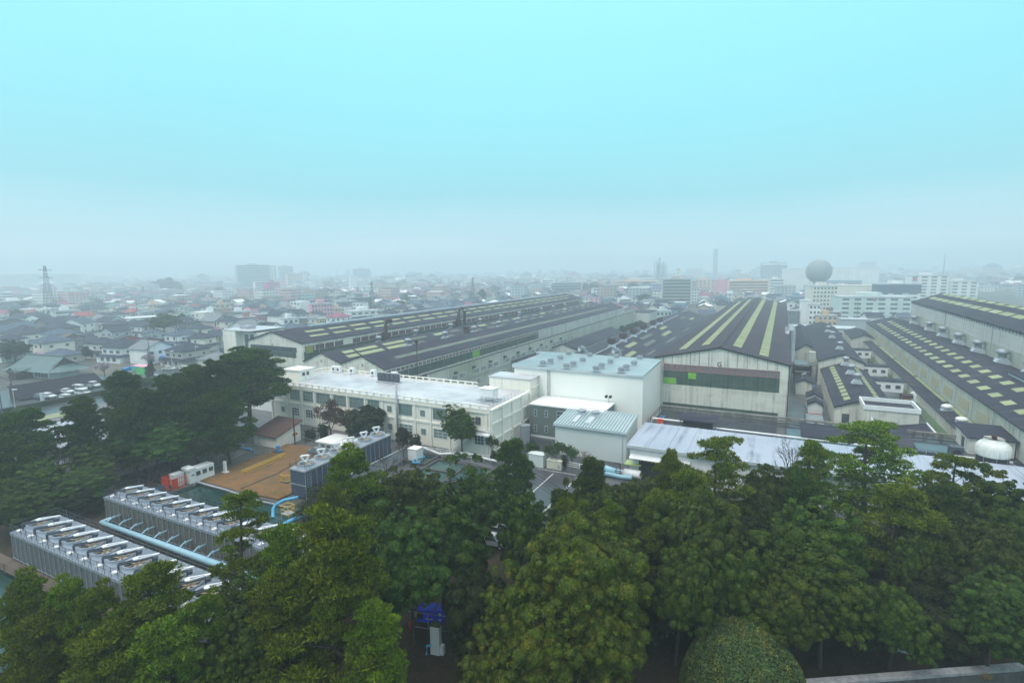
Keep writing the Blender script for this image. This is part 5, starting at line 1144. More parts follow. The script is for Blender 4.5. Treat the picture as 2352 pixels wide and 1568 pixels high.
def broad(seed, R=(5, 5, 4), zc=7.5, ncl=110, nl=190, mat=None, ls=.11, cl=.22, zmin=-.45, rough=.28, H=None, trunk=True, core=True, up=.6):
    """rounded crown built of many leaf clumps on a lumpy ellipsoid, with a sparser inner layer"""
    rng = np.random.default_rng(seed); R = np.array(R, float); Q, N_ = [], []
    big = unit(rng.normal(size=(9, 3))); amp = rng.uniform(-rough, rough, 9)
    k = 0; limbs = []
    for i in range(ncl):
        z = 1 - (i + rng.uniform(-1, 2)) / ncl * (1 - zmin); z = min(1.0, max(-1.0, z)); th = rng.uniform(0, 6.283); s_ = math.sqrt(max(0, 1 - z * z))
        d = np.array([s_ * math.cos(th), s_ * math.sin(th), z])
        m = 1 + sum(a * max(0, float(d @ b)) ** 3 for a, b in zip(amp, big)) + rng.normal() * .05
        c = d * R * m * rng.choice([.62, .74, .84, .93]) + np.array([0, 0, zc])
        s = float(R.mean()) * cl * rng.choice([.6, .85, 1.15, 1.5, 2.1], p=[.25, .27, .23, .15, .10])
        n = int(nl * (s / (R.mean() * cl)) ** 2)
        u = unit(rng.normal(size=(n, 3)) * .8 + d * up + np.array([0, 0, up * 1.1]))
        p = c + u * s * rng.uniform(.72, 1.05, size=(n, 1)) * np.array([1, 1, .62])
        Q.append(p); N_.append(unit(u + rng.normal(size=u.shape) * .25))
        if i % 9 == 0: limbs.append((c[0] * .8, c[1] * .8, c[2] - s * .6, max(.6, zc - R[2] * .7 + rng.uniform(0, 1) * R[2] * .5)))
    P, N_ = np.concatenate(Q), np.concatenate(N_)
    V = leaf_quads(P, N_, ls, rng)
    if core:
        n = int(ncl * 22); u = unit(rng.normal(size=(n, 3))); u[:, 2] = np.maximum(u[:, 2], zmin - .1)
        m = 1 + sum(a * np.maximum(0, u @ b) ** 3 for a, b in zip(amp, big))
        V = np.concatenate([V, leaf_quads(u * R * (m * rng.uniform(.52, .70, n))[:, None] + np.array([0, 0, zc]), u, float(R.mean()) * .05, rng, .9)])
    tm = trunk_mesh('trunk', zc + R[2] * .3, .05 * float(R.mean()) + .05, limbs, seed=seed) if trunk else None
    return nmesh('leafy_crown', V, 4, mat or m_broad), tm
def twiggy(seed, H=6, Rc=2.5, mat=None, n=900, leaves=0, lmat=None):
    """bare tree: recursive thin limbs"""
    rg = random.Random(seed); q = MB(); tips = []
    def grow(p, d, l, r, dep):
        e = (p[0] + d[0] * l, p[1] + d[1] * l, p[2] + d[2] * l)
        q.tube([p, e], [r, r * .65], 4 if dep else 6)
        if dep >= 5: tips.append(e); return
        for _ in range(3 if dep < 4 else 4):
            v_ = Vector(d) + Vector((rg.gauss(0, .48), rg.gauss(0, .48), rg.gauss(0.1, .3))); v_.normalize(); grow(e, v_, l * rg.uniform(.6, .85), r * .6, dep + 1)
    grow((0, 0, 0), (0, 0, 1), H * .24, H * .016 + .03, 0)
    me = q.mesh('bare_branches', mat or m_twig)
    cm = None
    if leaves:
        rng = np.random.default_rng(seed); T = np.array(tips); P = T[rng.integers(0, len(T), leaves)] + rng.normal(size=(leaves, 3)) * .22
        cm = nmesh('leafy_crown', leaf_quads(P, unit(rng.normal(size=P.shape)), .13, rng), 4, lmat)
    return cm, me
TPL = {}
def tpl(k, fn):
    TPL[k] = fn(); return TPL[k]
# heights / radii of the templates, used for scaling (H, R)
DIM = {}
for i in range(3): tpl('pine%d' % i, lambda i=i: pine(11 + i, 14, 4.6, (.25, .32, .2)[i], 68, 150, None, .29, .66, .33)); DIM['pine%d' % i] = (14, 4.6)
for i in range(2): tpl('dpine%d' % i, lambda i=i: pine(31 + i, 14, 4.6, (.22, .28)[i], 92, 130, m_pineB, .36, .6, .42)); DIM['dpine%d' % i] = (14, 4.6)
tpl('dpine2', lambda: pine(37, 14, 4.6, .40, 92, 130, m_pineB, .36, .6, .42)); DIM['dpine2'] = (14, 4.6)
tpl('tier0', lambda: pine(41, 14, 4.6, .30, 50, 150, m_pineA, .28, .38, .26)); DIM['tier0'] = (14, 4.6); NAMES_T = 1
tpl('tall0', lambda: pine(51, 16, 3.6, .18, 62, 105, m_pineA, .28, .5, .34)); DIM['tall0'] = (16, 3.6)
tpl('conif0', lambda: pine(61, 12, 3.2, .08, 90, 110, m_pineB, .34, .8, .6)); DIM['conif0'] = (12, 3.2)
tpl('camph', lambda: broad(71, (6.6, 6.2, 6.2), 8.0, 480, 190, m_camph, .10, .088, -.6, .25)); DIM['camph'] = (14.6, 6.6)
tpl('camph2', lambda: broad(72, (5.2, 5.0, 4.6), 6.2, 360, 170, m_camph, .10, .095, -.6, .25)); DIM['camph2'] = (11, 5.2)
for i in range(3): tpl('broad%d' % i, lambda i=i: broad(81 + i, (5.0, 5.0, 4.4), 6.6, 380, 160, m_broad, .105, .088, -.55, .55)); DIM['broad%d' % i] = (11.2, 5)
for i in range(2): tpl('soft%d' % i, lambda i=i: broad(91 + i, (4.6, 4.6, 5.6), 7.6, 330, 170, m_soft, .10, .095, -.4, .55)); DIM['soft%d' % i] = (13.4, 4.6)
for i in range(2): tpl('dark%d' % i, lambda i=i: broad(101 + i, (3.6, 3.6, 3.0), 3.9, 120, 110, m_dark, .15, .17, -.8, .4)); DIM['dark%d' % i] = (7, 3.6)
tpl('bush', lambda: broad(111, (2.2, 2.2, 1.5), 1.4, 60, 120, m_broad, .09, .25, -.9, .3)); DIM['bush'] = (2.9, 2.2)
tpl('clip', lambda: broad(121, (1.0, 1.0, 1.15), 1.05, 150, 60, m_dark, .05, .10, -.95, .02, trunk=False)); DIM['clip'] = (2.2, 1.0)
for i in range(2): tpl('bare%d' % i, lambda i=i: twiggy(131 + i, 8)); DIM['bare%d' % i] = (7.5, 3.2)
tpl('pink', lambda: twiggy(141, 4.2, 2, m_ptwig)); DIM['pink'] = (4.2, 1.8)
tpl('brown', lambda: twiggy(151, 8.5, 3, m_twig, leaves=3800, lmat=m_brnl)); DIM['brown'] = (8.5, 3.2)
tpl('prune', lambda: twiggy(161, 4.2, 2, m_twig, leaves=1500, lmat=m_soft)); DIM['prune'] = (4.2, 1.8)
tpl('blos', lambda: twiggy(171, 4.5, 2, m_twig, leaves=2600, lmat=m_blos)); DIM['blos'] = (4.5, 2.0)
NAMES = {'pine': ('pine_tree', 'pine tree'), 'dpine': ('pine_tree', 'pine tree'), 'tall': ('pine_tree', 'pine tree'), 'tier': ('pine_tree', 'pine tree'), 'conif': ('conifer', 'conifer'), 'camph': ('broadleaf_tree', 'tree'), 'broad': ('broadleaf_tree', 'tree'),
         'soft': ('broadleaf_tree', 'tree'), 'dark': ('evergreen_shrub', 'shrub'), 'bush': ('evergreen_bush', 'bush'), 'clip': ('clipped_bush', 'bush'), 'bare': ('bare_tree', 'bare tree'), 'pink': ('bare_shrub', 'shrub'),
         'brown': ('withered_tree', 'tree'), 'prune': ('pruned_tree', 'tree'), 'blos': ('blossom_tree', 'blossom tree')}
def plant(key, p, h, r, label, group=None, rz=None, lean=None):
    H, R0 = DIM[key]; cm, tm = TPL[key]; nm, cat = NAMES[key.rstrip('0123456789')]
    o = empty(nm, p, R_.uniform(0, 6.28) if rz is None else rz, label, cat, group)
    r *= .92 if key[:5] in ('broad', 'camph') else 1.0
    k1 = R_.uniform(.9, 1.12); o.scale = (r / R0 * k1, r / R0 / k1, h / H)
    o.rotation_euler = (R_.uniform(-.05, .05), R_.uniform(-.05, .05), o.rotation_euler.z)
    if lean: o.rotation_euler = (lean[0], lean[1], o.rotation_euler.z)
    if cm: inst('crown' if key[:4] not in ('prun',) else 'leaves', cm, o)
    if tm: inst('trunk' if cm else 'branches', tm, o)
    return o
def tree(key, x, yt, wpx, h, label, group=None, fac_=.96, **k):
    """x, yt: where the top shows in the photo; wpx: crown width there; h: height in metres -> stands on the ground below"""
    p = at(x, yt, h * fac_); dz = depth(p); p.z = 0
    return plant(key, p, h, wpx / 2 * dz / FPX, label, group, **k)
G1 = 'pines behind the rear tower block'
TREES = [
 # back left pine row
 ('dpine2', 560, 812, 190, 19, 'big dark pine with drooping right side against the left end of the office block', G1),
 ('dpine2', 495, 838, 110, 18, 'dark pine directly left of the biggest back pine, above the brown shed', G1),
 ('dpine0', 432, 852, 140, 17, 'dark open-crowned pine in the middle of the back row', G1),
 ('dpine1', 345, 905, 110, 15, 'shorter dark pine between the middle pine and the twin-tipped pine', G1),
 ('dpine1', 275, 868, 130, 16.5, 'tall pine with layered branches rising beside the parked cars', G1),
 ('dpine0', 180, 925, 130, 14.5, 'spreading dark pine in front of the corrugated roof at the left', G1),
 ('dpine0', 45, 952, 170, 14, 'dark pine at the left edge before the street', G1),
 ('dpine1', 10, 1010, 120, 12, 'dark pine cut by the left edge of the picture', G1),
  ('dpine1', 395, 878, 130, 16, 'dark pine filling the gap between the middle and the biggest back pines', G1),
  ('dpine1', 300, 940, 140, 13, 'dense dark pine right under the layered tall pine', G1),
 ('dpine0', 470, 915, 150, 13.5, 'dense lower pine in front of the middle back pines', G1),
 ('dpine1', 515, 905, 120, 14, 'dense lower pine at the foot of the biggest back pine', G1),
  ('soft0', 300, 975, 150, 10, 'round green tree below the layered pine, above the rear tower block', 'understorey trees at the left'),
 ('soft1', 385, 985, 120, 9.5, 'yellow-green tree just left of the white generator container', 'understorey trees at the left'),
 ('broad0', 215, 1040, 130, 8, 'mid green tree behind the left end of the rear tower block', 'understorey trees at the left'),
 ('broad1', 90, 1060, 150, 8, 'olive tree behind the left end of the front tower block', 'understorey trees at the left'),
 ('broad2', 20, 1110, 120, 8, 'bushy green tree at the left edge above the front tower block', 'understorey trees at the left'),
 ('bare0', 130, 1010, 120, 10, 'leafless brown tree between the left edge pines', 'bare trees at the left'),
 ('bare1', 250, 1060, 130, 8, 'leafless brown tangle just behind the rear tower block corner', 'bare trees at the left'),
 ('bare0', 330, 1040, 110, 8, 'leafless dark tree left of the orange cage', 'bare trees at the left'),
 ('bare1', 445, 985, 110, 9, 'leafless dark tree above the white generator container', 'bare trees at the left'),
 ('soft0', 60, 1130, 130, 5.5, 'low bushy green tree at the left end of the front tower block', 'understorey trees at the left'),
 ('dark0', 150, 1118, 110, 4.5, 'dark shrub between the left ends of the two tower blocks', 'understorey trees at the left'),
 ('soft1', 185, 1085, 110, 6.5, 'grey-green tree above the gap between the tower blocks', 'understorey trees at the left'),
 ('bare0', 60, 1080, 110, 7, 'leafless brown tree at the far left above the front tower block', 'bare trees at the left'),
 # foreground left pines
 ('pine0', 45, 1330, 190, 12.5, 'bright green pine at the left edge below the dark pond', None),
 ('pine1', 145, 1352, 170, 12, 'pine with upright candles, second from the left edge in the foreground', None),
 ('pine2', 330, 1305, 240, 13.5, 'broad bright pine whose top overlaps the front tower block fans', None),
 ('pine1', 225, 1365, 170, 12, 'pine between the left-edge pine and the broad one over the fans', None),
 ('pine0', 70, 1430, 220, 10.5, 'low full pine filling the bottom left corner', None),
 ('pine2', 230, 1450, 240, 10.5, 'low full pine along the bottom edge beside the corner pine', None),
 ('pine0', 395, 1430, 230, 10.5, 'low full pine along the bottom edge below the broad bright pine', None),
 ('pine1', 470, 1370, 150, 10.5, 'smaller pine right of the broad bright pine', None),
 ('tall0', 543, 1150, 175, 16, 'tall slim pine standing in front of both tower blocks', None),
 ('pine0', 745, 1190, 310, 17.5, 'largest foreground pine, bright yellow-green, in the lower middle left', None),
 ('pine1', 665, 1225, 190, 15, 'round yellow-green tree hugging the left side of the largest foreground pine', None),
 ('pine2', 850, 1400, 190, 11, 'low spreading pine bough mass right of the largest foreground pine', None),
 ('pine2', 640, 1330, 210, 12.5, 'full pine under the left side of the largest foreground pine', None),
 ('broad0', 500, 1500, 170, 7.5, 'yellowish broadleaf tree at the bottom edge left of the largest pine', None),
 ('soft0', 570, 1400, 160, 9.5, 'dull green tree behind the bottom pines near the end of the front tower block', None),
 ('broad1', 610, 1530, 130, 6.5, 'small olive tree peeking in at the bottom edge', None),
 ('broad2', 545, 1340, 130, 10, 'round tree hiding the right end of the front tower block', None),
 # centre left
 ('pine1', 805, 1050, 190, 17, 'pine with feathery top in front of the navy tower block', None),
 ('pine0', 750, 1130, 150, 15, 'pine with low left boughs over the blue pipe', None),
 ('broad2', 935, 1072, 190, 12.5, 'round domed olive tree below the settling basin', None),
 ('broad0', 860, 1120, 150, 12, 'olive tree between the feathery pine and the domed tree', None),
 ('soft0', 1012, 1135, 190, 14, 'tall soft grey-green tree left of the wet road', None),
 ('soft1', 940, 1200, 190, 13, 'soft green tree below the round domed olive tree', None),
  ('dark0', 885, 1235, 90, 8, 'very dark shrub mass in the gap right of the largest pine', None),  # added shrub, its dark leaves stand for the deep shade in this gap
  ('broad1', 1105, 1094, 115, 11, 'round tree in front of the settling basin beside the dark conifer', None),
 ('conif0', 1180, 1024, 118, 12, 'dark conifer with a utility pole rising from it', None),
 ('broad0', 1060, 944, 92, 9.5, 'leaning dark green tree before the right end of the office block', None),
 ('dark0', 838, 938, 92, 7.5, 'dark rounded tree before the middle of the office block', None),
 ('brown', 755, 908, 80, 10.5, 'withered brown tree spreading before the office block', None),
 ('brown', 800, 930, 90, 8, 'withered brown branches beside the dark rounded tree', None),
 ('clip', 741, 970, 26, 3.8, 'dark clipped cone bush before the office block', None),
 ('clip', 712, 985, 34, 2.4, 'wide clipped ball hedge left of the dark clipped cone', None),
 ('clip', 765, 998, 24, 2.0, 'small clipped ball right of the dark clipped cone', None),
 ('clip', 954, 996, 28, 4.0, 'tall clipped rounded bush behind the slatted screen', None),
 ('dark1', 925, 980, 36, 5, 'dark cloud-pruned tree left of the tall clipped bush', None),
 ('bare0', 925, 1000, 60, 6, 'thin leafless tree in front of the slatted screen', None),
 ('bare1', 885, 1030, 60, 6, 'thin leafless tree rising behind the round domed olive tree', None),
 ('prune', 1130, 996, 34, 5, 'small pruned tree at the office block corner, leftmost of the pruned row', 'pruned trees by the annex'),
 ('prune', 1180, 1004, 46, 4.5, 'small pruned tree right of the grey round tank', 'pruned trees by the annex'),
 ('prune', 1222, 1008, 36, 4.5, 'small pruned tree above the tall pale cabinet', 'pruned trees by the annex'),
 ('prune', 1275, 1012, 56, 5, 'wider pruned tree in front of the small ribbed hall', 'pruned trees by the annex'),
 ('prune', 1315, 1020, 36, 4.5, 'small pruned tree left of the pinkish bare shrub', 'pruned trees by the annex'),
 ('clip', 1296, 1044, 22, 2.6, 'clipped ball bush under the pruned trees', None),
 ('clip', 1361, 1051, 20, 2.6, 'clipped brown-green ball bush at the foot of the small hall', None),
 ('pink', 1346, 1024, 70, 4.8, 'pinkish leafless shrub in front of the small ribbed hall', None),
 ('pink', 1305, 1085, 50, 3.5, 'low pinkish leafless shrub at the edge of the wet road', None),
 ('clip', 1133, 1034, 18, 2.2, 'small clipped cone at the foot of the office block tower', None),
 # centre
 ('camph', 1330, 1200, 330, 14.5, 'huge rounded tree with rusty orange leaf patches in the centre foreground', None),
 ('camph2', 1200, 1330, 210, 11.5, 'rounded olive-rust tree lobe left of the huge rounded tree', None),
 ('camph2', 1235, 1410, 260, 10, 'olive rounded tree at the bottom edge below the huge rusty one', None),
 ('camph', 1385, 1350, 240, 10.5, 'lower right swelling olive tree beside the huge rusty one', None),
 ('camph2', 1150, 1490, 180, 7.5, 'low olive tree at the bottom edge beside the brown woodland floor', None),
 ('broad1', 1192, 1146, 140, 12.5, 'yellow-green rounded tree above the huge rusty one', None),
 ('pine2', 1300, 1160, 140, 13.5, 'bright green pine between the wet road and the huge rusty tree', None),
 ('pine0', 1400, 1165, 120, 12.5, 'bright green pine right behind the huge rusty tree', None),
 ('broad0', 1330, 1150, 110, 13, 'rounded olive tree in the middle of the bright pines', None),
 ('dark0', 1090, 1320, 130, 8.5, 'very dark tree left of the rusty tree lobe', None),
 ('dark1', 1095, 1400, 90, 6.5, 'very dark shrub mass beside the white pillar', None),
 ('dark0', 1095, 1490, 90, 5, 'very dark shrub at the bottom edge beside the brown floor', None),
 ('conif0', 1350, 1066, 130, 12, 'dark green conifer beside the pale blue pipes', None),
 ('broad2', 1455, 1096, 150, 11, 'dull green rounded tree under the warehouse gate', None),
 ('conif0', 1285, 1130, 90, 10, 'dark low conifer at the end of the wet road', None),
 ('broad1', 1400, 1140, 150, 11.5, 'olive tree left of the gate tree, behind the bright pines', None),
 # right
 ('pine0', 1545, 1052, 130, 15, 'green pine reaching the warehouse roof, left one of the close group', None),
 ('tier0', 1655, 1014, 200, 16, 'tall green pine covering the middle of the warehouse roof', None),
 ('pine2', 1600, 1090, 190, 14, 'full pine below the two warehouse roof pines', None),
 ('pine1', 1500, 1150, 150, 13, 'deep green pine left of the big olive tree', None),
 ('broad0', 1625, 1150, 240, 13.5, 'big lobed olive tree in the right centre', None),
 ('broad1', 1560, 1265, 180, 11.5, 'lower left lobe tree beneath the big lobed olive tree', None),
 ('broad2', 1680, 1250, 190, 11.5, 'lower bright lobe tree beneath the big lobed olive tree', None),
 ('broad1', 1760, 1080, 140, 13, 'olive tree between the warehouse pines and the right pines', None),
 ('broad2', 1865, 1164, 260, 13.5, 'big dense dome-crowned tree right of centre', None),
 ('broad0', 1900, 1270, 260, 11.5, 'dense tree below the big dome-crowned tree', None),
 ('broad1', 1800, 1320, 200, 10, 'dense dark tree at the lower left of the dome-crowned tree', None),
 ('broad2', 2060, 1340, 160, 9, 'yellow-tinged tree at the lower right of the dome-crowned tree', None),
 ('dark0', 1960, 1375, 170, 5, 'dark tree over the green wire fence', None),
  ('dark0', 1560, 1330, 150, 6.5, 'dark shrub bank left of the clipped dome', None),
  ('pine0', 1870, 1022, 130, 15, 'green pine at the left foot of the big right pine', None),
 ('dpine1', 1845, 1100, 130, 13, 'darker pine under the left side of the big right pine', None),
 ('tier0', 2010, 984, 270, 16.5, 'biggest right-hand pine with tiered branches over the white roof', None),
 ('pine1', 2065, 1120, 220, 13, 'low wide pine below the biggest right-hand pine', None),
 ('tier0', 2195, 1054, 190, 15, 'pine in front of the streaked white roof at the right', None),
 ('dpine0', 2180, 1120, 170, 12, 'dark pine below the right-hand roof pine', None),
 ('broad0', 2318, 1128, 170, 13.5, 'tall olive tree at the right edge', None),
 ('broad1', 2310, 1220, 190, 12, 'green tree at the right edge under the tall olive one', None),
 ('broad2', 2200, 1225, 130, 9.5, 'bluish-green tree in the shaded gap at the right', None),
 ('bare0', 2090, 1200, 150, 9, 'leafless reddish-brown thicket tree in the right gap', None),
 ('bare1', 2200, 1160, 170, 10, 'leafless dark tree tangled behind the bluish-green tree', None),
 ('bare0', 2110, 1290, 120, 7.5, 'leafless tree low in the right gap', None),
 ('dark1', 2140, 1300, 150, 7.5, 'dark evergreen in the middle of the right gap', None),
 ('dark0', 2180, 1375, 200, 5, 'dark shrub bank above the concrete wall at the right', None),
 ('soft1', 2290, 1330, 170, 10, 'rounded grey-green tree low at the right edge', None),
 ('broad2', 2100, 1230, 120, 9.5, 'small bright green tree in the right gap', None),
 ('bare1', 1812, 985, 110, 13, 'tall thin leafless tree before the streaked white warehouse roof', None),
   ('dark0', 1440, 1250, 130, 8, 'very dark tree in the cleft right of the huge rusty tree', None),
 ('dark1', 1480, 1330, 130, 7, 'very dark shrub low in the cleft right of the huge rusty tree', None),
 ('dark0', 1740, 1200, 120, 9, 'very dark tree between the two big olive crowns', None),
 ('dark1', 2250, 1240, 130, 8, 'dark shrub under the right roof pine', None),
]
for t in TREES: tree(*t)
# clipped dome
rng_ = np.random.default_rng(5)
dn = 46000; u_ = unit(rng_.normal(size=(dn, 3))); u_[:, 2] = np.abs(u_[:, 2])
prof = lambda u: u * np.array([5.0, 5.0, 6.4]) * (1 + .02 * np.sin(u[:, :1] * 7) * np.cos(u[:, 1:2] * 6)) * rng_.uniform(.96, 1.02, size=(len(u), 1))
DV = leaf_quads(prof(u_), unit(u_ + rng_.normal(size=u_.shape) * .5), .085, rng_)
dp = at(1705, 1600, 0)
dome = empty('clipped_dome_shrub', dp, 0, 'huge smooth clipped dome shrub at the bottom edge beside the concrete wall', 'shrub')
inst('foliage', nmesh('dome_foliage', DV, 4, m_topi), dome)
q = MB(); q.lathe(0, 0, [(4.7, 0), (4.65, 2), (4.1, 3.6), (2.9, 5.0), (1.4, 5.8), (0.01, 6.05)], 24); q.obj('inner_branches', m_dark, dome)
# undergrowth that fills the woodland floor (uncountable)
ub, _ = TPL['bush']
pts = []
rgu = random.Random(3)
base_v = np.empty(len(ub.vertices) * 3, np.float32); ub.vertices.foreach_get('co', base_v); base_v = base_v.reshape(-1, 4, 3)
parts_ = []
zones = [((-20, 62), (62, 82), 26), ((8, 58), (62, 84), 20), ((-150, -92), (24, 50), 34), ((-14, 8), (57, 78), 14), ((-60, -10), (8, 26), 14), ((-62, -44), (46, 60), 10)]
for (a0, a1), (b0, b1), n in zones:
    for _ in range(n):
        a, b = rgu.uniform(a0, a1), rgu.uniform(b0, b1); s = rgu.uniform(.7, 1.4); th = rgu.uniform(0, 6.28); w_ = W(a, b)
        sel = base_v[rgu.randrange(3)::3]
        c_, s_ = math.cos(th), math.sin(th)
        parts_.append(sel @ np.array([[c_, s_, 0], [-s_, c_, 0], [0, 0, 1]]) * s * np.array([1, 1, .9]) + np.array([w_.x, w_.y, 0]))
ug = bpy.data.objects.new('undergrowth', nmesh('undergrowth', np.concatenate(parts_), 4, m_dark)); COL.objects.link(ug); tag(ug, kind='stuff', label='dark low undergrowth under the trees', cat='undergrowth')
# ------------------------------------------------------------------ town beyond the works
def pm(name, c, **k): return M(name, c, tuple(x * .88 for x in c), .15, .75, streak=(GRIME, .2), **k)
TW_ = dict(white=pm('town_white', (.80, .82, .82)), cream=pm('town_cream', (.74, .72, .64)), grey=pm('town_grey', (.42, .46, .49)), dgrey=pm('town_dark_grey', (.15, .17, .18)),
           mint=pm('town_mint', (.58, .70, .66)), pink=pm('town_pink', (.75, .38, .47)), magenta=pm('town_magenta', (.55, .09, .22)), peach=pm('town_peach', (.74, .50, .38)), tan=pm('town_tan', (.48, .45, .41)),
           brown=pm('town_brown', (.20, .16, .16)), red=pm('town_brick_red', (.38, .12, .10)), ochre=pm('town_ochre', (.55, .42, .14)), green=pm('town_green', (.10, .55, .16)), blue=pm('town_blue_grey', (.20, .30, .40)),
           lilac=pm('town_lilac', (.38, .38, .60)), orange=pm('town_orange', (.62, .44, .27)), navy=pm('town_navy', (.06, .10, .16)), slab=pm('town_slab_grey', (.44, .52, .57)))
RF_ = dict(slate=M('tile_slate', (.030, .040, .066), (.020, .028, .050), .5, .75, rib=('y', .9, .25)), blue=M('tile_blue_grey', (.065, .095, .145), (.045, .07, .11), .5, .75, rib=('y', .9, .2)),
           brown=M('tile_brown', (.11, .07, .06), (.08, .05, .045), .5, .6), red=M('tile_red', (.30, .07, .06), (.22, .05, .045), .5, .6), magenta=M('tile_magenta', (.26, .07, .13), (.2, .055, .10), .5, .6),
           green=M('tile_green', (.10, .20, .17), (.07, .15, .13), .5, .5), grey=M('tile_grey', (.17, .19, .21), (.12, .14, .15), .5, .5), white=m_wroof)
WN = {}
_wf = MB(); _wf.box(-.5, .5, -.08, .02, -.08, 0).box(-.5, .5, -.08, .02, 1, 1.08).box(-.55, -.5, -.08, .02, 0, 1).box(.5, .55, -.08, .02, 0, 1)
_wf.poly([(-.5, -.03, 0), (.5, -.03, 0), (.5, -.03, 1), (-.5, -.03, 1)], 1)
m_twin = M('town_window_glass', (.06, .09, .11), (.10, .14, .16), .3, .2, obr=.4, spec=.5)
WINM = _wf.mesh('window', [m_white, m_twin])
def twin(par, x, y, z, w, h, rz=0.0): return inst('window', WINM, par, (x, y, z), rz, (w, 1, h))
def house_parts(o, w, l, st, wall, roof, kind, rg, detail=2, skirt=False):
    h = 2.9 * st + .3; e = .55; y0, y1 = -l / 2, l / 2
    q = MB(); q.box(-w/2, w/2, y0, y1, 0, h)
    rh = min(w, l) * .26
    if kind == 'gable': q.prism([(-w/2, h), (w/2, h), (0, h + rh)], 'y', y0, y1)
    q.obj('wall', TW_[wall], o)
    r = MB(); z = h + .02
    if kind == 'hip':
        k = max(0.0, (l - w) / 2) if l > w else 0; j = max(0.0, (w - l) / 2) if w > l else 0
        A, B, C, D = (-w/2 - e, y0 - e, z), (w/2 + e, y0 - e, z), (w/2 + e, y1 + e, z), (-w/2 - e, y1 + e, z)
        P, Q = (-j, -k, z + rh), (j, k, z + rh)
        if l > w: r.poly([A, B, P]).poly([B, C, Q, P]).poly([C, D, Q]).poly([D, A, P, Q])
        else: r.poly([A, B, Q, P]).poly([B, C, Q]).poly([C, D, P, Q]).poly([D, A, P])
        r.box(-w/2 - e, w/2 + e, y0 - e, y1 + e, z - .15, z - .003).box(-j - .15, j + .15, -k - .15, k + .15, z + rh - .12, z + rh + .12)
    elif kind == 'gable':
        s = rh / (w / 2)
        r.prism([(-w/2 - e, z - e * s), (0, z + rh), (0, z + rh + .16), (-w/2 - e, z - e * s + .16)], 'y', y0 - e, y1 + e)
        r.prism([(0, z + rh), (w/2 + e, z - e * s), (w/2 + e, z - e * s + .16), (0, z + rh + .16)], 'y', y0 - e, y1 + e)
    else:
        r.box(-w/2 - .15, w/2 + .15, y0 - .15, y1 + .15, h + .003, h + .35)
    ro = r.obj('roof', RF_[roof] if roof in RF_ else TW_[roof], o)
    if skirt:
        s = MB(); hh = 2.9; ex = 1.9; a0, b0_, c0, d0 = -w/2 - ex, w/2 + ex * .6, y0 - ex, y1 + ex * .5
        s.poly([(a0, c0, hh - .4), (b0_, c0, hh - .4), (w/2, y0, hh + .35), (-w/2, y0, hh + .35)]).poly([(a0, c0, hh - .4), (-w/2, y0, hh + .35), (-w/2, y1, hh + .35), (a0, d0, hh - .4)]).poly([(b0_, c0, hh - .4), (b0_, d0, hh - .4), (w/2, y1, hh + .35), (w/2, y0, hh + .35)])
        s.obj('lower_roof', RF_[roof] if roof in RF_ else TW_[roof], o)
        MB().box(a0 + .5, b0_ - .5, c0 + .5, y0 - .01, 0, hh - .45).obj('ground_floor', TW_[wall], o)
    if detail:
        for f in range(st):
            if skirt and f == 0:
                for k in range(3): twin(o, -w * .32 + k * w * .3, -l/2 - 1.9 + .5, .7, w * .18, 1.6)
                continue
            n = max(2, int(w / 3.2))
            for k in range(n):
                if rg.random() < .85: twin(o, -w/2 + w * (k + .5) / n, y0, .9 + 2.9 * f, rg.choice((1.3, 1.8, 2.2)) * min(1, w / n / 2.6), rg.choice((1.1, 1.2, 1.7)))
            if detail > 1:
                for k in range(max(1, int(l / 4))): twin(o, w/2, y0 + l * (k + .5) / max(1, int(l / 4)), .9 + 2.9 * f, 1.4, 1.1, math.radians(90))
OCC = []          # ground footprints already used: (x, y, radius)
def free(p, r): return all((p.x - a) ** 2 + (p.y - b) ** 2 > (r + c) ** 2 for a, b, c in OCC)
WC = {'white': 'white', 'cream': 'cream', 'grey': 'grey', 'dgrey': 'dark grey', 'tan': 'tan', 'brown': 'brown', 'mint': 'mint green', 'pink': 'pink', 'red': 'brick red', 'ochre': 'ochre', 'blue': 'blue-grey', 'peach': 'peach', 'orange': 'orange', 'lilac': 'lilac', 'green': 'bright green', 'magenta': 'magenta'}
RC = {'slate': 'dark slate', 'blue': 'blue-grey', 'brown': 'brown', 'red': 'red', 'magenta': 'magenta', 'green': 'green', 'grey': 'grey', 'white': 'white'}
def house(x, yb, wpx, st, wall, roof, kind, rot, lab=None, dl=.8, detail=2, skirt=False):
    p = at(x, yb); w = wpx * depth(p) / FPX; l = w * dl
    f = Vector((p.x, p.y, 0)).normalized(); p = p + f * l * .4
    o = empty('house', p, -AZ + rot, lab or '%s %s house with %s %s roof' % (WC[wall], 'two storey' if st == 2 else ('three storey' if st == 3 else 'single storey'), RC.get(roof, roof), {'hip': 'hipped', 'gable': 'gabled', 'flat': 'flat'}[kind]), 'house')
    house_parts(o, w, l, st, wall, roof, kind, R_, detail, skirt); OCC.append((p.x, p.y, max(w, l) * .62)); return o
def cx(n): return n
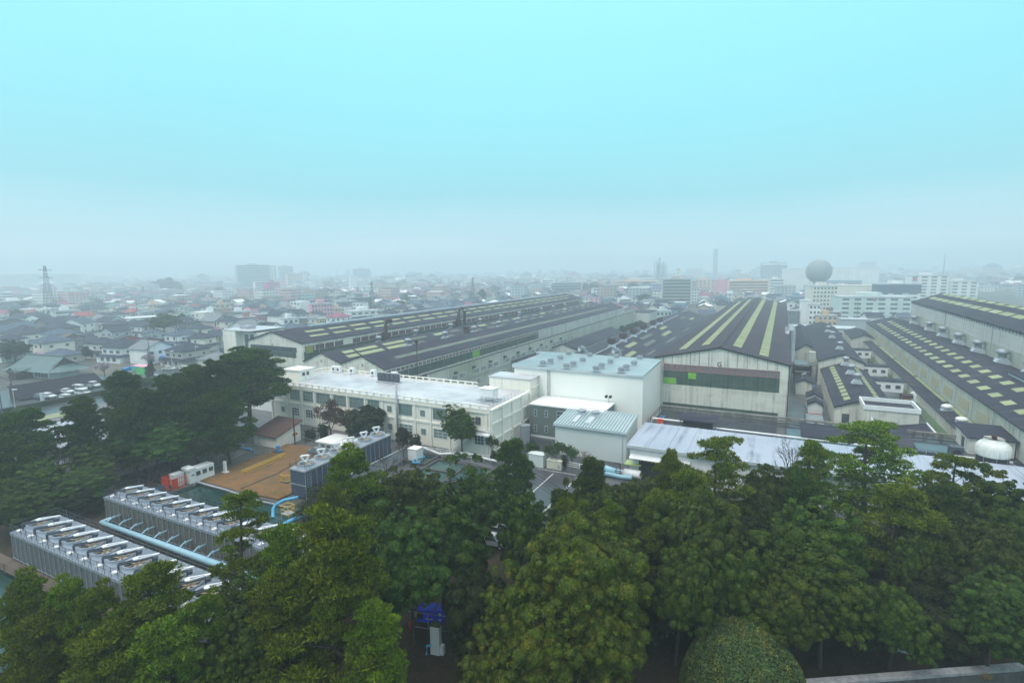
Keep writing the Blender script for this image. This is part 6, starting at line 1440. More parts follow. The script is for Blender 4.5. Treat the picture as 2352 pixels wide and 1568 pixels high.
# hand-placed near houses: crop pixel / 4 with y offset 574
H_L = [
 (240, 880, 330, 2, 'cream', 'slate', 'hip', .15, 'large house with wide dark hipped roofs near the left edge', .8, 1),
 (560, 815, 250, 2, 'brown', 'slate', 'hip', .1, 'brown two storey house with stacked dark hipped roofs right of the pylon foot', .8, 1),
 (735, 765, 180, 2, 'white', 'blue', 'gable', .45, 'white two storey house with blue-grey roof and balcony behind the brown house', .9, 0),
 (110, 755, 220, 2, 'brown', 'blue', 'gable', 1.3, 'dark wood-walled house with blue-grey gable roof at the left edge', .7, 0),
 (470, 935, 210, 1, 'pink', 'grey', 'gable', 1.4, 'low pinkish house with pale grey gable roof behind the temple', .8, 0),
 (670, 925, 170, 2, 'brown', 'brown', 'gable', 1.4, 'purple-brown house with balcony beside the low pinkish house', .8, 0),
 (970, 985, 250, 2, 'cream', 'slate', 'hip', .2, 'cream two storey house with dark hipped roofs in the middle of the near row', .7, 1),
 (590, 1030, 280, 1, 'tan', 'blue', 'hip', .2, 'low tan house with long blue-grey hipped roof right behind the temple', .6, 0),
 (1150, 965, 150, 1, 'tan', 'slate', 'hip', .3, 'small tan house with dark hipped roof beside the cream two storey house', .8, 0),
 (1380, 905, 220, 1, 'red', 'slate', 'gable', 1.3, 'low red-brown house with long slate gable roof, the nearer of two', .7, 0),
 (1180, 880, 200, 1, 'red', 'slate', 'gable', 1.3, 'low red-brown house with long slate gable roof, the farther of two', .7, 0),
 (1420, 815, 170, 1, 'grey', 'blue', 'gable', 1.3, 'low house with blue-grey roof left of the lone broad tree', .6, 0),
 (900, 830, 330, 1, 'cream', 'slate', 'gable', 1.45, 'very long single storey house with dark roof behind the near row', .35, 0),
 (1095, 775, 190, 2, 'dgrey', 'slate', 'hip', .2, 'dark two storey house with spreading hipped roof left of the broad tree', .8, 1),
 (1250, 765, 140, 2, 'grey', 'slate', 'hip', .3, 'dark house with hipped roof nearest the left side of the broad tree', .8, 0),
 (1860, 925, 200, 2, 'cream', 'slate', 'hip', .2, 'cream house with dark stacked roofs left of the tall windowless slab', .7, 1),
 (1850, 825, 190, 2, 'cream', 'slate', 'hip', .2, 'cream house with hipped roof in front of the magenta roof', .7, 0),
 (1870, 790, 260, 1, 'cream', 'magenta', 'gable', .8, 'house with bright magenta roof near the windowless slab', .6, 0),
 (1760, 755, 130, 2, 'dgrey', 'slate', 'hip', .2, 'dark slate house by the bend of the wide street', .8, 1),
 (2290, 745, 130, 2, 'white', 'blue', 'hip', .3, 'white house with solar panelled roof above the windowless slab', .8, 0),
 (2060, 705, 130, 2, 'grey', 'slate', 'hip', .3, 'grey two storey house with pyramid roof above the magenta roof', .8, 0),
 (1780, 675, 140, 2, 'cream', 'green', 'hip', .3, 'cream house with green hipped roof right of the broad tree', .8, 0),
 (2040, 655, 160, 2, 'tan', 'brown', 'gable', .4, 'tan house with brown gable roof left of the brick red flat block', .8, 0),
 (370, 705, 150, 2, 'white', 'slate', 'gable', .35, 'white gabled house with slate roof left of the pylon foot', .8, 0),
 (200, 720, 160, 1, 'grey', 'green', 'gable', 1.3, 'low house with green roof left of the white gabled house', .7, 0),
 (180, 665, 200, 1, 'white', 'blue', 'gable', 1.2, 'white gabled shed-like house with blue-grey roof near the left edge', .7, 0),
 (1195, 605, 150, 2, 'cream', 'red', 'gable', .5, 'cream house with bright red roofs in the middle distance', .8, 1),
 (560, 560, 120, 2, 'blue', 'magenta', 'gable', .3, 'blue-grey house with purple-red roof above the white balconied apartment', .8, 0),
 (800, 600, 130, 2, 'tan', 'slate', 'hip', .3, None, .8, 0), (960, 575, 130, 2, 'cream', 'slate', 'hip', .3, None, .8, 0), (1560, 590, 150, 2, 'cream', 'slate', 'hip', .3, None, .8, 0),
 (870, 690, 100, 1, 'cream', 'grey', 'gable', .4, None, .8, 0), (1500, 705, 110, 1, 'cream', 'slate', 'gable', .4, None, .8, 0), (980, 720, 110, 2, 'tan', 'slate', 'hip', .1, None, .8, 0)]
for (x, y, w, st, wall, roof, kind, rot, lb, dl, sk) in H_L: house(x / 4, 574.2 + y / 4, w / 4, st, wall, roof, kind, rot, lb, dl, 2, bool(sk))
# temple-like hall
_ta, _tb = -231.5, 92.0
TP = root('temple_hall', _ta, _tb, 'temple-like hall with huge sweeping green-grey copper roof at the far left', 'temple hall', rz=.12)
TP.scale = (.66, .66, .66)
m_cop = M('green_grey_copper', (.12, .19, .19), (.08, .13, .145), .15, .5, rib=('x', .8, .2))
MB().box(-17, 13, -5, 8, 0, 4.4).obj('wall', TW_['white'], TP)
q = MB()
for i in range(13): q.box(-17.1 + i * 2.45, -16.8 + i * 2.45, -5.15, -5.003, 0, 4.4)
q.box(-17.2, 13.2, -5.2, -5.004, 3.4, 3.6).obj('timber_frame', m_timber, TP)
q = MB(); N = 6
for s in (-1, 1):
    prof = [(s * 10.5, 4.0), (s * 8.3, 4.9), (s * 5.5, 6.4), (s * 2.6, 8.5), (0, 10.8)]
    for (y, z), (y2, z2) in zip(prof[:-1], prof[1:]):
        q.poly([(-20 + abs(10.5 - abs(y)) * .25, y + 1.5, z), (16 - abs(10.5 - abs(y)) * .25, y + 1.5, z), (16 - abs(10.5 - abs(y2)) * .25, y2 + 1.5, z2), (-20 + abs(10.5 - abs(y2)) * .25, y2 + 1.5, z2)])
q.poly([(16.0, -9, 4.0), (20.5, -4.5, 3.9), (20.5, 7.5, 3.9), (16.0, 12, 4.0), (14.2, 5, 6.6), (14.2, -2, 6.6)])
q.poly([(-20, -9, 4.0), (-20, 12, 4.0), (-17.5, 1.5, 10.8)])
tr = q.obj('roof', m_cop, TP); MB().box(-17.6, 13.5, 1.1, 1.9, 10.75, 11.4).obj('ridge', m_cop, tr)
MB().prism([(-4.2, 6.6), (7.2, 6.6), (1.5, 10.4)], 'x', 13.3, 13.6).obj('gable_end', m_timber, TP)
q = MB(); q.poly([(-9, -13, 4.2), (-1, -13, 4.2), (-5, -11.5, 6.4)]).poly([(-9.4, -13.2, 4.0), (-5, -13.2, 6.6), (-5, -5, 6.9), (-9.4, -5, 5.6)]).poly([(-5, -13.2, 6.6), (-.6, -13.2, 4.0), (-.6, -5, 5.6), (-5, -5, 6.9)]); q.obj('porch_roof', m_cop, TP)
MB().box(-8, -2, -12.4, -5.2, 0, 4.1).obj('porch_wall', m_timber, TP)
for i in range(4): twin(TP, 1.2 + i * 2.6, -5.2, .6, 1.9, 2.5)
OCC.append((TP.location.x, TP.location.y, 15))
sd = shed('low_dark_store', 'long low shed with near-black sloping roof beside the temple hall, behind the parked cars', -199.5, -192.5, 70, 91.5, 3.5, 0.5, 3.6, -199.0, m_timber, M('near_black_roof', (.016, .017, .03), None, 1, .95), cat='shed')
OCC.append((sd['root'].location.x, sd['root'].location.y, 20))
# left warehouse with the corrugated roof
LW = shed('corrugated_warehouse', 'gabled warehouse with light corrugated roof and a green skylight, under the left pines', -141, -104, 40, 72, 5.4, 5.0, 7.4, -124, m_white, M('light_corrugated_roof', (.40, .44, .50), (.33, .37, .43), .2, .4, rib=('y', .9, .3)), cat='warehouse')
q = MB(LW['cx'], 40); q.prism([(-141.2, 5.62), (-124, 7.62), (-124, 7.70), (-141.2, 5.70)], 'y', 40, 72.1); q.obj('far_roof_slope', M('mauve_grey_roof', (.17, .15, .16), (.13, .115, .125), .2, .5, rib=('y', .9, .25)), LW['roof'])
for b in (47, 53.2): MB(LW['cx'], 40).prism([(-138, 6.10), (-130, 7.03), (-130, 7.11), (-138, 6.18)], 'y', b, b + 6).obj('skylight', m_sky, LW['roof'])
for i, b in enumerate((44, 50, 56)): window(LW['root'], -103.997 - LW['cx'], b - 40, 1.0, 3.0, 2.2, 2, 2, 'lw', m_steel, rz=math.radians(90))
sw = shed('small_warehouse', 'smaller pale-roofed shed glimpsed between the trunks of the left pines', -128, -112, 92, 104, 3.5, 3.5, 5.0, -120, m_white, M('mauve_pale_roof', (.27, .25, .28), None, 1, .5), cat='shed')
# hedges and walls by the car park
for nm, lb, pts, w, h, mt in (('clipped_hedge', 'long dark clipped hedge between the parked cars and the street', [(-179.2, 60), (-180, 86), (-184, 112)], 1.4, 1.3, m_dark), ('street_wall', 'low red-brown wall along the near side of the street', [(-143.5, 42), (-146, 80), (-152, 140)], .4, .9, TW_['red']),
                              ('park_hedge', 'short clipped hedge at the corner of the car park', [(-186, 56), (-196, 60)], 1.6, 1.1, m_dark)):
    o = strip(nm, pts, w, 0.03, h, mt); tag(o, lb, 'wall' if 'wall' in nm else 'hedge')
# parked cars
m_car = {'white': M('white_car_paint', (.74, .76, .78), None, 1, .25, spec=.6), 'silver': M('silver_car_paint', (.30, .33, .36), None, 1, .25, .4), 'black': M('black_car_paint', (.02, .025, .03), None, 1, .2, spec=.6), 'blue': M('blue_car_paint', (.03, .12, .5), None, 1, .3)}
m_tyre = M('tyre_rubber', (.015, .015, .015), None, 1, .9)
CARM = {}
def car(p, rz, style, col, label, group='cars in the car park'):
    k = (style, col)
    if k not in CARM:
        L = 4.7
        if style == 'sedan': pr = [(-2.35, .45), (2.35, .45), (2.35, .80), (1.35, .98), (-2.05, 1.02), (-2.35, .9)]; gh = [(-1.75, 1.0), (1.15, .98), (.45, 1.43), (-1.05, 1.45)]
        elif style == 'wagon': pr = [(-2.3, .45), (2.3, .45), (2.3, .82), (1.3, .98), (-2.3, 1.02)]; gh = [(-2.28, 1.0), (1.15, .98), (.5, 1.48), (-1.95, 1.5)]
        else: pr = [(-2.35, .42), (2.35, .42), (2.35, .90), (1.75, 1.08), (-2.35, 1.12)]; gh = [(-2.33, 1.1), (1.7, 1.06), (.95, 1.82), (-2.2, 1.88)]
        b = MB(); b.prism(pr, 'y', -.86, .86); rt = [(x * (.98 if x < 0 else .96), z) for x, z in gh[2:]]
        zr = max(z for _, z in gh); b.prism([(gh[3][0], zr - .1), (gh[2][0], zr - .12), (gh[2][0] - .1, zr + .02), (gh[3][0] + .05, zr + .03)], 'y', -.70, .70)
        for x in (gh[0][0] + .25, (gh[0][0] + gh[1][0]) / 2 - .2): b.box(x, x + .09, -.79, .79, pr[-1][1] - .03, zr - .1)
        g = MB(); n = g._a([(x, -.80 if i < 2 else -.66, z) for i, (x, z) in enumerate(gh)] + [(x, .80 if i < 2 else .66, z - 0.001) for i, (x, z) in enumerate(gh)])
        for f in ((0, 1, 2, 3), (7, 6, 5, 4), (1, 5, 6, 2), (0, 3, 7, 4)): g.f.append(tuple(n + i for i in f)); g.m.append(0)
        w = MB(); w.tube([(0, -.11, 0), (0, .11, 0)], .33, 14); rim = MB(); rim.tube([(0, -.125, 0), (0, .125, 0)], .19, 10)
        hl = MB(); hl.box(-.04, .03, -.2, .2, -.08, .08)
        CARM[k] = (b.mesh('car_body', m_car[col]), g.mesh('car_windows', m_glass), w.mesh('wheel', m_tyre), rim.mesh('rim', m_steel), hl.mesh('headlight', m_trimw))
    m = CARM[k]; o = empty('parked_car', (p.x, p.y, .03), rz, label, 'car', group)
    inst('body', m[0], o); inst('windows', m[1], o)
    for x in (-1.4, 1.45):
        for y in (-.80, .80):
            wv = inst('wheel', m[2], o, (x, y, .33)); inst('rim', m[3], wv)
    for y in (-.6, .6): inst('headlight', m[4], o, (2.34, y, .70))
    return o
CP = [(97, 916, 'wagon', 'silver', 'silver-white car half hidden behind the white stone post', 0.0), (112, 914, 'wagon', 'white', 'white estate car parked leftmost in the front row', 0.0), (153, 903, 'sedan', 'white', 'white saloon in the middle of the car park', 0.0),
      (184, 897, 'van', 'white', 'white minivan right of the white saloon', 0.0), (201, 892, 'sedan', 'black', 'dark car tucked between the two white minivans', 0.0), (214, 889, 'van', 'white', 'white minivan, rightmost of the two minivans', 0.0),
      (156, 917, 'wagon', 'white', 'white estate car close behind the hedge, left one', 0.0), (191, 907, 'van', 'white', 'white car close behind the hedge, right one', 0.0), (238, 884, 'sedan', 'silver', 'grey car right of the minivans', 0.0), (262, 880, 'wagon', 'white', 'pale car beyond the grey car near the trees', 0.0),
      (388, 850, 'sedan', 'white', 'white car under the street trees, left of the car row', 0.2), (428, 849, 'wagon', 'white', 'white car parked by the small street tree', 0.2), (441, 834, 'wagon', 'silver', 'silver car in the farther row near the pine', 0.2),
      (457, 833, 'wagon', 'white', 'white car at the right end of the farther row', 0.2), (350, 866, 'sedan', 'silver', 'grey car on the road by the green lorry', 0.2), (330, 873, 'sedan', 'black', 'black car on the road below the green lorry', 0.2), (412, 839, 'sedan', 'blue', 'dark blue car far back under the street trees', 0.2),
      (412, 766, 'wagon', 'white', 'white car parked by the lone broad tree', 0.5), (416, 788, 'sedan', 'black', 'dark car driving along the wide street', 1.2), (628, 759, 'sedan', 'blue', 'bright blue car beside the round bush behind the tall shed', .4)]
for x, y, s, c, lb, rz in CP: car(at(x, y), -AZ + math.radians(8) + rz, s, c, lb)
for (x, y, s, c, lb, rz) in ((735, 1043, 'sedan', 'silver', 'grey car glimpsed between pine trunks', .3), (440, 1036, 'van', 'white', 'white van glimpsed between the pine trunks above the container', .2), (1130, 1252, 'wagon', 'white', 'white car half hidden by olive leaves beside the woodland road', .1), (1147, 1212, 'van', 'white', 'white vehicle under the green hut roof', .1)):
    car(at(x, y), -AZ + rz, s, c, lb, 'cars among the trees')
# lorry with green tarpaulin and crane, street things
o = empty('lorry', at(306, 862), -AZ + .1, 'blue and orange crane lorry beside the bright green container', 'lorry')
MB().box(-4.2, -2.2, -1, 1, .7, 2.6).obj('cab', m_bblue, o); MB().box(-4.3, -2.1, -1.05, 1.05, .4, .9).obj('bumper', m_orange, o); MB().box(-2.1, 0, -1, 1, .7, 1.6).box(-2, 3.5, -.9, .9, .5, .69).obj('bed', m_steel, o)
MB().tube([(-1.6, 0, 1.5), (-1.6, 0, 3), (.8, 0, 3.4), (1.6, 0, 2.2)], .25, 6).obj('crane_arm', m_bblue, o)
for x in (-3.2, 2.4):
    for y in (-.9, .9): MB(0, 0).tube([(x, y - .15, .45), (x, y + .15, .45)], .45, 12).obj('wheel', m_tyre, o)
box_thing('green_container', 'bright green container beside the crane lorry', 'container', *fac(327, 860), 7.5, 3.0, 3.0, TW_['green']); o = bpy.data.objects['green_container']; MB().box(-3.8, 3.8, -1.6, 1.6, 3.13, 3.3).obj('pink_top', TW_['pink'], o)
o = root('blue_sheeting', *fac(375, 829), 'large bright blue tarpaulin over a stack by the bare street trees', 'tarpaulin'); MB().prism([(-11, 0), (11, 0), (9.5, 2.6), (-9, 3.0)], 'y', -3, 3).obj('sheet', m_bblue, o)
for (x, y, h, lb) in ((38, 958, 7, 'street lamp with white head beside the bush at the left edge'), (397, 858, 8, 'street lamp by the parked cars under the small tree'), (453, 845, 8, 'street lamp at the right end of the car row')):
    o = empty('street_lamp', at(x, y), 0, lb, 'street lamp'); MB().tube([(0, 0, 0), (0, 0, h), (.5, 0, h + .15)], .08, 6).obj('pole', m_trimw, o); MB().box(-.1, 1.0, -.18, .18, h + .1, h + .3).obj('lamp_head', m_white, o)
o = empty('stone_post', at(99, 928), 0, 'tall pale stone post in front of the white estate car', 'post'); MB().box(-.4, .4, -.3, .3, 0, 3.2).obj('post', m_trimw, o)
for (x0, y0, x1, y1, z, lb) in ((303, 800, 357, 815, 10, 'sagging cable between the two poles by the low red-brown houses'), (357, 815, 408, 812, 10, 'sagging cable from the red-brown house pole to the wide street'), (408, 812, 414, 768, 10, 'cable running up along the wide street'), (408, 812, 508, 825, 11, 'cable from the wide street to the twin-legged pole'), (207, 745, 280, 738, 9, 'thin cable among the farther left houses'), (8, 968, 38, 958, 9, 'cable at the left edge by the street lamp')):
    wire(*fac(x0, y0), z, *fac(x1, y1), z, 1.0, lb)
# ---- street and town trees
TT = [('dark0', 30, 783, 60, 9, 'dark round tree at the left edge beside the plum blossom'), ('blos', 237, 830, 42, 5.5, 'pale plum blossom tree by the vacant lot'), ('blos', 338, 811, 32, 5, 'pale plum blossom tree beside the blue sheeting'), ('blos', 85, 808, 60, 4, 'low pale blossom bushes behind the temple'),
      ('broad0', 372, 722, 74, 13, 'lone broad dark tree standing among the left houses'), ('broad1', 335, 732, 34, 9, 'smaller round tree leaning on the lone broad tree'), ('bare0', 266, 722, 46, 9, 'leafless tree among the left houses'), ('bare1', 225, 738, 40, 8, 'leafless tree beside the white balconied house'),
      ('bare0', 372, 815, 42, 6, 'leafless street tree before the blue sheeting'), ('bare1', 20, 845, 60, 6, 'leafless tree in front of the temple roof'), ('dark1', 341, 830, 18, 7, 'narrow dark tree by the street lamp'), ('bush', 340, 866, 32, 3, 'round bush beside the road under the pine tips'),
      ('bush', 45, 935, 36, 2.5, 'clipped round bush beside the street lamp, left one'), ('bush', 78, 934, 26, 2, 'low clipped bush right of the street lamp'), ('bush', 460, 804, 30, 4, 'dark bush in front of the windowless slab'), ('bush', 545, 750, 28, 5, 'yellow-green round tree above the windowless slab'),
      ('dark0', 608, 743, 34, 8, 'round dark tree left of the tall shed roof'), ('dark1', 640, 747, 18, 6, 'small round bush behind the tall shed ridge'), ('dark0', 1030, 670, 30, 9, 'dark tree left of the third pylon'), ('bare0', 1085, 668, 46, 9, 'leafless grove behind the long shed, leftmost'), ('dark1', 1106, 664, 22, 14, 'dark conical tree right of the third pylon'),
      ('bare1', 1130, 672, 44, 8, 'leafless grove behind the long shed, middle'), ('bare0', 1160, 672, 44, 8, 'leafless grove behind the long shed, next to the flats'), ('dark0', 918, 690, 26, 8, 'round dark tree among houses above the shed ridge'), ('dark1', 40, 712, 40, 8, 'bushy dark tree among houses near the left edge'),
      ('dark0', 1470, 738, 26, 6, 'bush row behind the long wing, left'), ('dark1', 1450, 742, 26, 5, 'bush behind the long wing, farthest left'), ('dark0', 1480, 745, 20, 5, 'round bush by the mint coloured block'), ('dark1', 1432, 748, 22, 5, 'dark bush beside the small gabled shed'), ('bush', 1345, 788, 22, 3, 'low green bush by the long wing wall'),
      ('bush', 208, 779, 18, 3.5, 'yellow flowering bush in front of the very long house'), ('dark1', 195, 795, 22, 6, 'dark tree between the near houses'), ('dark0', 330, 752, 40, 5, 'green hedge mass beneath the lone broad tree'), ('bush', 620, 1000, 24, 2, 'small bush at the gable of the brown shed'), ('dark0', 1480, 676, 26, 10, 'dark tree behind the white gallery houses')]
for k, x, y, w, h, lb in TT: tree(k, x, y, w, h, lb, 'trees in the town')
gv = empty('round_grove', at(362, 671), 0, 'rounded hill-like grove of dark trees in the misty distance', 'grove')
rngg = np.random.default_rng(4); gv.location = at(362, 674); dz = depth(gv.location); sr_ = dz / FPX
cm_, _ = broad(201, (1, 1, .72), 0, 60, 160, m_dark, .035, .3, -.2, .25, trunk=False)
for i, (dx, s) in enumerate(((-22, 17), (-6, 24), (14, 27), (30, 18))):
    c_ = inst('crown', cm_, gv, (dx * sr_, R_.uniform(-10, 10), s * sr_ * .25)); c_.scale = (s * sr_, s * sr_, s * sr_ * 1.25)
# ---- pylons
def pylon(x, yb, yt, label, arms=3):
    p = at(x, yb); h = CAMH - (yt - (784 + (616.7 - 784) + (1176 - x) * .0104)) * depth(p) / FPX
    o = empty('lattice_pylon', p, .3, label, 'pylon'); q = MB(); n = 9; wd = lambda t: h * (.085 * (1 - t) ** 1.3 + .012)
    for i in range(n):
        t, t2 = i / n, (i + 1) / n
        c1 = [(sx * wd(t), sy * wd(t), h * t) for sx, sy in ((-1, -1), (1, -1), (1, 1), (-1, 1))]; c2 = [(sx * wd(t2), sy * wd(t2), h * t2) for sx, sy in ((-1, -1), (1, -1), (1, 1), (-1, 1))]
        for k in range(4): q.bar(c1[k], c2[k], .11).bar(c1[k], c2[(k + 1) % 4], .055).bar(c1[(k + 1) % 4], c2[k], .055).bar(c2[k], c2[(k + 1) % 4], .055)
    q.obj('lattice_mast', m_dsteel, o)
    for k in range(arms):
        z = h * (.66 + .13 * k); q = MB(); aw = h * .10
        q.bar((-aw, 0, z + .4), (0, 0, z + 1.2), .09).bar((aw, 0, z + .4), (0, 0, z + 1.2), .09).bar((-aw, 0, z + .4), (aw, 0, z + .1), .09); q.obj('cross_arm', m_dsteel, o)
    OCC.append((p.x, p.y, h * .12)); return p, h
pylon(119, 745, 611, 'tall lattice pylon at the left, rising above the misty roofs'); pylon(857, 728, 646, 'lattice pylon beside the white block behind the tall shed'); pylon(1087, 699, 636, 'lattice pylon right of the wooded patch behind the long shed')
# ---- larger buildings
def block(x0, x1, yt, yb, wall, label, rot=.25, dl=.7, roofk='flat', cols=5, win='grid', top=None, cat='building', roofm=None, name='apartment_block', st=None):
    xm = (x0 + x1) / 2; p = at(xm, yb); dz = depth(p); w = (x1 - x0) * dz / FPX
    hy = 616.7 + (1176 - xm) * .0104; h = max(4, CAMH - (yt - hy) * dz / FPX)
    f = Vector((p.x, p.y, 0)).normalized(); rzv = math.atan2(-f.x, f.y) + rot          # roughly facing the works, turned by rot
    l = w * dl; cr_, sr = abs(math.cos(rot)), abs(math.sin(rot)); sc = 1 / (cr_ + dl * sr); w *= sc; l *= sc
    q_ = p + f * l * .5; o = empty(name, q_, rzv, label, cat)
    MB().box(-w/2, w/2, -l/2, l/2, 0, h).obj('wall', TW_[wall], o)
    MB().box(-w/2 - .3, w/2 + .3, -l/2 - .3, l/2 + .3, h + .003, h + .5).obj('roof', roofm or TW_[wall], o)
    if top: MB().box(-w * top[0], w * top[1], -l * .25, l * .25, h + .503, h + top[2]).obj('roof_plant', TW_[wall], o)
    n = st or max(1, min(14, round(h / 3.1))); fh = h / n
    side = 1 if rot > 0 else -1
    if win == 'band':
        for i in range(n): twin(o, 0, -l/2, fh * i + fh * .35, w * .9, fh * .42); 
        for i in range(n): twin(o, side * w/2, 0, fh * i + fh * .35, l * .8, fh * .42, math.radians(90) * side)
    elif win == 'balc':
        for i in range(n):
            twin(o, 0, -l/2, fh * i + fh * .3, w * .94, fh * .5)
            b_ = MB().box(-w/2, w/2, -l/2 - 1.2, -l/2 - .1, fh * i + fh * .02, fh * i + fh * .32); b_.obj('balcony', TW_[wall], o)
    elif win == 'grid':
        for i in range(n):
            for k in range(cols): twin(o, -w/2 + w * (k + .5) / cols, -l/2, fh * i + fh * .32, w / cols * .58, fh * .45)
            for k in range(max(1, cols // 3)): twin(o, side * w/2, -l/2 + l * (k + .5) / max(1, cols // 3), fh * i + fh * .32, l * .25, fh * .45, math.radians(90) * side)
    OCC.append((q_.x, q_.y, max(w, l) * .5 + 3)); o['_w'] = w; o['_l'] = l; o['_h'] = h
    return o, w, l, h
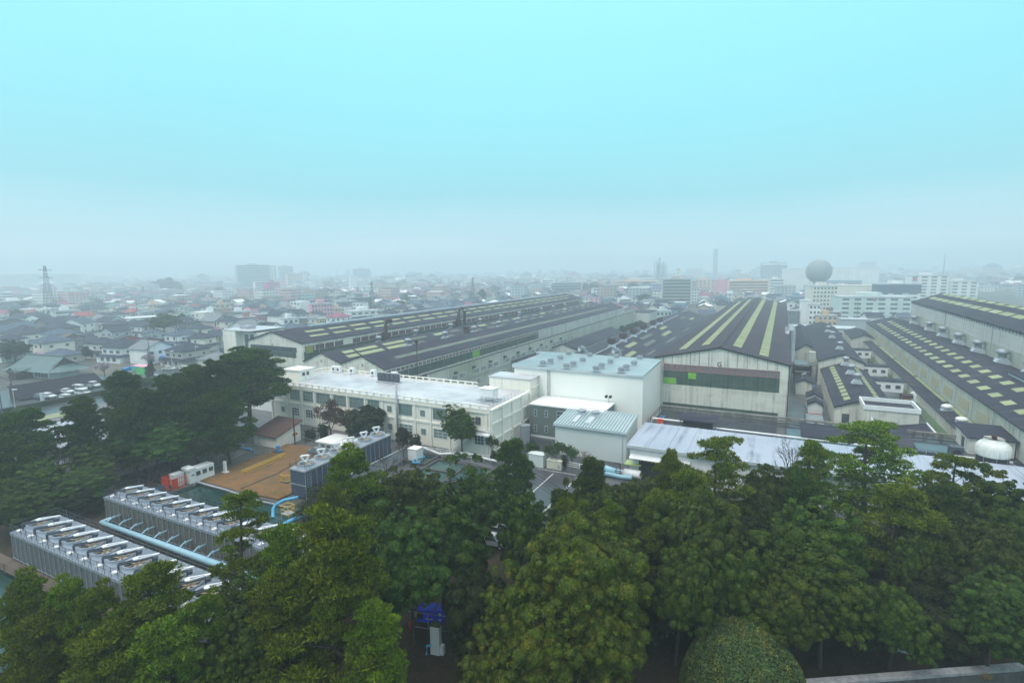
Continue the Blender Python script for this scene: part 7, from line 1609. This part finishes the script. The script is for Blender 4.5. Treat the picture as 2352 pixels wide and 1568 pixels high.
BL = [
 # left part
 (127, 180, 713, 742, 'white', 'white three storey apartment with open balconies right of the left pylon', .35, .5, 'balc', 4),
 (155, 193, 668, 694, 'mint', 'pale green-white stepped block above the white balconied apartment', .3, .6, 'band', 4), (182, 210, 693, 712, 'orange', 'small orange flat block right of the pale green block', .3, .7, 'grid', 3),
 (326, 388, 699, 722, 'peach', 'pinkish tan three storey school-like block in the left middle distance', .3, .4, 'grid', 8), (344, 368, 711, 725, 'white', 'small white cubic house beneath the pinkish tan block', .3, .9, 'grid', 2),
 (298, 415, 727, 745, 'white', 'long low blank white hall behind the lone broad tree', .25, .3, None, 0), (464, 506, 715, 730, 'white', 'white two storey flat block right of the broad tree', .3, .5, 'band', 4),
 (491, 527, 698, 717, 'orange', 'orange and cream stepped flat block', .3, .6, 'grid', 3), (525, 575, 715, 734, 'white', 'white flat block with long balconies above the brick red block', .3, .5, 'balc', 4),
 (547, 588, 728, 743, 'red', 'brick red two storey flat block above the windowless slab', .3, .6, 'grid', 4), (474, 497, 690, 714, 'blue', 'bluish apartment cube left of the orange block', .3, .8, 'grid', 3),
 (244, 300, 693, 706, 'white', 'white low flat block in the left distance with pale green roof', .3, .5, 'band', 4), (0, 28, 672, 703, 'white', 'white stepped apartment at the left edge', .3, .7, 'band', 3), (0, 66, 690, 707, 'white', 'long white balconied block at the left edge', .3, .5, 'band', 4),
 (5, 175, 630, 656, 'white', 'very long pale factory ghosting in the mist behind the left pylon', .1, .15, 'band', 6), (215, 248, 636, 648, 'grey', 'pale grey barn-roofed works in the mist', .2, .6, None, 0), (282, 324, 646, 658, 'white', 'white block left of the misty grove', .2, .4, 'grid', 5),
 (242, 282, 650, 664, 'grey', 'grey apartment in the mist left of the grove', .2, .4, 'grid', 6), (151, 172, 661, 676, 'white', 'white block with red stair tower in the left mist', .3, .6, 'grid', 3), (430, 470, 633, 648, 'white', 'pale white hospital-like block right of the misty grove', .2, .5, 'grid', 5),
 (478, 520, 634, 650, 'white', 'pale white block with small roof tower in the mist', .2, .5, 'grid', 5), (514, 560, 651, 674, 'slab', 'dark grey-green square block left of the twin slabs', .4, .8, None, 0), (548, 566, 662, 675, 'white', 'small white cubic block below the dark grey-green block', .3, .8, 'grid', 2),
 # slab towers
 (547, 622, 609, 664, 'slab', 'largest misty apartment slab, left part of the twin slab towers', .18, .25, 'balc', 8), (621, 637, 610, 662, 'white', 'pale narrow end tower joined to the largest misty slab', .3, .7, 'grid', 2),
 (641, 675, 612, 656, 'grey', 'faint grey slab tower right of the largest misty slab', .2, .4, 'band', 5), (658, 695, 629, 660, 'peach', 'pinkish grey square block below the faint slab tower', .3, .6, 'grid', 5), (609, 643, 648, 681, 'magenta', 'magenta apartment block in front of the misty slab', .5, .8, 'grid', 4),
 (637, 656, 644, 666, 'pink', 'pink ghostly block right of the magenta block', .3, .8, None, 0), (584, 608, 648, 680, 'white', 'white apartment left of the magenta block', .3, .8, 'band', 3), (591, 645, 680, 695, 'white', 'white office with small roof hut below the magenta block', .3, .5, 'band', 4),
 (654, 696, 662, 673, 'cream', 'cream low block right of the magenta block', .3, .5, 'grid', 5), (711, 764, 697, 727, 'pink', 'bright pink three storey block with white window frames', .35, .45, 'grid', 7), (758, 790, 708, 724, 'peach', 'dull pink-brown block beside the bright pink one', .3, .6, 'grid', 4),
 (793, 877, 714, 733, 'white', 'long white two storey office with dark windows behind the tall shed', .4, .5, 'grid', 5), (813, 846, 700, 713, 'green', 'vivid green low building behind the long white office', .3, .6, None, 0), (767, 818, 691, 711, 'grey', 'grey three storey apartment left of the vivid green building', .3, .4, 'balc', 5),
 (798, 856, 682, 706, 'dgrey', 'dark grey four storey apartment above the vivid green building', .4, .35, 'balc', 6), (703, 757, 671, 682, 'white', 'white curved-roof hall in the middle distance', .2, .5, 'band', 4), (606, 640, 681, 697, 'cream', 'cream stepped block below the magenta block', .3, .6, 'grid', 4),
 (645, 686, 731, 758, 'white', 'white three storey block right behind the tall shed, left end', .35, .7, 'grid', 3), (683, 706, 730, 750, 'brown', 'brown three storey block beside the white one behind the shed', .35, .8, 'grid', 2), (730, 751, 731, 746, 'ochre', 'small ochre block behind the tall shed ridge', .3, .8, 'grid', 3),
 (588, 618, 721, 737, 'red', 'brick red low block between white blocks left of the shed', .3, .7, 'grid', 3), (878, 910, 687, 702, 'red', 'brick red low apartment above the shed ridge', .3, .6, 'grid', 4), (942, 966, 688, 706, 'blue', 'pale blue tile-clad block above the shed ridge', .3, .7, 'grid', 3),
 (869, 914, 679, 690, 'white', 'long white low block left of the pale blue block', .3, .5, 'band', 4), (916, 936, 679, 691, 'white', 'small white cubic block above the brick red apartment', .3, .7, None, 0), (986, 1010, 697, 706, 'ochre', 'yellow-orange low shop above the shed ridge', .3, .7, None, 0),
 (998, 1034, 659, 680, 'pink', 'pink and lilac block in front of the misty centre', .4, .7, 'grid', 4), (958, 978, 670, 682, 'brown', 'brown low block left of the pink and lilac block', .3, .7, None, 0), (811, 851, 618, 652, 'slab', 'dark grey slab with roof tower in the centre mist', .25, .4, 'grid', 7),
 (795, 806, 619, 642, 'grey', 'narrow faint tower left of the dark grey slab', .3, .8, None, 0), (869, 907, 634, 656, 'white', 'white balconied block in the mist right of the dark slab', .3, .4, 'balc', 5), (803, 823, 634, 670, 'white', 'white tower with vertical sign left of the dark slab base', .3, .8, None, 0),
 (931, 955, 631, 650, 'blue', 'faint bluish block in the mist with a thin crane', .3, .6, None, 0), (948, 970, 626, 645, 'grey', 'very faint pale slab right of the bluish block', .3, .6, 'grid', 4), (712, 740, 634, 655, 'white', 'faint white block with round roof sign in the mist', .3, .6, None, 0),
 (745, 772, 640, 656, 'white', 'faint white tower block left of the white sign tower', .3, .6, 'grid', 4), (830, 862, 660, 676, 'white', 'white apartment in front of the dark slab', .3, .5, 'grid', 5), (1058, 1084, 650, 668, 'white', 'white office left of the third pylon', .3, .6, 'grid', 4), (1105, 1130, 656, 672, 'white', 'white gabled school right of the third pylon', .3, .5, 'grid', 4),
 (1118, 1152, 659, 674, 'dgrey', 'dark-sided low block right of the white gabled school', .3, .5, 'band', 3), (1155, 1176, 646, 668, 'grey', 'grey block with pale top near the middle', .3, .6, 'grid', 4),
 # centre right
 (1241, 1272, 643, 672, 'white', 'white office with columns left of the grey balconied flats', .3, .6, 'band', 4), (1262, 1337, 649, 678, 'grey', 'wide grey six storey balconied flats behind the shed ends', .15, .3, 'balc', 8), (1305, 1336, 642, 655, 'white', 'white low office with blue sign above the wide grey flats', .2, .5, 'band', 4),
 (1518, 1585, 641, 700, 'tan', 'tall grey-brown twelve storey apartment tower with balconies', .12, .35, 'balc', 6), (1390, 1425, 647, 668, 'blue', 'blue-grey stepped shop building left of the long pink mall', .3, .6, None, 0), (1402, 1512, 646, 668, 'peach', 'long pale pink mall with white window bands', .08, .25, 'band', 6),
 (1358, 1388, 662, 690, 'white', 'white four storey apartment left of the pink strip', .3, .6, 'grid', 4), (1418, 1432, 661, 680, 'pink', 'small bright pink narrow building', .3, .8, None, 0), (1432, 1470, 671, 686, 'cream', 'cream three storey flats under the small bright pink building', .3, .5, 'balc', 4), (1470, 1500, 658, 680, 'peach', 'faint peach block behind the cream flats', .3, .5, 'grid', 3),
 (1496, 1519, 652, 684, 'lilac', 'lilac block with a dark round emblem beside the tall apartment tower', .2, .6, 'grid', 3), (1585, 1604, 662, 697, 'white', 'white seven storey apartment attached right of the tall tower', .3, .7, 'grid', 3), (1386, 1405, 684, 698, 'pink', 'pink small block at the shed ends', .3, .7, 'grid', 3),
 (1418, 1450, 686, 702, 'white', 'long white low block at the shed ends', .3, .5, 'band', 3), (1500, 1542, 714, 740, 'mint', 'mint-white factory office with outside stairs beside the dark shed', .35, .6, 'grid', 4), (1512, 1538, 706, 716, 'white', 'small white office behind the mint-white one', .3, .6, 'grid', 3),
 (1585, 1648, 643, 672, 'peach', 'faint peach department store behind the tall tower', .1, .5, 'grid', 7), (1604, 1628, 664, 684, 'peach', 'peach boxy shop with orange sign right of the white apartment', .3, .7, 'grid', 3), (1663, 1762, 645, 684, 'peach', 'big peach car-park building with dark ribbon openings', .30, .35, 'band', 5),
 (1640, 1668, 643, 686, 'pink', 'pinkish stair tower at the left end of the peach car park', .3, .8, None, 0), (1657, 1695, 674, 696, 'white', 'white three storey block left of the big lettered shed ridge', .35, .6, 'grid', 4), (1693, 1722, 628, 646, 'peach', 'faint peach flat block on the skyline left of the hotel', .2, .5, 'grid', 4), (1725, 1742, 620, 640, 'slab', 'small grey tower on the skyline left of the hotel', .2, .7, None, 0),
 # right
 (1746, 1802, 604, 662, 'slab', 'tall grey hotel slab with top sign band left of the great sphere', .15, .4, 'grid', 8), (1762, 1797, 641, 680, 'white', 'white striped office below the hotel slab', .3, .6, 'band', 4), (1796, 1850, 617, 676, 'white', 'blank pale grey mall wing left of the great sphere', .2, .5, None, 0),
 (1868, 2003, 615, 668, 'white', 'huge pale mall block right behind the great sphere', .12, .45, None, 0), (1850, 1915, 657, 722, 'cream', 'cream ten storey hotel with rows of small windows below the sphere', .45, .7, 'grid', 7), (1912, 2006, 655, 700, 'cream', 'wide cream terrace wing of the mall under the sphere', .12, .3, None, 0),
 (1916, 2075, 682, 734, 'mint', 'wide mint-white post office building with few windows', .30, .5, 'grid', 6), (2008, 2100, 652, 705, 'white', 'white block with dark blue glass top band', .25, .5, 'grid', 3), (2083, 2164, 633, 690, 'white', 'pale pinkish white office tower with pink round emblem and antenna', .3, .5, 'grid', 4),
 (2160, 2232, 646, 690, 'white', 'pale white stepped office at the right skyline', .25, .5, 'grid', 4), (2002, 2072, 636, 665, 'slab', 'pale grey department building behind the dark-topped block', .2, .4, None, 0), (1835, 1856, 689, 746, 'white', 'slim white tower, tallest of the pair behind the alley', .3, .8, None, 0),
 (1852, 1880, 699, 747, 'white', 'round-shouldered white apartment with small windows joined to the slim tower', .3, .8, 'grid', 3), (1872, 1918, 724, 749, 'orange', 'orange-cream apartment with small windows behind the alley', .35, .6, 'grid', 4), (1882, 1926, 716, 742, 'brown', 'grey-brown apartment behind the orange-cream one', .35, .6, 'grid', 4),
 (1805, 1834, 713, 745, 'dgrey', 'dark glassy low building right beside the end of the lettered shed', .3, .7, 'grid', 3), (1806, 1850, 680, 708, 'blue', 'blue-green glass building left of the slim white tower', .3, .7, 'band', 4), (1990, 2030, 724, 742, 'white', 'small white office hut above the skylight hall gable', .3, .5, 'grid', 3), (2338, 2356, 652, 684, 'slab', 'dark grey tower at the right edge skyline', .2, .7, 'grid', 3),
 (1926, 1990, 733, 770, 'grey', 'pale grey flat-roofed hall at the far end beside the skylight hall', .3, .7, None, 0),
]
BO = {}
for (x0, x1, yt, yb, wall, lb, rot, dl, win, cols) in BL:
    BO[lb] = block(x0, x1, yt, yb, wall, lb, rot, dl, win=win, cols=cols, top=(.18, .12, 3.0) if (x1 - x0 > 30 and win) else None, roofm=TW_['grey'] if win in ('balc', 'grid') else None)
def on_block(frag):
    return next(v for k, v in BO.items() if frag in k)
o, w, l, h = on_block('dark blue glass top'); MB().box(-w/2 - .25, w/2 + .25, -l/2 - .25, l/2 + .25, h * .60, h * .98).obj('dark_glass_band', TW_['navy'], o)
o, w, l, h = on_block('lilac block'); MB().tube([(0, -l/2 - .3, h * .68), (0, -l/2 - .05, h * .68)], w * .22, 20).obj('round_emblem', TW_['navy'], o)
o, w, l, h = on_block('pink round emblem'); MB().tube([(-w * .38, -l/2 - .3, h * .88), (-w * .38, -l/2 - .05, h * .88)], w * .055, 14).box(w/2 + .02, w/2 + .2, -l * .2, -l * .1, h * .84, h * .95).box(w/2 + .02, w/2 + .2, l * .12, l * .42, h * .84, h * .93).obj('pink_sign', TW_['magenta'], o)
MB().cyl(w * .42, 0, h, h + 22, .5, .15, 6).obj('antenna', m_steel, o)
o, w, l, h = on_block('post office'); q = MB(); q.box(-w * .06, w * .02, -l/2 - .3, -l/2 - .05, h * .93, h * .955).box(-w * .055, w * .015, -l/2 - .3, -l/2 - .05, h * .885, h * .91).box(-w * .03, -w * .01, -l/2 - .3, -l/2 - .05, h * .84, h * .882); q.obj('red_postal_mark', TW_['red'], o)
o, w, l, h = on_block('huge pale mall'); MB().box(-w * .30, w * .25, -l/2 - .4, -l/2 - .05, h * .36, h * .46).obj('window_strip', TW_['blue'], o); MB().box(w * .22, w * .46, -l * .2, l * .2, h + .503, h + 8).obj('roof_plant', TW_['slab'], o)
o, w, l, h = on_block('tall grey hotel'); MB().box(-w * .5, w * .5, -l/2 - .5, -l/2 - .05, h * .90, h * .99).obj('sign_band', TW_['white'], o)
def glyph_bars(par, x, y, z, s, rects, mat):
    q = MB()
    for (a, b, c, d) in rects: q.box(x + a * s, x + b * s, y - .15, y, z + c * s, z + d * s)
    q.obj('sign_characters', mat, par)
glyph_bars(o, w * .02, -l/2 - .51, h * .915, h * .05, [(0, .9, .9, 1.0), (.4, .5, 0, 1), (.1, .8, .45, .55), (1.3, 2.2, .9, 1.0), (1.3, 1.4, 0, 1), (2.1, 2.2, 0, 1), (1.5, 2.0, .4, .5), (2.6, 3.4, .7, .8), (3.0, 3.1, 0, 1.0), (3.9, 4.6, .1, .2), (3.9, 4.0, .1, .5), (4.5, 4.6, .2, 1.0)], TW_['navy'])
# sign tower with the coloured 7 and i
p = at(1557, 668); sgn = empty('rooftop_sign', p, math.atan2(-p.x, p.y), 'white square rooftop sign with a red-orange 7 and small green i above the tan tower', 'sign'); dz = depth(p); k_ = dz / FPX
zt = CAMH + (617 - 614) * k_ - 0; zb = CAMH + (613 - 636) * k_
MB().box(-7 * k_, 7 * k_, -.8, .8, CAMH - 20 * k_, CAMH - 3 * k_ + 0).obj('board', TW_['white'], sgn); MB().box(-8 * k_, 8 * k_, 0, 12, 0, CAMH - 20.5 * k_).obj('building_under_sign', TW_['peach'], sgn)
q = MB(); zc = CAMH - 4.6 * k_; q.box(-4.2 * k_, 2.6 * k_, -1.0, -.803, zc - 1.6 * k_, zc); q.obj('seven_top', TW_['red'], sgn)
q = MB(); q.prism([(.6 * k_, zc - 1.6 * k_), (2.6 * k_, zc - 1.6 * k_), (.2 * k_, zc - 8.6 * k_), (-1.8 * k_, zc - 8.6 * k_)], 'y', -1.0, -.803); q.obj('seven_stem', TW_['orange'], sgn)
q = MB(); q.box(-2.2 * k_, .6 * k_, -1.0, -.803, zc - 11 * k_, zc - 9.2 * k_).box(3.2 * k_, 4.6 * k_, -1.0, -.803, zc - 8.0 * k_, zc - 3.6 * k_).box(3.2 * k_, 4.6 * k_, -1.0, -.803, zc - 2.9 * k_, zc - 1.7 * k_); q.obj('green_strokes', TW_['green'], sgn)
# tall chimney, lattice works tower, great sphere
p = at(1641, 650); dz = depth(p); k_ = dz / FPX
o = empty('chimney', p, 0, 'tall plain square chimney rising into the mist', 'chimney'); MB().prism([(-4.6 * k_, 0), (4.6 * k_, 0), (3.9 * k_, CAMH + 38 * k_), (-3.9 * k_, CAMH + 38 * k_)], 'y', -3 * k_, 3 * k_).obj('shaft', TW_['slab'], o); MB().box(-4.3 * k_, 4.3 * k_, -3.3 * k_, 3.3 * k_, CAMH + 38 * k_ + .003, CAMH + 39.5 * k_).obj('cap', TW_['slab'], o)
chim_top = CAMH + 39.5 * k_
p = at(1519, 660); dz = depth(p); k_ = dz / FPX; o = empty('works_tower', p, .2, 'open lattice industrial tower with vessels, ghostly in the mist', 'industrial tower'); q = MB(); HT = CAMH + 14 * k_
for i in range(4):
    for j in range(2): q.bar((-13 * k_ + i * 8.6 * k_, j * 9 * k_, 0), (-13 * k_ + i * 8.6 * k_, j * 9 * k_, HT - (0, 6, 10, 14)[i] * k_ * .8), .9 * k_)
for z in range(9): q.box(-14 * k_, (13 - z * .6) * k_, 0, 9 * k_, HT * (.08 + .1 * z), HT * (.08 + .1 * z) + .9 * k_)
for i in range(8):
    for s in range(3): q.bar((-13 * k_ + s * 8.6 * k_, 0, HT * (.1 + .1 * i)), (-4.4 * k_ + s * 8.6 * k_, 0, HT * (.2 + .1 * i)), .5 * k_)
q.obj('lattice_frame', TW_['slab'], o)
q = MB(); q.cyl(-4 * k_, 4 * k_, 0, HT + 7 * k_, 3.6 * k_, 2.6 * k_, 14).cyl(6 * k_, 4 * k_, 0, HT - 2 * k_, 2.5 * k_, 2 * k_, 12).cyl(-9.5 * k_, 4 * k_, 0, HT - 6 * k_, 2.2 * k_, 2.2 * k_, 12); q.obj('vessels', TW_['slab'], o)
p = at(1877, 682); dz = depth(p); k_ = dz / FPX; sp_ = empty('great_sphere', p, 0, 'giant grey sphere mounted on the mall, right of the hotel slab', 'sphere')
zc = CAMH - (623 - 609.4) * k_; r = 27 * k_; q = MB(); q.lathe(0, 0, [(max(.01, r * math.sin(math.pi * i / 20)), zc - r * math.cos(math.pi * i / 20)) for i in range(21)], 40); q.obj('shell', M('dull_bronze_panels', (.25, .28, .29), (.21, .24, .25), .05, .6, .1), sp_, True)
q = MB(); q.cyl(0, 0, 0, zc - r * .9, r * .5, r * .4, 16).box(-r * .6, r * .6, -r * .2, r * 1.2, 0, zc - r * 1.15); q.obj('support', TW_['slab'], sp_)
q = MB(); q.prism([(r * .3, zc + r * .95), (r * .55, zc + r * .95), (r * 1.35, zc + r * .25), (r * .9, zc + r * .25)], 'y', r * .2, r * .6); q.obj('roof_fin', TW_['blue'], sp_)
# thin masts
for (x, yb, yt, lb) in ((931, 645, 608, 'thin construction crane mast in the central mist'), (760, 650, 617, 'thin red-white mast left of the dark slab'), (775, 655, 617, 'thin mast beside the faint white tower'), (2057, 700, 640, 'thin mast by the dark-topped block'), (1685, 648, 616, 'faint slim mast right of the chimney'), (1230, 640, 628, 'faint far mast near the middle')):
    p = at(x, yb); k_ = depth(p) / FPX; h = CAMH - (yt - 616.7 - (1176 - x) * .0104) * k_; o = empty('mast', p, 0, lb, 'mast'); MB().cyl(0, 0, 0, h, .6 * k_, .3 * k_, 6).obj('pole', m_steel, o)
# utility poles in the town
for i, (x, yb, h, lb) in enumerate(((8, 968, 11, 'utility pole at the left edge by the bush'), (303, 800, 11, 'utility pole beside the low red-brown houses'), (357, 815, 11, 'utility pole right of the low red-brown house'), (408, 812, 12, 'utility pole leaning by the wide street'), (414, 768, 11, 'utility pole at the bend of the wide street'), (508, 825, 12, 'twin-legged utility pole beside the windowless slab'),
        (348, 860, 12, 'dark street pole by the bush'), (345, 864, 10, 'second dark street pole by the bush'), (480, 748, 10, 'utility pole above the dark slate house'), (535, 730, 10, 'utility pole beside the brick red block'), (207, 745, 10, 'utility pole beside the white balconied house'), (280, 738, 10, 'utility pole near the leafless town tree'),
        (698, 745, 10, 'utility pole behind the shed, left'), (985, 705, 10, 'utility pole behind the shed, right'), (1370, 706, 9, 'utility pole beyond the shed ends'), (1610, 702, 9, 'utility pole right of the tall tower'), (1968, 735, 12, 'utility pole before the post office'))):
    p = at(x, yb); upole(p.dot(_v), p.dot(_u), h, lb, 2 if h > 9 else 1)
# ---- many houses: nearest ones as things, the rest as one mass
def roofline(x):
    P = [(-60, 760), (560, 780), (624, 763), (1321, 668), (1360, 690), (1401, 693), (1440, 708), (1500, 735), (1560, 718), (1596, 712), (1640, 700), (1748, 672), (1805, 700), (1810, 742), (2100, 735), (2110, 690), (2176, 672), (2420, 720)]
    for (a, b), (c, d) in zip(P[:-1], P[1:]):
        if a <= x <= c: return b + (d - b) * (x - a) / (c - a)
    return 700
rgh = random.Random(21); cand = []
for i in range(-78, 60):
    for j in range(3, 75):
        ra = .35 + .25 * math.sin(i * .07) ; a_, b_ = i * 14.5 + (i // 4) * 5.5 + rgh.uniform(-1.5, 1.5), 60 + j * 16 + (j // 2) * 6 + rgh.uniform(-1.5, 1.5)
        th = .12; X, Y = a_ * math.cos(th) - b_ * math.sin(th), a_ * math.sin(th) + b_ * math.cos(th)
        p = W(X, Y); 
        if -158 < X < 85 and Y < 372: continue
        if X > -160 and Y < 112: continue
        if -235 < X and Y < 118: continue
        x, y = pix(p + Vector((0, 0, 7)))
        if not (-30 < x < 2380) or depth(p) > 1500: continue
        if x > 2100 and depth(p) < 700: continue
        yb = pix(p)[1]
        if x < 560 and y > 800: continue
        if x >= 560 and y > roofline(x) + 4: continue
        cand.append((depth(p), X, Y, p, x, y, yb))
cand.sort(key=lambda c: c[0])
WCH = ['cream'] * 6 + ['white'] * 12 + ['tan'] * 3 + ['grey'] * 5 + ['brown', 'dgrey', 'mint', 'peach', 'pink', 'blue']
RCH = ['slate'] * 13 + ['blue'] * 9 + ['grey'] * 4 + ['brown', 'green', 'red', 'magenta', 'white']
LMK = [(119, 700, 'the left lattice pylon'), (370, 745, 'the lone broad tree'), (152, 726, 'the balconied apartment'), (365, 657, 'the misty grove'), (590, 650, 'the misty twin slab'), (738, 712, 'the bright pink block'), (626, 665, 'the magenta block'), (835, 722, 'the long white office'),
       (857, 690, 'the second pylon'), (1087, 670, 'the third pylon'), (1300, 664, 'the wide grey flats'), (1551, 680, 'the tall tan tower'), (1710, 665, 'the peach car park'), (1877, 623, 'the great sphere'), (1240, 660, 'the leafless grove'), (540, 790, 'the windowless slab'), (355, 711, 'the pinkish tan block'),
       (970, 695, 'the pale blue block'), (30, 740, 'the left picture edge'), (298, 720, 'the red-roofed house'), (470, 720, 'the white flats'), (2300, 670, 'the right picture edge'), (1450, 680, 'the cream flats'), (30, 650, 'the long misty factory')]
def near_phrase(x, y):
    b = min(LMK, key=lambda t: (t[0] - x) ** 2 + ((t[1] - y) * 2.2) ** 2); dx, dy = x - b[0], y - b[1]
    if abs(dx) > abs(dy) * 2.0: return ('right of ' if dx > 0 else 'left of ') + b[2]
    return ('in front of ' if dy > 0 else 'behind ') + b[2]
n_th = 0; rest = []
NT = 262
for d_, X, Y, p, x, y, yb in cand:
    if n_th < NT:
        if not free(p, 7.0): continue
        if rgh.random() < .06: continue
        w, l = rgh.uniform(8, 12.5), rgh.uniform(8, 12); st = 2 if rgh.random() < .75 else 1; kind = rgh.choices(('hip', 'gable', 'flat'), (5, 4, 1.3 if d_ > 330 else .1))[0]
        if kind == 'flat': st = rgh.choice((2, 3)); roof = rgh.choice(('white', 'grey'))
        else: roof = rgh.choice(RCH)
        wall = rgh.choice(WCH if d_ > 330 else WCH[:24]); roof = rgh.choice(RCH[:25]) if (d_ < 330 and kind != 'flat') else roof; rz = -AZ + th + rgh.choice((0, math.pi / 2)) * (kind == 'gable') + rgh.uniform(-.12, .12)
        o = empty('house', p, rz, '%s %s-storey house, %s roof, %s' % (WC[wall], ('one', 'two', 'three')[st - 1], (RC[roof] + ' ' + {'hip': 'hipped', 'gable': 'gabled', 'flat': 'flat'}[kind]), near_phrase(x, (y + yb) / 2)), 'house')
        house_parts(o, w, l, st, wall, roof, kind, rgh, 2 if d_ < 420 else 1, skirt=(kind == 'hip' and st == 2 and rgh.random() < .5)); n_th += 1; OCC.append((p.x, p.y, 6))
    else: rest.append((p, d_))
m_mass = {}
cols_ = [(.76, .76, .72), (.70, .67, .60), (.46, .50, .53), (.82, .84, .84), (.50, .42, .38), (.66, .48, .48), (.48, .60, .62)]
mass_m = [M('distant_wall_%s' % n, c, None, .1, .8, wins=(3.2, 2.9, (.12, .15, .17))) for n, c in zip(('cream', 'tan', 'grey', 'white', 'brown', 'rose', 'teal'), cols_)] + [RF_['slate'], RF_['blue'], RF_['grey'], RF_['brown'], RF_['magenta'], m_wroof, RF_['slate'], RF_['slate']]
q = MB()
def mass_house(p, w, l, h, th, kind, wm, rm):
    c, s = math.cos(th), math.sin(th); T = lambda x, y, z: (p.x + c * x - s * y, p.y + s * x + c * y, z)
    A = [T(-w/2, -l/2, 0), T(w/2, -l/2, 0), T(w/2, l/2, 0), T(-w/2, l/2, 0)]; B = [T(-w/2, -l/2, h), T(w/2, -l/2, h), T(w/2, l/2, h), T(-w/2, l/2, h)]
    for i in range(4): q.poly([A[i], A[(i + 1) % 4], B[(i + 1) % 4], B[i]], wm)
    if kind: 
        e = .5; rh = w * .27; E = [T(-w/2 - e, -l/2 - e, h), T(w/2 + e, -l/2 - e, h), T(w/2 + e, l/2 + e, h), T(-w/2 - e, l/2 + e, h)]; k = l * .28 if kind == 1 else l / 2 + e
        P, Q = T(0, -k, h + rh), T(0, k, h + rh); q.poly([E[0], E[1], P], rm if kind == 1 else wm).poly([E[1], E[2], Q, P], rm).poly([E[2], E[3], Q], rm if kind == 1 else wm).poly([E[3], E[0], P, Q], rm)
    else: q.poly(B, rm)
for p, d_ in rest:
    if not free(p, 5): continue
    u0 = rgh.random()
    if u0 < .07: continue
    big = u0 > .93 + (0 if d_ > 500 else .05)
    mass_house(p, rgh.uniform(8, 12) * (1.7 if big else 1), rgh.uniform(8, 12) * (1.6 if big else 1), (rgh.uniform(9, 18) if big else rgh.choice((3.2, 5.8, 6.2))), -AZ + .12 + rgh.uniform(-.15, .15) + rgh.choice((0, math.pi / 2)), 0 if (big or rgh.random() < .15) else rgh.choice((1, 2)), rgh.randrange(7), 7 + rgh.randrange(8))
for _ in range(650):
    t = rgh.uniform(-.95, .9); D = rgh.uniform(1400, 3000); p = Vector((D * math.tan(t), D, 0)); big = rgh.random() < .2
    mass_house(p, rgh.uniform(15, 40), rgh.uniform(12, 25), rgh.uniform(12, 30) if big else rgh.uniform(5, 9), rgh.uniform(0, 3), rgh.choice((0, 1)), rgh.randrange(7), 7 + rgh.randrange(8))
o = q.obj('distant_town', mass_m); tag(o, 'mass of tiny distant houses fading into the mist', 'town', kind='stuff')
# scattered green between the houses (uncountable garden shrubs) and far woods
parts_ = []
for _ in range(420):
    c = rgh.choice(cand); s = rgh.uniform(.8, 2.0) * (1 if c[0] < 500 else 1.8); w_ = c[3] + Vector((rgh.uniform(-9, 9), rgh.uniform(-9, 9), 0))
    if c[4] > 1400 and c[0] < 500: continue
    parts_.append(base_v[rgh.randrange(7)::(7 if c[0] < 500 else 14)] * np.array([s, s, s * 1.3]) + np.array([w_.x, w_.y, 0]))
for _ in range(46):
    t = rgh.uniform(-.8, .85); D = rgh.uniform(700, 2200); s = rgh.uniform(3, 6)
    for k in range(4): parts_.append(base_v[k::3] * np.array([s, s, s * .9]) + np.array([D * math.tan(t) + rgh.uniform(-60, 60), D + rgh.uniform(-20, 20), 0]))
o = bpy.data.objects.new('garden_greenery', nmesh('garden_greenery', np.concatenate(parts_), 4, m_dark)); COL.objects.link(o); tag(o, 'small garden shrubs and far woods between the houses', 'greenery', kind='stuff')
# ------------------------------------------------------------------ haze box
hz = bpy.data.materials.new('haze'); hz.use_nodes = True; n_ = hz.node_tree.nodes; n_.clear()
ho = n_.new('ShaderNodeOutputMaterial'); pv = n_.new('ShaderNodeVolumePrincipled')
pv.inputs['Color'].default_value = (0.83, 0.93, 1.0, 1); pv.inputs['Density'].default_value = HAZE_DENSITY; pv.inputs['Anisotropy'].default_value = 0.44
hz.node_tree.links.new(pv.outputs[0], ho.inputs['Volume'])
q = MB(); q.box(-4400, 4400, -4400, 4400, -1.0, 112.0); o = q.obj('haze', hz); tag(o, 'pale even mist over the whole scene', 'haze', kind='stuff')
# ------------------------------------------------------------------ labels: make repeats tell themselves apart
_tops = [o for o in SC.objects if o.parent is None and o.get('label') and o.get('kind') is None]
bpy.context.view_layer.update()
_by = {}
for o in _tops: _by.setdefault(o['label'], []).append(o)
_w = ['second', 'third', 'fourth', 'fifth', 'sixth', 'seventh', 'eighth', 'ninth', 'tenth', 'eleventh', 'twelfth']
for lb, os_ in _by.items():
    if len(os_) < 2: continue
    os_.sort(key=lambda o: pix(o.location)[0])
    for i, o in enumerate(os_):
        o['label'] = lb + (', leftmost one' if i == 0 else (', rightmost one' if i == len(os_) - 1 else ', %s from left' % _w[min(i - 1, 10)]))
for o in _tops:
    for w_ in ('small ', 'two-storey ', 'bright '):
        if len(o['label'].replace('-', ' ').split()) > 16: o['label'] = o['label'].replace(w_, '', 1)
    if o.name.split('.')[0] == 'house' and 'group' not in o: o['group'] = 'houses of the town'
for o in SC.objects:
    for k in ('_w', '_l', '_h'):
        if k in o: del o[k]
